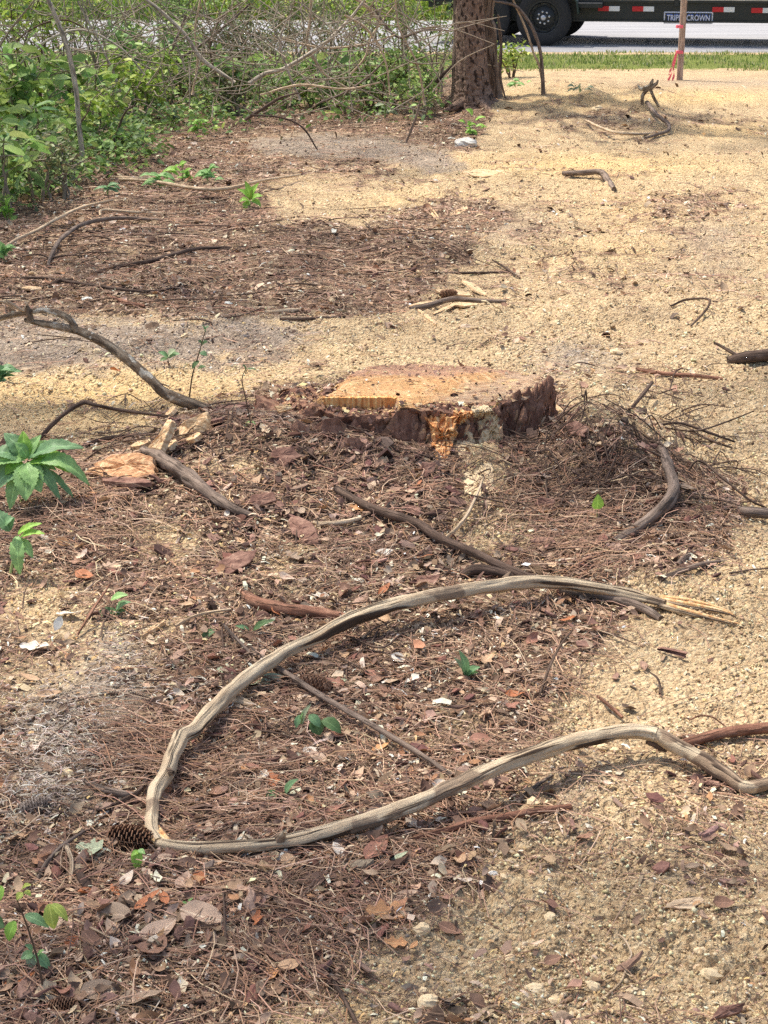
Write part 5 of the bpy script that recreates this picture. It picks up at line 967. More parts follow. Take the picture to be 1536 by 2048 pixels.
# ---- trailer
m_black = plain_mat('black_painted_steel', (.022, .025, .027), .42, .3, 30, 0, .5); m_tyre = plain_mat('tyre_rubber', (.035, .035, .037), .85, .35, 40, 0, .25, .003); m_steel = plain_mat('bright_nut', (.55, .55, .56), .35, .2, 40, .8)
m_redtape = plain_mat('red_reflector', srgb(196, 44, 50), .4, .15); m_whtape = plain_mat('white_reflector', srgb(226, 226, 226), .4, .12); m_blue = plain_mat('blue_plate', srgb(58, 96, 178), .4, .15); m_silver = plain_mat('silver_letters', srgb(214, 214, 226), .35, .1, 40, 0, .5)
m_deck = wood_mat('grey_deck_board', [(.3, srgb(150, 142, 132)), (.5, srgb(186, 178, 166)), (.72, srgb(214, 206, 194))], 4, 40, 40); m_grn = plain_mat('dark_green_edge', (.03, .05, .042), .5, .2)
T0 = np.array([atY(1085, 97, 24.5)[0], 24.5, .03])
trailer = empty('flatbed_trailer', T0, 'black twin axle flatbed trailer parked on the road behind the tree', 'trailer')
def tp(name, VF, material, parent=None, smooth=False):
    V, F = VF; return obj(name, np.asarray(V) + T0, F, material, parent or trailer, smooth=smooth)
def lathe_y(prof, cx, cz, cy, seg=40):
    """profile (radius, offset along the axle) spun round an axle along Y"""
    th = np.linspace(0, 2 * np.pi, seg, endpoint=False); pr = np.array(prof); R_, Y_ = pr[:, 0], pr[:, 1]
    V = np.stack([cx + R_[:, None] * np.cos(th), np.repeat((cy + Y_)[:, None], seg, 1), cz + R_[:, None] * np.sin(th)], -1).reshape(-1, 3); i = np.arange(len(pr) * seg).reshape(len(pr), seg); nx = np.roll(i, -1, 1)
    return V, np.stack([i[:-1], i[1:], nx[1:], nx[:-1]], -1).reshape(-1, 4)
def wheel(cx, cy, flip=1):
    rad = .39; ty = [(.235, 0), (.25, -.012), (.30, -.022), (.345, -.016), (.372, .004)]
    for k in range(5): ty += [(.385, .018 + k * .038), (.39, .022 + k * .038), (.39, .044 + k * .038), (.378, .046 + k * .038)]
    ty += [(.372, .215), (.34, .235), (.24, .225)]
    w = tp('wheel', lathe_y([(a, b_ * flip) for a, b_ in ty], cx, rad, cy, 56), m_tyre, smooth=True)
    rim_ = tp('rim', lathe_y([(.24, .004 * flip), (.225, -.004 * flip), (.21, .03 * flip), (.20, .075 * flip), (.16, .06 * flip), (.15, .045 * flip), (.09, .04 * flip), (.085, .03 * flip), (.0, .03 * flip)], cx, rad, cy, 40), m_black, w, True)
    hub = tp('hub_cap', lathe_y([(.042, .035 * flip), (.040, -.02 * flip), (.03, -.034 * flip), (.0, -.038 * flip)], cx, rad, cy, 20), m_steel, w, True)
    for k in range(8):
        a = k * math.pi / 4 + .2; tp('lug_nut', lathe_y([(.015, .04 * flip), (.015, .012 * flip), (.0, .008 * flip)], cx + .082 * math.cos(a), rad + .082 * math.sin(a), cy, 6), m_steel, w)
        tp('hand_hole', lathe_y([(.024, .05 * flip), (.0, .052 * flip)], cx + .178 * math.cos(a + .2), rad + .178 * math.sin(a + .2), cy, 10), m_tyre, w)
for cx_ in (0, -.88): wheel(cx_, 0); wheel(cx_, 2.5, -1)
for cx_ in (0, -.88): tp('axle', lathe_y([(.0, .2), (.045, .2), (.045, 2.3), (.0, 2.3)], cx_, .39, 0, 14), m_black)
fp = [(.50, .46), (.47, .62), (.36, .80), (.18, .90), (-.1, .93), (-.78, .93), (-1.06, .90), (-1.24, .80), (-1.35, .62), (-1.38, .46)]
for nm, y0, zz in (('fender', -.03, 0), ('fender', 2.26, 0)):
    vs_ = []; 
    for (a, b_) in fp:
        for yy in (y0, y0 + .27): vs_.append((a, yy, b_)); vs_.append((a * .985 - .006, yy, b_ - .02))
    Fq = []
    for k in range(len(fp) - 1):
        o_ = k * 4; Fq += [(o_, o_ + 4, o_ + 6, o_ + 2), (o_ + 1, o_ + 3, o_ + 7, o_ + 5), (o_, o_ + 1, o_ + 5, o_ + 4), (o_ + 2, o_ + 6, o_ + 7, o_ + 3)]
    tp(nm, (np.array(vs_), np.array(Fq)), m_grn)
for y0 in (.29, 2.19):
    tp('side_rail', join([box(1.3, y0, .612, 6.4, .07, .03), box(1.9, y0 + .01, .475, 5.2, .03, .25), box(1.9, y0, .345, 5.2, .07, .025)]), m_black)
for k in range(9): tp('cross_member', box(-1.7 + k * .72, 1.24, .55, .05, 1.84, .08), m_black)
for k in range(9): tp('deck_board', box(1.3, .36 + k * .22, .648, 6.36, .205, .036 + (k % 3) * .002), m_deck)
tp('step_bracket', box(.64, .18, .56, .36, .2, .07, .01), m_black)
X = lambda px: (px - 1085) / 134.0
Zp = lambda py: (97 - py) / 134.0
for a, y0, y1 in ((1185, 24, 33), (1250, 24, 33), (1400, 24, 33), (1472, 25, 34), (1505, 44, 51)):
    t = tp('reflector_strip', box(X(a + 10.5), .292 if y0 < 40 else .25, (Zp(y0) + Zp(y1)) / 2, 21 / 134, .006 + (.05 if y0 < 40 else 0), (y1 - y0) / 134), m_redtape); tp('white_half', box(X(a + 31), .292 if y0 < 40 else .25, (Zp(y0) + Zp(y1)) / 2, 20 / 134, .006 + (.05 if y0 < 40 else 0), (y1 - y0) / 134), m_whtape, t)
pl = tp('name_plate', box(X(1356), .283, Zp(44), 92 / 134, .02, 22 / 134, .008), m_silver)
tp('plate_face', box(X(1356), .272, Zp(44), 87 / 134, .012, 17.5 / 134), m_black, pl)
def letters(txt, cx, cz, yf, width, height, material, parent, depth=.004, nm='letter'):
    cu = bpy.data.curves.new(nm, 'FONT'); cu.body = txt; cu.align_x = 'CENTER'; cu.align_y = 'CENTER'; cu.extrude = depth; cu.offset = .012; cu.resolution_u = 2
    tmp = bpy.data.objects.new(nm, cu); C.objects.link(tmp); dg = bpy.context.evaluated_depsgraph_get(); me = bpy.data.meshes.new_from_object(tmp.evaluated_get(dg)); bpy.data.objects.remove(tmp); bpy.data.curves.remove(cu)
    n = len(me.vertices); co = np.empty(n * 3, np.float32); me.vertices.foreach_get('co', co); co = co.reshape(-1, 3); mn, mx = co.min(0), co.max(0)
    x = (co[:, 0] - (mn[0] + mx[0]) / 2) / (mx[0] - mn[0]) * width + cx; z = (co[:, 1] - (mn[1] + mx[1]) / 2) / (mx[1] - mn[1]) * height + cz; y = yf - co[:, 2]
    base = wloc(parent); out = np.stack([x, y, z], -1) + T0 - base; me.vertices.foreach_set('co', np.ascontiguousarray(out, np.float32).ravel()); me.materials.clear(); me.materials.append(material); me.name = nm
    o = bpy.data.objects.new(nm, me); C.objects.link(o); o.parent = parent; return o
letters('TRIPLE CROWN', X(1356), Zp(44), .2645, 82 / 134, 14.5 / 134, m_blue, pl, .001, 'lettering_edge')
letters('TRIPLE CROWN', X(1356), Zp(44), .262, 80 / 134, 10.5 / 134, m_silver, pl, .001, 'lettering')
for a in (1333, 1507): tp('stake_post', box(X(a), .27, .86, 9 / 134, .05, .62, .006), m_black)
for a in (1333, 1507): tp('stake_post', box(X(a), 2.22, .86, 9 / 134, .05, .62, .006), m_black)
tp('top_rail', box(1.6, .27, 1.16, 5.0, .05, .05), m_black); tp('headboard', box(4.46, 1.24, .9, .06, 1.9, .55), m_black)
tp('coupling_tongue', join([box(5.2, 1.24, .5, 1.5, .12, .12), box(4.9, .9, .5, .9, .1, .1)]), m_black); tp('tail_light', box(X(1437), .29, Zp(31), .07, .03, .05, .006), m_black)
for k in range(7): tp('chain_link', lathe_y([(.012, -.008), (.03, -.008), (.03, .008), (.012, .008), (.012, -.008)], X(1516) + .004 * (k % 2), Zp(4 + k * 6), .24, 12), m_steel)
trailer.rotation_euler = (0, 0, R(-12))
Pl, rl = spline([T0 + np.array([X(1402), .55, .73]), T0 + np.array([X(1440), .5, .74]), T0 + np.array([X(1484), .47, .74])], 14, [.07, .075, .07]); V, F, uv = tube(Pl, rl, 14, .08, 5)
tag(obj('cut_log', V, F, m_redbark, None, origin=Pl[0], uv=uv), 'short brown cut log lying on the trailer deck', 'log')

# grass verge and the weeds across the road
def blades(n, gen, hmin, hmax, w, cols, wts, lean=.5):
    x, y = gen(n); n = len(x); z = H(x, y); h = rng.uniform(hmin, hmax, n); a = rng.uniform(0, 6.28, n); l = rng.uniform(0, lean, n) * h; b_ = rng.uniform(0, 6.28, n); ww = w * rng.uniform(.6, 1.3, n)
    p = np.stack([x, y, z], -1); sd = np.stack([np.cos(a), np.sin(a), a * 0], -1) * ww[:, None]; m1 = p + np.stack([np.cos(b_) * l * .35, np.sin(b_) * l * .35, h * .6], -1); tp_ = p + np.stack([np.cos(b_) * l, np.sin(b_) * l, h], -1)
    V = np.stack([p - sd, p + sd, m1 + sd * .7, m1 - sd * .7, tp_], 1).reshape(-1, 3); i = np.arange(n)[:, None] * 5
    return V, [(i[:, :, None] + np.array([[0, 1, 2, 3]])[None]).reshape(-1, 4), (i[:, :, None] + np.array([[3, 2, 4]])[None]).reshape(-1, 3)], np.repeat(palette(n, cols, wts), 5, 0)
def g1(n):
    y = rng.uniform(20.2, 23.6, n); x = rng.uniform(-7, 10, n); d = fbm(x * 1.4, y * 1.8, 400, 3); k = (d - .24 + .25 * np.exp(-((y - 22) / .9) ** 2) + .1 * (x > 1)) > rng.uniform(-.25, .35, n); return x[k], y[k]
V, F, c = blades(52000, g1, .015, .055, .006, [(128, 150, 78), (152, 166, 92), (104, 124, 62), (196, 190, 138), (214, 204, 160)], [4, 3, 3, 2, 1]); tag(obj('grass', V, F, m_leaf, col=c), 'patchy green grass on the road verge', 'grass', kind='stuff')
def g2(n):
    y = 32.9 + rng.exponential(4, n); x = rng.uniform(-15, 14, n); k = y < 60; return x[k], y[k]
V, F, c = blades(60000, g2, .15, .75, .022, [(150, 176, 70), (120, 150, 58), (186, 204, 96), (92, 122, 50), (206, 210, 128)], [4, 4, 3, 2, 1], .8); tag(obj('tall_weeds', V, F, m_leaf, col=c), 'bright green tall weeds along the far side of the road', 'weeds', kind='stuff')
# ================================================================== BRUSH AT THE LEFT
LT = np.array([(0, 0, 0), (.3, -.2, .05), (.3, .2, .05), (.7, -.19, .02), (.7, .19, .02), (1, 0, -.12), (.3, 0, 0), (.7, 0, -.04)], float)
LF3 = np.array([(0, 1, 6), (0, 6, 2), (3, 5, 7), (7, 5, 4)]); LF4 = np.array([(1, 3, 7, 6), (6, 7, 4, 2)])
def leaves_at(pts, size, cols, wts, upn=.5, wide=1.0, rs=None):
    n = len(pts); rm = rot_zxy(rng.uniform(0, 6.28, n), rng.normal(0, upn, n), rng.normal(.15, upn, n)); sc = size * rng.uniform(.6, 1.35, n); T = LT * np.array([1, wide, 1])
    V = np.einsum('nij,kj->nki', rm, T) * sc[:, None, None] + pts[:, None, :]; i = np.arange(n)[:, None, None] * 8
    return V.reshape(-1, 3), [(i + LF4[None]).reshape(-1, 4), (i + LF3[None]).reshape(-1, 3)], np.repeat(palette(n, cols, wts, .2), 8, 0)
GRN = ([(124, 152, 80), (146, 172, 94), (102, 130, 70), (172, 192, 112), (84, 108, 62)], [5, 5, 4, 2, 2]); YEL = ([(146, 172, 70), (172, 190, 92), (118, 148, 60), (190, 200, 120)], [4, 3, 3, 1]); DUL = ([(114, 128, 84), (134, 142, 98), (96, 110, 72), (156, 152, 108), (144, 116, 88)], [4, 3, 3, 1.5, 1]); BLU = ([(86, 134, 88), (108, 154, 104), (70, 112, 74)], [3, 3, 2])
def shrub(px, py, h, spread, nstem, nleaf, size, cols, label, seed, name='leafy_shrub', cat='shrub', low=.15, dead=.3):
    r_ = np.random.default_rng(seed); b = at(px, py); t = empty(name, b, label, cat, 'shrubs in the brush at the left'); parts = []; tips = []
    for k in range(nstem):
        a = r_.uniform(0, 6.28); L = h * r_.uniform(.6, 1.05); ln = spread * r_.uniform(.25, 1.0)
        P0 = b + np.array([r_.normal(0, .07), r_.normal(0, .07), -.03]); P2 = P0 + np.array([math.cos(a) * ln, math.sin(a) * ln * .6, L]); P1 = (P0 + P2) / 2 + np.array([-math.cos(a) * ln * .2, 0, L * .08]) + r_.normal(0, .05, 3)
        P, rr = spline([P0, P1, P2], 14, [.010 + .005 * r_.random(), .007, .003]); P = jitter_path(P, .035, seed + k, 4); V, F, uv = tube(P, rr, 5, .1, seed + k); parts.append((V, F)); tips.append(P)
        for q in range(5):
            i0 = r_.integers(5, 13); a2 = r_.uniform(0, 6.28); l2 = r_.uniform(.12, .42) * h * .6; S = [P[i0], P[i0] + np.array([math.cos(a2) * l2 * .5, math.sin(a2) * l2 * .5, l2 * r_.uniform(-.1, .45)]) + r_.normal(0, .02, 3), P[i0] + np.array([math.cos(a2) * l2, math.sin(a2) * l2, l2 * r_.uniform(-.3, .6)])]
            Q, rq_ = spline(S, 8, [.004, .003, .0015]); V, F, uv = tube(Q, rq_, 4, .1, seed + q); parts.append((V, F)); tips.append(Q)
    V, F = join(parts); obj('stems', V, F, m_stemgrey if seed % 3 else m_stembrown, t)
    allp = np.concatenate([p[2:] for p in tips]); w = np.clip((allp[:, 2] - b[2]) / h, 0, 1.2); pr = np.clip(w - low, .02, 1); pr /= pr.sum(); pk = allp[r_.choice(len(allp), nleaf, p=pr)] + r_.normal(0, .045, (nleaf, 3))
    V, F, c = leaves_at(pk, size, *cols, upn=.6, wide=r_.uniform(.7, 1.2)); obj('foliage', V, F, m_leaf, t, col=c); return t
m_stemgrey = plain_mat('stem_grey', srgb(150, 138, 122), .9, .4, 60, 0, .15); m_stembrown = plain_mat('stem_brown', srgb(106, 88, 72), .9, .4, 60, 0, .15)
SH = [(-60, 330, 1.5, .8, 10, 800, .07, GRN, 'tall green shrub at the left frame edge behind the slim sapling'), (60, 235, 1.35, .8, 11, 700, .07, YEL, 'dense green shrub at the upper left, left of the slim sapling'), (215, 200, 1.1, .8, 10, 560, .065, GRN, 'dull green shrub just right of the slim sapling'), (330, 178, 1.3, .7, 8, 800, .06, GRN, 'green shrub whose leaves hang into the pale road at upper left'),
      (430, 168, .95, .8, 9, 900, .055, DUL, 'thin twiggy shrub in front of the road, left of centre brush'), (545, 160, 1.0, .7, 9, 850, .05, DUL, 'sparse grey twigged shrub in the middle of the brush'), (650, 185, .8, .7, 8, 650, .05, DUL, 'low dull shrub near the white lump'), (735, 150, 1.25, .6, 9, 900, .05, YEL, 'yellow green shrub rising above the road, right part of the brush'), (815, 165, 1.4, .7, 10, 1500, .05, YEL, 'bright loose shrub left of the pine tree'),
      (870, 200, .9, .55, 8, 800, .05, GRN, 'dark leaved shrub hard against the left of the pine trunk'), (780, 225, .55, .5, 7, 520, .055, GRN, 'low green shrub in front of the bright loose one'), (470, 232, .5, .55, 8, 600, .05, DUL, 'low olive bush at the dark litter edge, centre'), (130, 300, .6, .6, 8, 560, .07, YEL, 'leafy bush behind the slim sapling foot'), (20, 380, .5, .55, 8, 620, .065, GRN, 'low leafy bush at the left edge above the pale stick'), (120, 400, .4, .4, 7, 420, .05, DUL, 'small dull bush at the needle litter edge'), (275, 245, .6, .6, 7, 600, .07, YEL, 'light green bush with broad leaves in the left brush'), (1015, 155, .45, .25, 5, 240, .055, YEL, 'small bright shrub on the right side of the pine tree'), (600, 130, 1.2, .8, 8, 800, .06, DUL, 'far shrub by the road edge, centre of the brush'), (150, 150, 1.3, .9, 9, 560, .075, YEL, 'far green shrub by the road at upper left'), (400, 130, 1.1, .9, 8, 900, .06, GRN, 'far shrub before the road with bright weeds behind'), (690, 120, 1.2, .8, 8, 900, .06, GRN, 'far green shrub before the road, right of the brush middle'), (560, 215, .5, .7, 8, 650, .055, GRN, 'low green thicket behind the dark dead branch'), (380, 215, .5, .6, 8, 600, .06, GRN, 'low green thicket beside the blue green plant'), (690, 225, .35, .5, 7, 420, .05, DUL, 'low dull thicket left of the pine litter'), (860, 235, .35, .4, 7, 380, .05, GRN, 'knee high green tuft at the foot of the pine'), (500, 175, .8, .8, 9, 900, .055, DUL, 'dull thicket under the grey dead limb'), (300, 190, .9, .8, 9, 1000, .06, GRN, 'waist high green thicket right of the sapling')]
for q, s in enumerate(SH): shrub(*s, seed=500 + q * 7)
# slim sapling and the grey dead limbs tangled in the brush
sp_t = empty('slim_sapling', at(165, 338), 'slim pale barked sapling leaning through the left brush', 'sapling'); sY2 = at(165, 338)[1]
air('trunk', [(168, 345), (163, 300), (157, 240), (152, 180), (143, 130), (130, 82), (112, 35), (92, -10), (70, -60)], [13, 11, 10, 10, 10, 10, 9, 9, 7], sY2, m_pale_limb, sp_t, 301, 10, .08)
air('twig', [(158, 250), (175, 225), (182, 200)], [4, 3, 2], sY2, m_stembrown, sp_t, 302, 5)
DB = [('pale arching stem crossing the sapling in the left brush', [(20, 150), (80, 90), (160, 60), (240, 95), (290, 150)], [5, 5, 5, 4, 3], 13.0, m_pale_limb), ('pale stem leaning left behind the sapling', [(250, 210), (225, 140), (190, 70), (150, -8)], [5, 5, 5, 4], 14.0, m_pale_limb), ('thin white stem upright in front of the road, centre left', [(385, 190), (395, 120), (390, 60), (402, -8)], [5, 4, 4, 4], 13.8, m_palestick), ('pale forked stem over the thicket behind the white lump', [(600, 200), (575, 140), (560, 80), (585, 20)], [6, 5, 5, 3], 13.9, m_pale_limb), ('pale drooping cane before the yellow green shrub', [(690, 30), (735, 60), (770, 120), (780, 190)], [5, 5, 4, 3], 13.6, m_palestick), ('thin pale cane crossing low over the brush floor', [(520, 190), (600, 170), (690, 178), (760, 165)], [4, 5, 4, 3], 13.2, m_palestick), ('leaning pale cane near the pine tree', [(850, 210), (835, 130), (800, 60), (790, 0)], [5, 4, 4, 4], 14.4, m_palestick), ('lichen pale dead limb slanting down through the brush centre', [(283, -8), (330, 30), (372, 72), (398, 112), (425, 135), (470, 165)], [7, 8, 8, 9, 9, 6], 13.4, m_pale_limb), ('long grey dead limb rising from the brush floor toward the upper right', [(498, 168), (530, 148), (566, 138), (618, 108), (655, 82), (696, 42), (730, 0)], [10, 9, 8, 8, 7, 6, 5], 14.2, m_pale_limb), ('thin white stem hanging down near the white lump', [(622, -8), (620, 40), (614, 88), (630, 120), (652, 150), (704, 182)], [5, 5, 6, 6, 5, 4], 14.6, m_palestick), ('straight grey dead stick crossing the upper brush', [(340, 130), (400, 92), (450, 52), (500, 8)], [5, 6, 6, 5], 15.2, m_greybark),
      ('low grey stick along the left brush floor', [(95, 172), (140, 174), (180, 182), (225, 200)], [5, 6, 6, 4], 13.5, m_palestick), ('forked grey limb in front of the road at centre', [(330, 132), (345, 95), (360, 60), (372, 30)], [7, 7, 6, 4], 14.8, m_greybark), ('leaning grey branch beside the pine tree', [(745, 10), (770, 50), (800, 75), (850, 60), (900, 62)], [5, 6, 6, 5, 3], 15.0, m_greybark), ('pale slanted limb at the top right of the brush', [(700, -10), (735, 15), (765, 50)], [6, 8, 5], 14.6, m_palestick),
      ('dark dead branch lying at the front of the brush', [(490, 240), (525, 218), (560, 196), (600, 185)], [7, 7, 6, 3], 12.6, m_darkbark), ('dark dead limb slanting against the pine trunk', [(830, 200), (865, 170), (895, 142), (915, 122)], [9, 9, 8, 6], 15.2, m_darkbark), ('thin grey stem standing before the pine tree', [(812, 285), (830, 240), (842, 196)], [5, 5, 3], 12.2, m_greybark), ('thin drooping stem over the dark litter', [(500, 230), (560, 235), (605, 255), (635, 300)], [4, 4, 4, 3], 12.2, m_darkbark), ('thin dark stem rising by the olive bush', [(215, 310), (232, 270), (250, 225), (270, 210)], [5, 5, 4, 3], 12.0, m_darkbark), ('arched bramble cane at the left brush', [(0, 118), (60, 60), (130, 40), (190, 70)], [4, 4, 4, 3], 13.8, m_stembrown),
      ('arched thin cane in the upper centre of the brush', [(430, 150), (420, 90), (440, 40), (480, 5)], [4, 4, 4, 3], 14.4, m_stembrown), ('grey cane reaching right across the brush', [(560, 75), (640, 95), (720, 90), (790, 70)], [4, 4, 4, 3], 14.5, m_palestick), ('thin crossed cane right of the brush centre', [(700, 150), (730, 115), (745, 70), (790, 10)], [5, 5, 4, 3], 14.8, m_palestick), ('fallen grey cane low by the pine foot', [(640, 205), (690, 185), (740, 150), (770, 120)], [4, 5, 4, 3], 14.0, m_greybark)]
for q, (lab, pts, w, Y, mt) in enumerate(DB):
    zlow = min(float(atY(a, c, Y)[2]) for a, c in pts); o = air('dead_branch', pts, w, Y, mt, None, 320 + q, 7, .1); tag(o, lab, 'dead branch')
# finer tangle of twigs nobody could count
parts = []; r_ = np.random.default_rng(9)
for q in range(620):
    a = r_.uniform(-200, 890); c = r_.uniform(30, 240); Y = r_.uniform(12.5, 17.5); p = atY(a, c, Y)
    if p[2] < .03: p[2] = .05 + r_.random() * .4
    L = r_.uniform(.25, .9); an = r_.uniform(0, 6.28); d = np.array([math.cos(an), r_.normal(0, .5), abs(math.sin(an)) * .9]); d /= np.linalg.norm(d)
    P, rr = spline([p, p + d * L * .5 + r_.normal(0, .06, 3), p + d * L + r_.normal(0, .08, 3)], 9, [.005, .004, .002]); P[:, 2] = np.maximum(P[:, 2], .01); V, F, uv = tube(P, rr, 4, .1, q); parts.append((V, F))
V, F = join(parts); tag(obj('brush_twigs', V, F, m_stemgrey), 'grey twig tangle filling the brush', 'twigs', kind='stuff')
# low ground leaves
P_GREEN = [(-600, 40), (880, 40), (905, 190), (840, 262), (700, 262), (560, 258), (460, 285), (360, 290), (320, 340), (170, 395), (60, 440), (-600, 560)]
y = np.exp(rng.uniform(math.log(8.3), math.log(22), 90000)); x = y * rng.uniform(-.36, .06, len(y)); z = H(x, y); px, py = project(x, y, z); sdv = poly_sd(px, py, P_GREEN) + 40 * fbm(x * 2, y * 2, 430, 3); cl = fbm(x * 2.2, y * 2.2, 431, 3)
k = rng.random(len(y)) < sstep(-5, 60, sdv) * sstep(-.25, .25, cl + .25 * blob(px, py, 100, 300, 250, 160)) * .8
x, y, z = x[k], y[k], z[k]; n = len(x); pts = np.stack([x, y, z + rng.uniform(.02, .22, n) * np.clip(.7 + 1.5 * cl[k], .3, 1.4)], -1)
V, F, c = leaves_at(pts, .055, [(110, 142, 72), (132, 164, 86), (88, 116, 62), (164, 186, 100), (140, 122, 86)], [5, 4, 4, 2, 1], .45, 1.25); tag(obj('undergrowth', V, F, m_leaf, col=c), 'low green undergrowth covering the brush floor', 'undergrowth', kind='stuff')

# tall weeds with larger, paler leaves breaking the thicket's surface
for q, (px, py, h_, lab) in enumerate([(40, 300, .8, 'tall pale leaved weed in front of the left hedge of brush'), (110, 345, .55, 'pale leaved weed beside the sapling foot'), (185, 285, .7, 'pale vine heap right of the sapling'), (255, 230, .75, 'large leaved vine in the middle of the left brush'), (345, 205, .7, 'large leaved weed under the grey forked limb'), (455, 225, .5, 'pale leaved weed by the olive bush'), (625, 215, .4, 'low pale leaved weed before the white lump'), (745, 215, .5, 'pale leaved weed left of the bright pine plant'), (0, 420, .5, 'pale leaved weed at the left edge above the needles')]):
    shrub(px, py, h_, .35, 6, 130, .13, ([(150, 178, 98), (128, 164, 92), (172, 192, 116), (106, 140, 84)], [3, 3, 2, 2]), lab, 800 + q * 3, 'broadleaf_weed', 'weed')
# ---- broad leaved plants, each leaf its own part
m_midrib = plain_mat('leaf_rib', srgb(168, 190, 120), .6, .2)
def leafmat(name, c, c2=None, tr=.3):
    m, nt, b = mat(name); P = N(nt, 'ShaderNodeTexCoord').outputs['Object']; f = noise(nt, P, 60, 4, .6); uv = N(nt, 'ShaderNodeUVMap').outputs[0]; s = N(nt, 'ShaderNodeSeparateXYZ'); nt.links.new(uv, s.inputs[0])
    rib = rampf(nt, math_(nt, 'ABSOLUTE', math_(nt, 'SUBTRACT', s.outputs[1], .5)), .05, .015)
    w = math_(nt, 'ABSOLUTE', math_(nt, 'SUBTRACT', s.outputs[1], .5)); ph = math_(nt, 'SUBTRACT', math_(nt, 'MULTIPLY', s.outputs[0], 52.0), math_(nt, 'MULTIPLY', w, 40.0)); vein = rampf(nt, math_(nt, 'SINE', ph), .9, 1.0)
    cc = mix(nt, .3, c, ramp(nt, f, [(.3, (.15, .15, .15)), (.7, (.85, .85, .85))]), 'OVERLAY'); lt = tuple(min(.9, v * 1.7 + .03) for v in c); cc = mix(nt, math_(nt, 'MULTIPLY', math_(nt, 'MAXIMUM', rib, math_(nt, 'MULTIPLY', vein, .4)), .8), cc, lt)
    nt.links.new(cc, b.inputs['Base Color']); b.inputs['Roughness'].default_value = .5; b.inputs['Specular IOR Level'].default_value = .35; bump(nt, b, math_(nt, 'ADD', math_(nt, 'MULTIPLY', vein, .5), f), .4, .002)
    if tr:
        t = N(nt, 'ShaderNodeBsdfTranslucent'); nt.links.new(cc, t.inputs['Color']); ms = N(nt, 'ShaderNodeMixShader'); ms.inputs[0].default_value = tr; nt.links.new(b.outputs[0], ms.inputs[1]); nt.links.new(t.outputs[0], ms.inputs[2]); nt.links.new(ms.outputs[0], nt.nodes['Material Output'].inputs[0])
    return m
m_weed = leafmat('weed_leaf', srgb(150, 190, 118)); m_weedd = leafmat('weed_leaf_dark', srgb(122, 160, 112)); m_lime = leafmat('lime_leaf', srgb(182, 198, 96)); m_grey_g = leafmat('grey_green_leaf', srgb(150, 162, 128), tr=.15); m_dkgr = leafmat('dark_green_leaf', srgb(94, 124, 76)); m_brt = leafmat('bright_leaf', srgb(150, 194, 84))
def leaf3(name, base, tip, wid, material, parent=None, droop=.15, serr=0.0, n=13, m=5, nrm=None, label=None, cat=None, fold=.3, taper=.75, group=None):
    base = np.array(base, float); tip = np.array(tip, float); ax = tip - base; L = np.linalg.norm(ax); u = ax / L; nr_ = np.array(nrm if nrm is not None else (0, -.45, 1.0)); nr_ = nr_ - u * (nr_ @ u); nr_ /= np.linalg.norm(nr_) + 1e-9; sd = np.cross(nr_, u)
    s = np.linspace(0, 1, n); w = wid * np.sin(np.pi * np.clip(s, .02, 1) ** taper) ** .75 / 2; w = np.maximum(w, .002)
    if serr: w = w * (1 + serr * (((np.arange(n) % 2) * 2) - 1)); 
    w[-1] = .0008; c = np.linspace(-1, 1, m); S, Cc = np.meshgrid(s, c, indexing='ij')
    Wd = w[:, None] * Cc; hz = droop * L * np.sin(np.pi * S) + fold * np.abs(Wd) + .04 * L * perlin(S * 5 + base[0] * 31, Cc * 1.3, 5)
    V = base + S[..., None] * ax + Wd[..., None] * sd + hz[..., None] * nr_; i = np.arange(n * m).reshape(n, m); uv = np.stack([S, Cc * .5 + .5], -1).reshape(-1, 2)
    o = obj(name, V.reshape(-1, 3), np.stack([i[:-1, :-1], i[1:, :-1], i[1:, 1:], i[:-1, 1:]], -1).reshape(-1, 4), material, parent, origin=None if parent is not None else base, uv=uv)
    if label: tag(o, label, cat, group)
    return o
# the big serrated weed at the left edge
b0 = at(40, 1010); wY = b0[1]; weed = empty('serrated_weed', b0, 'large serrated leaf weed at the left edge beside the orange slab', 'weed'); hubp = atY(56, 922, wY)
P, rr = spline([b0, (b0 + hubp) / 2 + np.array([.01, 0, 0]), hubp], 10, [.005, .004, .003]); V, F, uv = tube(P, rr, 7, .05, 3); obj('stem', V, F, plain_mat('weed_stem', srgb(130, 150, 90), .7), weed, uv=uv)
for (bx, by, tx, ty, w, dy, mt, dr) in [(58, 917, 168, 896, .034, -.02, m_weedd, .14), (68, 925, 180, 972, .034, -.05, m_weed, .28), (56, 928, 52, 1002, .046, -.10, m_weed, .10), (48, 928, 82, 985, .042, -.08, m_weed, .12), (46, 931, -12, 985, .05, -.05, m_weedd, .16), (52, 918, 8, 866, .036, .04, m_weedd, .1), (56, 915, 82, 870, .024, .03, m_weed, .1), (44, 918, -20, 912, .04, 0, m_weedd, .2), (62, 918, 138, 914, .018, .0, m_brt, .15), (54, 915, 30, 885, .024, .0, m_weed, .1), (81, 933, 150, 1000, .014, -.03, m_weedd, .1), (60, 923, 112, 940, .024, -.03, m_weed, .1), (56, 918, 110, 882, .026, .03, m_weed, .12), (50, 930, 20, 1020, .034, -.08, m_weed, .12), (58, 925, 140, 945, .03, -.03, m_brt, .2), (52, 915, 46, 862, .026, .03, m_brt, .1), (50, 918, -30, 945, .04, -.02, m_weed, .2), (60, 928, 120, 1000, .024, -.06, m_weedd, .2), (46, 925, 10, 950, .03, -.04, m_brt, .12)]:
    leaf3('leaf', atY(bx, by, wY + dy * .2), atY(tx, ty, wY + dy), w * 1.5, mt, weed, dr, .07, 21, 7)
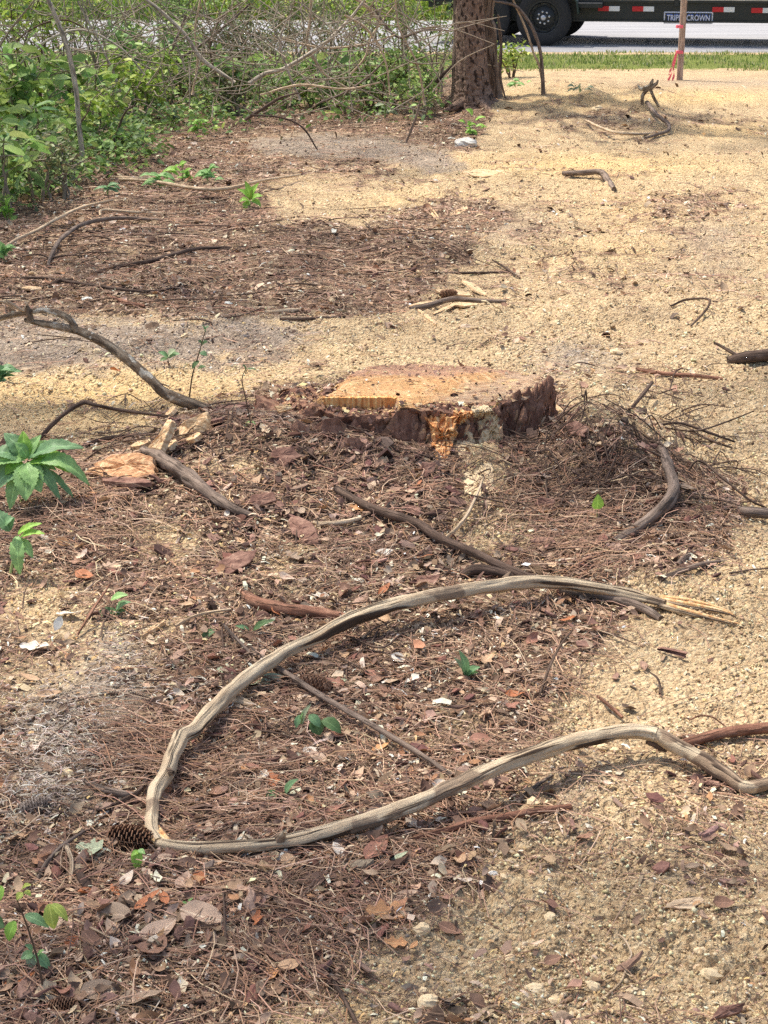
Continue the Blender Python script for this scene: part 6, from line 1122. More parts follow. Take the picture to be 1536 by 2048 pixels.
b1 = at(20, 1150); w1 = b1[1]; weed2 = empty('serrated_weed', b1, 'lower weed with drooping green leaves at the left edge', 'weed'); h1 = atY(36, 1072, w1)
P, rr = spline([b1, (b1 + h1) / 2, h1], 8, [.004, .003, .002]); V, F, uv = tube(P, rr, 6, .05, 3); obj('stem', V, F, m_midrib, weed2, uv=uv)
for (bx, by, tx, ty, w, dy, mt, dr) in [(34, 1072, 40, 1150, .026, -.04, m_weed, .2), (36, 1068, 84, 1047, .016, 0, m_brt, .1), (40, 1076, 90, 1068, .017, -.02, m_brt, .15), (38, 1078, 66, 1116, .02, -.03, m_weed, .12), (20, 1060, 30, 1036, .016, .0, m_weedd, .1), (20, 1062, -15, 1020, .03, .02, m_weedd, .1), (10, 1050, 28, 1035, .02, .0, m_weedd, .1)]: leaf3('leaf', atY(bx, by, w1), atY(tx, ty, w1 + dy), w * 1.4, mt, weed2, dr, .10, 17, 5)
def sprig(name, label, cat, px, py, stem, leaves, stemmat=None, Yoff=0):
    b = at(px, py); Y = b[1] + Yoff; t = empty(name, b, label, cat)
    if stem:
        W3 = [b] + [atY(a, c, Y) for a, c in stem]; P, rr = spline(W3, 5 * len(W3), np.linspace(.0022, .0009, len(W3)) * max(1, Y / 4)); V, F, uv = tube(P, rr, 5, .05, 3); obj('stem', V, F, stemmat or m_stembrown, t)
    for (bx, by, tx, ty, wpx, mt, dr) in leaves:
        p0 = atY(bx, by, Y); p1 = atY(tx, ty, Y - .01); leaf3('leaf', p0, p1, wpx * mpp(p0), mt, t, dr, .03, 9, 5)
    return t
sprig('lime_seedling', 'lime leaved seedling in the bottom left corner', 'seedling', 88, 1985, [(75, 1920), (60, 1870), (40, 1815), (32, 1795)], [(45, 1785, 34, 1800, 16, m_lime, .1), (44, 1778, 62, 1770, 14, m_lime, .1), (50, 1782, 62, 1792, 12, m_lime, .1), (98, 1808, 108, 1858, 30, m_lime, .15), (104, 1808, 136, 1842, 20, m_lime, .15), (30, 1842, 18, 1882, 26, m_brt, .15), (4, 1772, -8, 1808, 26, m_brt, .1), (8, 1850, -20, 1846, 30, m_dkgr, .1), (50, 1830, 98, 1855, 24, m_weedd, .1)])
sprig('low_seedling', 'small grey green seedling under the lime seedling', 'seedling', 78, 1945, [(72, 1925), (66, 1905)], [(66, 1908, 42, 1918, 22, m_weedd, .1), (66, 1908, 62, 1938, 22, m_grey_g, .1), (70, 1908, 100, 1938, 24, m_weedd, .12), (64, 1905, 50, 1890, 18, m_weedd, .1), (76, 1915, 88, 1900, 14, m_weed, .1)])
sprig('upright_seedling', 'thin upright seedling with dark leaves behind the stump mound', 'seedling', 378, 800, [(385, 750), (397, 710), (404, 685), (412, 655)], [(404, 690, 396, 682, 14, m_dkgr, .1), (404, 690, 416, 684, 14, m_dkgr, .1), (400, 705, 414, 712, 14, m_weedd, .1), (398, 722, 384, 738, 12, m_dkgr, .1), (396, 738, 412, 734, 12, m_dkgr, .1), (410, 662, 418, 652, 10, m_weedd, .1), (411, 664, 404, 650, 8, m_weedd, .1)])
sprig('low_seedling', 'small blue green seedling on the grey sand left of the stump', 'seedling', 338, 735, [(336, 718)], [(336, 716, 316, 704, 16, m_weedd, .1), (336, 714, 352, 700, 22, m_grey_g, .1), (338, 716, 360, 708, 18, m_weedd, .1), (334, 718, 320, 722, 12, m_dkgr, .1)])
sprig('thin_seedling', 'thin nearly bare seedling on the left root of the stump', 'seedling', 502, 850, [(492, 800), (484, 760), (492, 736)], [(492, 742, 484, 728, 9, m_dkgr, .1), (494, 738, 512, 740, 6, m_dkgr, .1), (500, 842, 490, 855, 6, m_weed, .1), (504, 842, 514, 858, 6, m_weed, .1)])
sprig('bright_sprout', 'bright green leafy sprout at the brush edge in front of the pale stick', 'seedling', 500, 418, [(500, 395)], [(500, 400, 474, 378, 16, m_brt, .15), (500, 398, 490, 362, 16, m_brt, .1), (502, 398, 518, 366, 18, m_brt, .1), (504, 400, 526, 392, 18, m_brt, .15), (502, 402, 522, 414, 16, m_brt, .2), (498, 402, 478, 404, 16, m_brt, .2), (499, 402, 490, 424, 16, m_brt, .2), (500, 400, 505, 380, 14, m_lime, .1)], m_midrib)
sprig('single_leaf_seedling', 'single round bright leaf on a thin stem on the right mound', 'seedling', 1195, 1045, [(1194, 1020)], [(1194, 1018, 1196, 988, 24, m_brt, .08)], m_midrib)
sprig('green_sprig', 'fallen green leaf sprig inside the loop of the bleached limbs', 'leaf sprig', 610, 1478, [(590, 1466), (560, 1440)], [(604, 1448, 622, 1408, 16, m_grey_g, .1), (625, 1440, 640, 1470, 34, m_dkgr, .1), (645, 1440, 682, 1466, 30, m_dkgr, .12), (600, 1430, 592, 1456, 14, m_weedd, .1), (618, 1430, 640, 1455, 22, m_weedd, .1), (602, 1448, 606, 1425, 8, m_weed, .1)], None, -.0)
sprig('green_sprig', 'fallen sprig with three green leaves right of the lower left fold', 'leaf sprig', 560, 1600, [(580, 1582), (606, 1572)], [(556, 1584, 532, 1600, 26, m_dkgr, .1), (570, 1588, 596, 1558, 20, m_weedd, .1), (556, 1592, 548, 1628, 18, m_weed, .1), (546, 1612, 534, 1630, 12, m_brt, .1), (566, 1602, 590, 1628, 10, m_grey_g, .1)])
sprig('green_sprig', 'pair of glossy green leaves in the sawdust at the left', 'leaf sprig', 232, 1228, None, [(232, 1222, 190, 1238, 26, m_dkgr, .1), (232, 1222, 262, 1204, 20, m_weedd, .15), (222, 1200, 256, 1190, 20, m_weed, .1), (232, 1232, 252, 1220, 18, m_dkgr, .1)])
sprig('green_sprig', 'pale green broken sprig lying in the litter right of centre', 'leaf sprig', 930, 1352, None, [(930, 1350, 908, 1316, 18, m_grey_g, .1), (932, 1350, 918, 1300, 20, m_weedd, .1), (934, 1350, 960, 1334, 20, m_weedd, .12), (930, 1352, 906, 1374, 18, m_grey_g, .1), (936, 1350, 956, 1345, 12, m_weed, .1)])
sprig('green_sprig', 'dark green curled leaf pair left of the upper limb', 'leaf sprig', 500, 1268, None, [(505, 1262, 550, 1240, 18, m_dkgr, .1), (430, 1260, 400, 1282, 18, m_dkgr, .1), (500, 1262, 470, 1252, 12, m_weedd, .1)])
sprig('green_leaf_sprout', 'small bright green leaf hanging by the lower left pine cone', 'seedling', 276, 1742, None, [(276, 1700, 274, 1738, 24, m_brt, .1), (278, 1702, 262, 1712, 12, m_brt, .1), (277, 1700, 290, 1708, 12, m_weed, .1)])
sprig('low_seedling', 'tiny green seedling among the brown leaves at the bottom', 'seedling', 378, 1818, None, [(376, 1812, 364, 1804, 10, m_weed, .1), (376, 1812, 386, 1796, 10, m_weed, .1), (378, 1814, 392, 1812, 9, m_dkgr, .1)])
HB = [(45, 320, 'broad leaved plant at the left edge of the brush'), (90, 255, 'pale green plant left of the sapling'), (225, 300, 'broad leaf plant right of the sapling foot'), (300, 215, 'blue green plant in the middle of the left brush'), (345, 240, 'yellow green vine leaves at the brush front'), (395, 262, 'leafy sprout beside the dark litter edge'), (240, 262, 'tall pale leaf plant right of the sapling'), (475, 200, 'blue green plant under the grey dead limb'), (655, 205, 'small green plant below the white lump'), (770, 232, 'bright plant in front of the pine litter'), (365, 358, 'green sprout between the pale sticks'), (415, 362, 'upright sprout right of the pale sticks'), (215, 385, 'dark rosette at the needle litter edge'), (320, 372, 'low sprout left of the pale stick tips'), (100, 372, 'heart leaved plant by the left needle litter'), (15, 440, 'shaded plant at the left edge near the slanting stick'), (8, 520, 'dark leaved plant at the left edge beside the needles'), (0, 760, 'bright grassy leaf at the left edge on the sand'), (1030, 175, 'broad leaf plant at the right foot of the pine'), (1160, 180, 'small sprout on the far dirt mound'), (940, 265, 'small bright sprout in front of the pine')]
for q, (px, py, lab) in enumerate(HB):
    r_ = np.random.default_rng(600 + q); L = []; hgt = r_.uniform(12, 26) if py < 600 else 18; sm = [m_brt, m_weed, m_weedd, m_weed, m_grey_g][q % 5] if q not in (3, 7) else leafmat('blue_green_leaf', srgb(96, 150, 98))
    for k in range(int(r_.integers(9, 15))):
        a = r_.uniform(-.3, 3.44); l = r_.uniform(14, 34) * (12 / max(8, at(px, py)[1])); ox, oy = r_.normal(0, 8), -abs(r_.normal(0, hgt * .7)); L.append((px + ox, py + oy, px + ox + l * math.cos(a), py + oy - l * math.sin(a) * .7 + 6, l * r_.uniform(.35, .6), sm, .15))
    sprig('broadleaf_plant', lab, 'plant', px, py + 4, [(px, py - hgt)], L, m_midrib)
# ================================================================== DEBRIS ON THE STUMP, LEAVES, FLAKES AND CONES
n = 9000; xs_ = rng.uniform(-.47, .47, n); ys_ = rng.uniform(-.33, .3, n); tt = np.arctan2(ys_, xs_) % (2 * np.pi); j = (tt / (2 * np.pi) * nth).astype(int) % nth; rr0 = np.hypot(xs_, ys_) / Rth[j]; zt_, tg_ = stump_top(xs_, ys_)
k = (rr0 < .985) & (rng.random(n) < np.where(tg_ > 0, .62, .06 + .5 * np.exp(-((rr0 - .93) / .06) ** 2) * (ys_ < .05)))
xs_, ys_, zt_ = xs_[k], ys_[k], zt_[k]; n = len(xs_); sc = rng.lognormal(-4.6, .42, n); S3 = np.stack([sc, sc * rng.uniform(.3, .9, n), sc], -1); rm = rot_zxy(rng.uniform(0, 6.28, n), rng.normal(0, .4, n), rng.normal(0, .4, n))
Vt = np.einsum('nij,nkj->nki', rm, FT[None] * S3[:, None, :]) + np.stack([xs_ + STX, ys_ + STY, zt_ + rng.uniform(.001, .008, n)], -1)[:, None, :]
cc = np.where((rng.random(n) < .36)[:, None], palette(n, *PALE), palette(n, *REDB))
tag(obj('stump_debris', Vt.reshape(-1, 3), (np.arange(n)[:, None, None] * 6 + FF[None]).reshape(-1, 4), m_litter, col=np.repeat(cc, 6, 0), smooth=False), 'bark crumbs and sawdust lying on the stump top and ledge', 'sawdust', kind='stuff')
for q, (poly, th_, lab) in enumerate([([(955, 846), (972, 826), (990, 820), (1008, 846), (1002, 884), (985, 905), (962, 896)], .012, 'tan sawdust clump caked on the right front of the stump'), ([(912, 872), (930, 858), (948, 868), (950, 905), (934, 936), (914, 922)], .011, 'tan sawdust clump beside the orange rotten wood'), ([(944, 818), (972, 812), (985, 822), (962, 838), (946, 836)], .014, 'small sawdust clump on the right rim of the stump'), ([(925, 944), (958, 926), (985, 930), (990, 975), (960, 1000), (930, 990)], .02, 'sawdust heap spilt at the foot of the stump')]):
    p_ = wall_at(*np.mean(np.array(poly), 0)); o = patch('sawdust_clump', poly, th_, m_clod, 700 + q, 22, .35, None); me = o.data; co = np.empty(len(me.vertices) * 3, np.float32); me.vertices.foreach_get('co', co); co = co.reshape(-1, 3) - p_.astype(np.float32); me.vertices.foreach_set('co', co.ravel()); o.location = tuple(p_); tag(o, lab, 'sawdust clump')
# --- pine cones
m_cone = wood_mat('cone_scale', [(.3, srgb(84, 58, 44)), (.5, srgb(128, 94, 72)), (.72, srgb(184, 152, 124))], 120, 120, 120); m_conegrey = wood_mat('grey_cone_scale', [(.3, srgb(88, 76, 68)), (.5, srgb(134, 120, 110)), (.72, srgb(178, 166, 154))], 120, 120, 120); m_conecore = plain_mat('cone_core', srgb(52, 34, 26), .95)
def cone(px, py, Lpx, ang, label, material=None, tilt=.1, lift=.012):
    p = at(px, py); L = Lpx * mpp(p); t = empty('pine_cone', p, label, 'pine cone'); Rm = np.array(Vector((1, 0, 0)).rotation_difference(Vector((math.cos(ang), math.sin(ang), tilt))).to_matrix()); c0 = p + np.array([0, 0, L * .19])
    S = np.linspace(-.46, .46, 9); P = c0 + np.outer(S * L, Rm[:, 0]); rad = L * .16 * np.sqrt(np.clip(1 - (S * 1.9) ** 2, .05, 1)); V, F, uv = tube(P, rad, 8, .05, 2); obj('core', V, F, m_conecore, t, uv=uv)
    parts = []; ns = 120
    for q in range(ns):
        s = -.47 + .93 * (q / ns); a = q * 2.39996; r0 = L * .26 * (max(.04, 1 - ((s + .12) * 1.75) ** 2)) ** .5; rb = r0 * .35; out = np.array([0, math.cos(a), math.sin(a)]); sd = np.array([0, -math.sin(a), math.cos(a)]); ax = np.array([1., 0, 0]); w = L * .062 * (.45 + r0 / (L * .26) * .6)
        b0_ = ax * s * L + out * rb; t0_ = ax * (s * L + .10 * L) + out * r0
        th_ = np.array([.016 * L, 0, 0]); V = np.array([b0_ - sd * w * .5, b0_ + sd * w * .5, t0_ + sd * w - th_ * .5, t0_ - sd * w - th_ * .5, t0_ + out * L * .02 + ax * .02 * L, t0_ - sd * w + th_ * .8, t0_ + sd * w + th_ * .8]); F = np.array([(0, 1, 2), (0, 2, 3), (3, 2, 4), (3, 4, 5), (2, 6, 4), (5, 4, 6), (0, 3, 5), (1, 6, 2), (0, 5, 6), (0, 6, 1)]); parts.append((V @ Rm.T + c0, F))
    V, F = join(parts); o = obj('scales', V, F, material or m_cone, t, smooth=False); return t
cone(258, 1692, 100, -.25, 'open brown pine cone lying against the fold of the bleached limbs'); cone(634, 1382, 72, 2.7, 'dark open pine cone beside the thin slanting stick'); cone(895, 594, 36, .2, 'small pine cone in the splinter pile behind the stump'); cone(66, 1626, 70, .6, 'weathered grey pine cone at the left edge of the ash', m_conegrey); cone(122, 2022, 64, .1, 'pine cone half buried at the bottom left', None, .1, .0)
# --- leaves that show largest, each its own
LC = {'tan': (190, 156, 122), 'orange tan': (206, 152, 104), 'reddish brown': (158, 112, 92), 'rust': (178, 112, 72), 'brown': (148, 112, 90), 'grey brown': (158, 136, 114), 'pale green': (170, 178, 146), 'pinkish tan': (200, 170, 144), 'whitish': (222, 210, 192), 'dark brown': (104, 78, 64)}
LM = {k: leafmat('dry_leaf_' + k.replace(' ', '_'), srgb(*v), tr=.1) for k, v in LC.items()}
def leaf_flat(name, px, py, Lpx, ang, colr, kind, curl, label, group=None, me=None, tw=.3, rx=.25, ry=.2, seed=1):
    V, F = leaf_shape(kind, 15 if kind == 'oak' else 9, 5, .25, curl, tw, seed); i = np.arange(len(V)); nn = len(V) // 5; uv = np.stack([np.repeat(np.linspace(0, 1, nn), 5), np.tile(np.linspace(0, 1, 5), nn)], -1)
    me = make_mesh(name, V, F, LM[colr], uv=uv); p = at(px, py); z, l_, g_ = Hf(np.array([p[0]]), np.array([p[1]])); Lw = Lpx * .88 * mpp(p)
    o = link_mesh(name, me, (p[0], p[1], z[0] + .010), (rx, ry, ang), None, Lw); return tag(o, label, 'leaf', group)
HL = [(752, 1712, 118, 1.15, 'reddish brown', 'lance', .2, 'large reddish leaf lying just below the lower bleached limb'), (770, 1838, 100, .3, 'orange tan', 'oak', .35, 'lobed tan oak leaf below the middle of the lower limb'), (168, 996, 66, .35, 'orange tan', 'oak', .3, 'orange tan leaf under the serrated weed'), (182, 1712, 84, -.6, 'pale green', 'oak', .3, 'torn pale green leaf left of the pine cone'), (422, 1664, 68, 1.9, 'pinkish tan', 'lance', .3, 'pinkish leaf standing against the lower limb'), (36, 1688, 74, .9, 'tan', 'lance', .25, 'tan curled leaf at the left edge below the ash'), (232, 1845, 100, -.5, 'grey brown', 'oval', .3, 'large grey brown leaf in the lower left litter'), (318, 1875, 100, .7, 'pinkish tan', 'oval', .45, 'large pinkish curled leaf in the lower left litter'), (305, 1915, 110, 1.2, 'brown', 'oval', .6, 'big brown folded leaf under the pinkish one'), (405, 1842, 110, -.3, 'pinkish tan', 'oval', .3, 'broad pinkish tan leaf right of the lower left leaf cluster'),
      (296, 1822, 76, .8, 'rust', 'lance', .2, 'rust coloured narrow leaf in the lower left cluster'), (328, 1812, 62, 1.9, 'rust', 'lance', .2, 'orange brown narrow leaf touching the rust one'), (156, 1890, 66, .3, 'rust', 'oval', .3, 'orange leaf right of the lime seedling'), (40, 1968, 80, .6, 'rust', 'lance', .3, 'rust leaf at the bottom left edge'), (255, 1810, 66, 1.2, 'grey brown', 'oval', .2, 'greyish leaf above the rust narrow leaf'), (232, 1790, 50, -1.0, 'rust', 'lance', .2, 'thin orange brown leaf above the greyish leaf'), (400, 1768, 46, -1.2, 'rust', 'oval', .5, 'small curled rust leaf right of the green sprout'), (326, 1734, 46, .6, 'pinkish tan', 'oval', .3, 'small pinkish leaf below the lower limb near the fold'), (800, 1728, 46, .5, 'pale green', 'lance', .2, 'pale grey green narrow leaf right of the large reddish leaf'), (680, 1718, 62, -1.0, 'whitish', 'lance', .3, 'pale thin leaf left of the large reddish leaf'), (728, 1690, 50, 1.0, 'tan', 'lance', .3, 'tan leaf tip tucked under the lower limb'),
      (822, 1372, 46, .6, 'whitish', 'oak', .3, 'pale leaf lying alone in the litter right of the pine cone'), (622, 1512, 40, .2, 'whitish', 'oval', .4, 'white curled leaf inside the loop'), (636, 1530, 46, -.3, 'pinkish tan', 'oval', .3, 'pinkish leaf under the white curled one'), (505, 1552, 56, -.2, 'orange tan', 'oval', .2, 'orange pink leaf inside the loop at left'), (525, 1562, 50, -.7, 'whitish', 'oval', .3, 'pale leaf overlapping the orange pink one'), (448, 1352, 52, -1.0, 'pale green', 'oak', .3, 'pale green leaf just left of the upper limb'), (503, 1374, 66, 1.2, 'pale green', 'oak', .3, 'grey green oak leaf tucked under the upper limb'), (545, 1366, 52, .2, 'pale green', 'oval', .3, 'second grey green leaf right of the oak leaf under the limb'), (672, 1374, 56, -.2, 'pale green', 'lance', .3, 'pale green narrow leaf right of the dark pine cone'), (675, 1480, 46, .9, 'reddish brown', 'oval', .3, 'reddish leaf by the green sprig'), (658, 1486, 42, -1.2, 'pinkish tan', 'oval', .2, 'pink leaf by the green sprig'), (762, 1502, 46, .4, 'orange tan', 'oak', .3, 'orange tan leaf beside the thin stick'), (612, 1616, 46, .8, 'orange tan', 'oak', .3, 'orange tan leaf under the green sprig at the loop bottom'),
      (800, 1328, 44, -.4, 'whitish', 'oval', .3, 'pale pinkish leaf in the litter at the centre'), (688, 1315, 40, -1.4, 'tan', 'oval', .2, 'tan leaf under the upper limb near the centre'), (722, 1322, 36, 1.4, 'brown', 'oval', .2, 'small brown leaf right of the tan one'), (742, 1352, 40, -.8, 'reddish brown', 'oval', .2, 'reddish brown leaf above the slanting stick'), (1375, 985, 46, -.3, 'grey brown', 'oval', .4, 'grey curled leaf right of the grey bent root'), (1170, 1300, 44, -.5, 'grey brown', 'oval', .3, 'grey leaf at the litter edge below the upper limb tip'), (1098, 1032, 56, -.4, 'orange tan', 'oval', .4, 'tan curled leaf on the right mound'), (1112, 1066, 40, -.5, 'whitish', 'oak', .2, 'pale torn leaf on the right mound'), (1445, 1826, 56, .2, 'brown', 'oval', .3, 'brown leaf right of the silvery bark slab'), (1170, 1680, 44, .1, 'brown', 'oval', .3, 'purple brown leaf lying alone on the sand'), (1105, 1934, 44, .3, 'brown', 'oval', .3, 'brown leaf on the bottom sand'), (1372, 1766, 30, 1.2, 'dark brown', 'oak', .3, 'dark leaf above the silvery bark slab'), (1322, 1890, 26, .9, 'dark brown', 'oval', .4, 'small dark curled leaf on the lower right sand'), (1385, 1740, 40, -.1, 'grey brown', 'lance', .2, 'pale grey leaf strip on the right sand'),
      (70, 1300, 70, -.1, 'whitish', 'oak', .3, 'pale yellow dead leaf at the left edge'), (60, 1362, 60, -.2, 'tan', 'lance', .3, 'pale yellowish leaf at the left in the sawdust'), (100, 1402, 60, .1, 'tan', 'lance', .3, 'yellowish narrow leaf above the ash'), (178, 1452, 44, 1.4, 'pinkish tan', 'oval', .2, 'pinkish leaf standing above the ash'), (170, 1160, 52, -.6, 'rust', 'oval', .5, 'shiny orange brown leaf at the left'), (222, 1140, 44, .6, 'pinkish tan', 'oak', .3, 'pale leaf right of the shiny orange one'), (140, 1238, 66, -.2, 'whitish', 'lance', .3, 'pale curled leaf in the sawdust at left'), (545, 1960, 56, -1.2, 'orange tan', 'oak', .4, 'tan torn leaf near the bottom centre'), (790, 1898, 60, .2, 'orange tan', 'oak', .3, 'brownish tan leaf under the tan oak leaf'), (828, 1905, 40, 1.2, 'orange tan', 'lance', .3, 'narrow tan leaf near the sand patch'), (812, 1795, 60, .1, 'pinkish tan', 'lance', .3, 'pinkish leaf above the tan oak leaf'), (688, 1830, 42, .3, 'reddish brown', 'oval', .3, 'small reddish leaf left of the tan oak leaf'), (900, 1862, 60, -.3, 'brown', 'oval', .4, 'brown leaf left of the sand edge'), (200, 1990, 90, .2, 'grey brown', 'oval', .2, 'dull grey leaf at the bottom left'), (280, 2010, 110, .0, 'grey brown', 'oval', .2, 'large dull leaf at the bottom edge'), (105, 1860, 60, .9, 'pinkish tan', 'oval', .3, 'pinkish leaf under the lime seedling'), (715, 1022, 40, -.1, 'orange tan', 'oak', .3, 'orange torn leaf by the dark stick below the stump'), (850, 1122, 36, .1, 'rust', 'oval', .3, 'orange leaf above the upper limb crest'), (768, 1110, 44, .1, 'whitish', 'oval', .3, 'pale leaf in the litter above the upper limb'), (640, 1195, 44, .3, 'whitish', 'oak', .3, 'whitish leaf above the upper limb left of centre'), (585, 1120, 52, -.9, 'grey brown', 'oak', .2, 'silver grey leaf in the sawdust above the limb')]
for q, h in enumerate(HL): leaf_flat('dry_leaf', *h, seed=q, rx=.5 * math.sin(q * 2.3) * .6 + .15, ry=.25 * math.sin(q * 1.7), tw=.6 * math.sin(q * 3.1))
# the rest of the larger leaves and flakes: copies, each told by colour, form and the spot it lies in
def spot(px, py):
    if py < 700: return 'in the needle litter behind the stump' if px < 900 else 'on the pale path behind the stump'
    if py < 1130: return 'on the left flank of the stump mound' if px < 520 else ('in the bark heap below the stump' if px < 1000 else 'on the right flank of the stump mound')
    top = np.interp(px, [300, 410, 520, 680, 850, 1080, 1330], [1680, 1430, 1336, 1250, 1196, 1163, 1207]); bot = np.interp(px, [300, 520, 700, 880, 1040, 1200, 1320, 1480], [1690, 1691, 1650, 1584, 1517, 1471, 1472, 1570])
    if 300 < px < 1320 and py < top: return 'in the litter above the upper bleached limb'
    if 300 < px < 1320 and py < bot: return ('inside the loop by the fold' if px < 620 else ('inside the middle of the loop' if px < 900 else 'inside the right part of the loop'))
    if px <= 300: return 'in the litter left of the fold' if py < 1700 else 'in the lower left leaf litter'
    if px > np.interp(py, [1100, 1500, 1900, 2048], [1200, 1080, 860, 600]): return 'on the sand below the lower bleached limb'
    return 'in the litter below the lower bleached limb'
FORM = {'lance': 'narrow', 'oval': 'oval', 'oak': 'lobed'}
CK = list(LC); protos = {}
def get_leaf(colr, kind, v):
    if (colr, kind, v) not in protos:
        V, F = leaf_shape(kind, 11 if kind == 'oak' else 7, 3, .25, (.5, -.5, .9)[v], (.9, -1.4, 1.8)[v], 50 + v * 7); nn = len(V) // 3; protos[(colr, kind, v)] = make_mesh('dry_leaf', V, F, LM[colr], uv=np.stack([np.repeat(np.linspace(0, 1, nn), 3), np.tile(np.linspace(0, 1, 3), nn)], -1))
    return protos[(colr, kind, v)]
x, y, z, lit, g, px, py = scatter(1100, 1.85, 7.5, lambda l, g, a, b, x, y: (l * l * (1 - .6 * g) + .004) * (a > 0) * (a < 1536) * (b < 2040), .24)
ck = ['brown', 'tan', 'reddish brown', 'grey brown', 'pinkish tan', 'dark brown', 'rust', 'whitish']; ckp = np.array([24, 18, 16, 14, 10, 9, 6, 4.]); ckp /= ckp.sum()
for q in range(min(150, len(x))):
    colr = ck[rng.choice(len(ck), p=ckp)]; kind = ('lance', 'oval', 'oval', 'oak')[q % 4]; s_ = spot(px[q], py[q])
    o = link_mesh('dry_leaf', get_leaf(colr, kind, q % 3), (x[q], y[q], z[q] + .012), (rng.normal(0, .32), rng.normal(0, .28), rng.uniform(0, 6.28)), None, rng.uniform(.028, .05)); tag(o, '%s %s %s dead leaf lying %s' % (('bowed', 'cupped', 'curled')[q % 3] + ('' if o.scale[0] > .039 else ' little'), colr, FORM[kind], s_), 'leaf', 'small dead leaves ' + s_)
FM = {'reddish brown': srgb(138, 98, 86), 'dark brown': srgb(100, 72, 62), 'grey brown': srgb(146, 122, 108), 'purple brown': srgb(118, 84, 78)}
fmesh = {}
for ci, (k, c) in enumerate(FM.items()):
    m = plain_mat('flake_' + k.replace(' ', '_'), c, .95, .6, 70, 0, .1, .003)
    for v in range(3):
        V, F = flake_shape(800 + ci * 3 + v, 9, .08, (.4, .55, .7)[v]); fmesh[(k, v)] = make_mesh('bark_flake', V, F, m, smooth=False)
x, y, z, lit, g, px, py = scatter(1500, 1.85, 7, lambda l, g, a, b, x, y: l * (.3 + .9 * np.exp(-((x - STX) / .65) ** 2 - ((y - 4.4) / .5) ** 2)) * (a > 0) * (a < 1536) * (b < 2040), .24)
FN = ['long', 'rounded', 'broad']
for q in range(min(150, len(x))):
    k = list(FM)[int(rng.integers(0, 4))]; v = q % 3; s_ = spot(px[q], py[q]); o = link_mesh('bark_flake', fmesh[(k, v)], (x[q], y[q], z[q] + .010), (rng.normal(0, .35), rng.normal(0, .35), rng.uniform(0, 6.28)), None, rng.uniform(.022, .045)); tag(o, '%s %s %s bark flake lying %s' % (('flat' if abs(o.rotation_euler.x) + abs(o.rotation_euler.y) < .42 else ('tilted' if abs(o.rotation_euler.x) > abs(o.rotation_euler.y) else 'upturned')) + ('' if o.scale[0] > .033 else ' little'), FN[v], k, s_), 'bark flake', 'small bark flakes ' + s_)
# ================================================================== THE WOOD'S SHADE TREES, unseen past the left edge, crowns shaped to cast the dapple
def shade_plan(px, py):
    s = np.full(px.shape, .5)
    s = np.where(py > 980, .36, s); s = np.where((py > 840) & (py <= 980), .48, s)
    s = s + .30 * blob(px, py, 350, 560, 500, 110) + .0 * blob(px, py, 300, 260, 420, 130) - .22 * sstep(360, 250, py) * sstep(950, 800, px) + .12 * blob(px, py, 750, 1200, 400, 160)
    s = s - .46 * sstep(850, 1080, px) * sstep(800, 560, py) - 1.5 * blob(px, py, 850, 780, 380, 80) - 2.6 * blob(px, py, 120, 800, 520, 105) - 1.1 * blob(px, py, 740, 410, 250, 48) - .75 * blob(px, py, 1340, 1850, 340, 420)
    s = s - .35 * blob(px, py, 100, 1250, 200, 60) - .3 * blob(px, py, 60, 960, 110, 80) - .2 * blob(px, py, 620, 1500, 160, 120) - .35 * blob(px, py, 560, 290, 220, 26) - .3 * blob(px, py, 150, 450, 260, 30) - .5 * blob(px, py, 780, 120, 120, 90)
    return np.clip(s, .02, .85) * np.where(py < 105, 0, 1)
TREES = [(-2.9, 3.2, 7.0), (-3.7, 6.6, 7.6), (-4.6, 10.6, 8.0), (-5.6, 15.2, 8.2), (-5.2, 19.6, 8.0)]
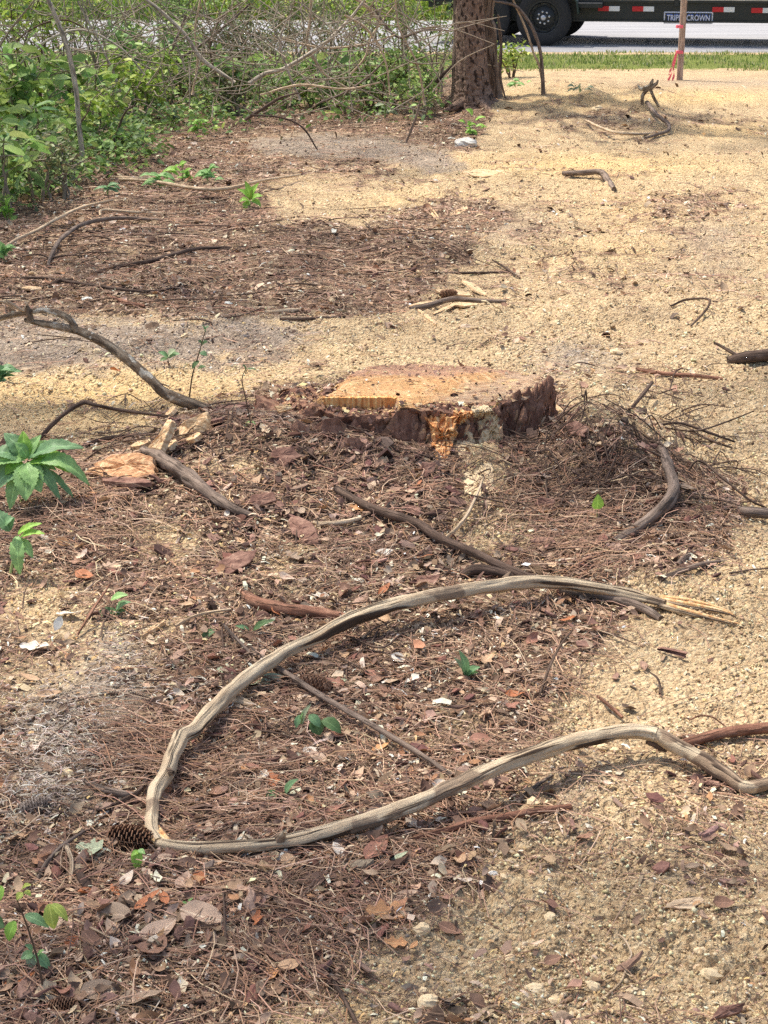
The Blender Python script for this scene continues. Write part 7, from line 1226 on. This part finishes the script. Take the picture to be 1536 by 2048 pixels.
nL = 26000; gx = rng.uniform(-5, 3.2, nL); gy = rng.uniform(1.3, 19.5, nL); hz_ = rng.uniform(5.6, 9.4, nL); k = hz_ / sv.z
lx, ly = gx + sv.x * k, gy + sv.y * k; ppx, ppy = project(gx, gy, H(gx, gy)); sp2 = shade_plan(ppx, ppy); cl = fbm(gx * 1.5, gy * 1.5, 900, 3)
keep = rng.random(nL) < np.clip(sp2 * 1.0 + 1.0 * cl * (sp2 > .12), 0, 1) * .60; pts = np.stack([lx, ly, hz_], -1)[keep]  # leaves kept where shade is wanted, gaps cut to let sun onto chosen patches
own = np.argmin([(pts[:, 0] - a) ** 2 + (pts[:, 1] - b_) ** 2 for a, b_, c_ in TREES], 0)
m_oakbark = bark_mat('shade_tree_bark', [(.3, srgb(84, 70, 60)), (.5, srgb(124, 106, 92)), (.72, srgb(164, 146, 130))], 14, 40, .7, bump_d=.015)
for q, (a, b_, hh) in enumerate(TREES):
    base = np.array([a, b_, float(H(a, b_)) - .05]); t = empty('shade_tree', base, ('slender', 'forked', 'leaning', 'tall', 'farthest')[q] + ' unseen shade tree beyond the left edge of the clearing', 'tree', 'unseen shade trees beyond the left edge')
    top = base + np.array([.5 * math.sin(q), .4, hh]); P, rr = spline([base, base + np.array([.08, .0, 1.5]), base + np.array([-.06, .15, hh * .55]), top], 50, [.17, .13, .10, .05]); V, F, uv = tube(P, rr, 14, .1, 950 + q, 1.0); obj('trunk', V, F, m_oakbark, t, uv=uv)
    mine = pts[own == q]; r_ = np.random.default_rng(q)
    if len(mine) == 0: continue
    for j_ in range(12):
        tip = mine[r_.integers(0, len(mine))]; i0 = int(r_.integers(24, 46)); P2, rr2 = spline([P[i0], (P[i0] + tip) / 2 + np.array([0, 0, .25]), tip], 12, [.055, .035, .01]); V, F, uv = tube(P2, rr2, 6, .1, j_); obj('limb', V, F, m_oakbark, t, uv=uv)
    V, F, c = leaves_at(mine, .17, [(104, 134, 72), (124, 152, 84), (86, 112, 62)], [1, 1, 1], .45, 1.35); obj('crown', V, F, m_leaf, t, col=c)
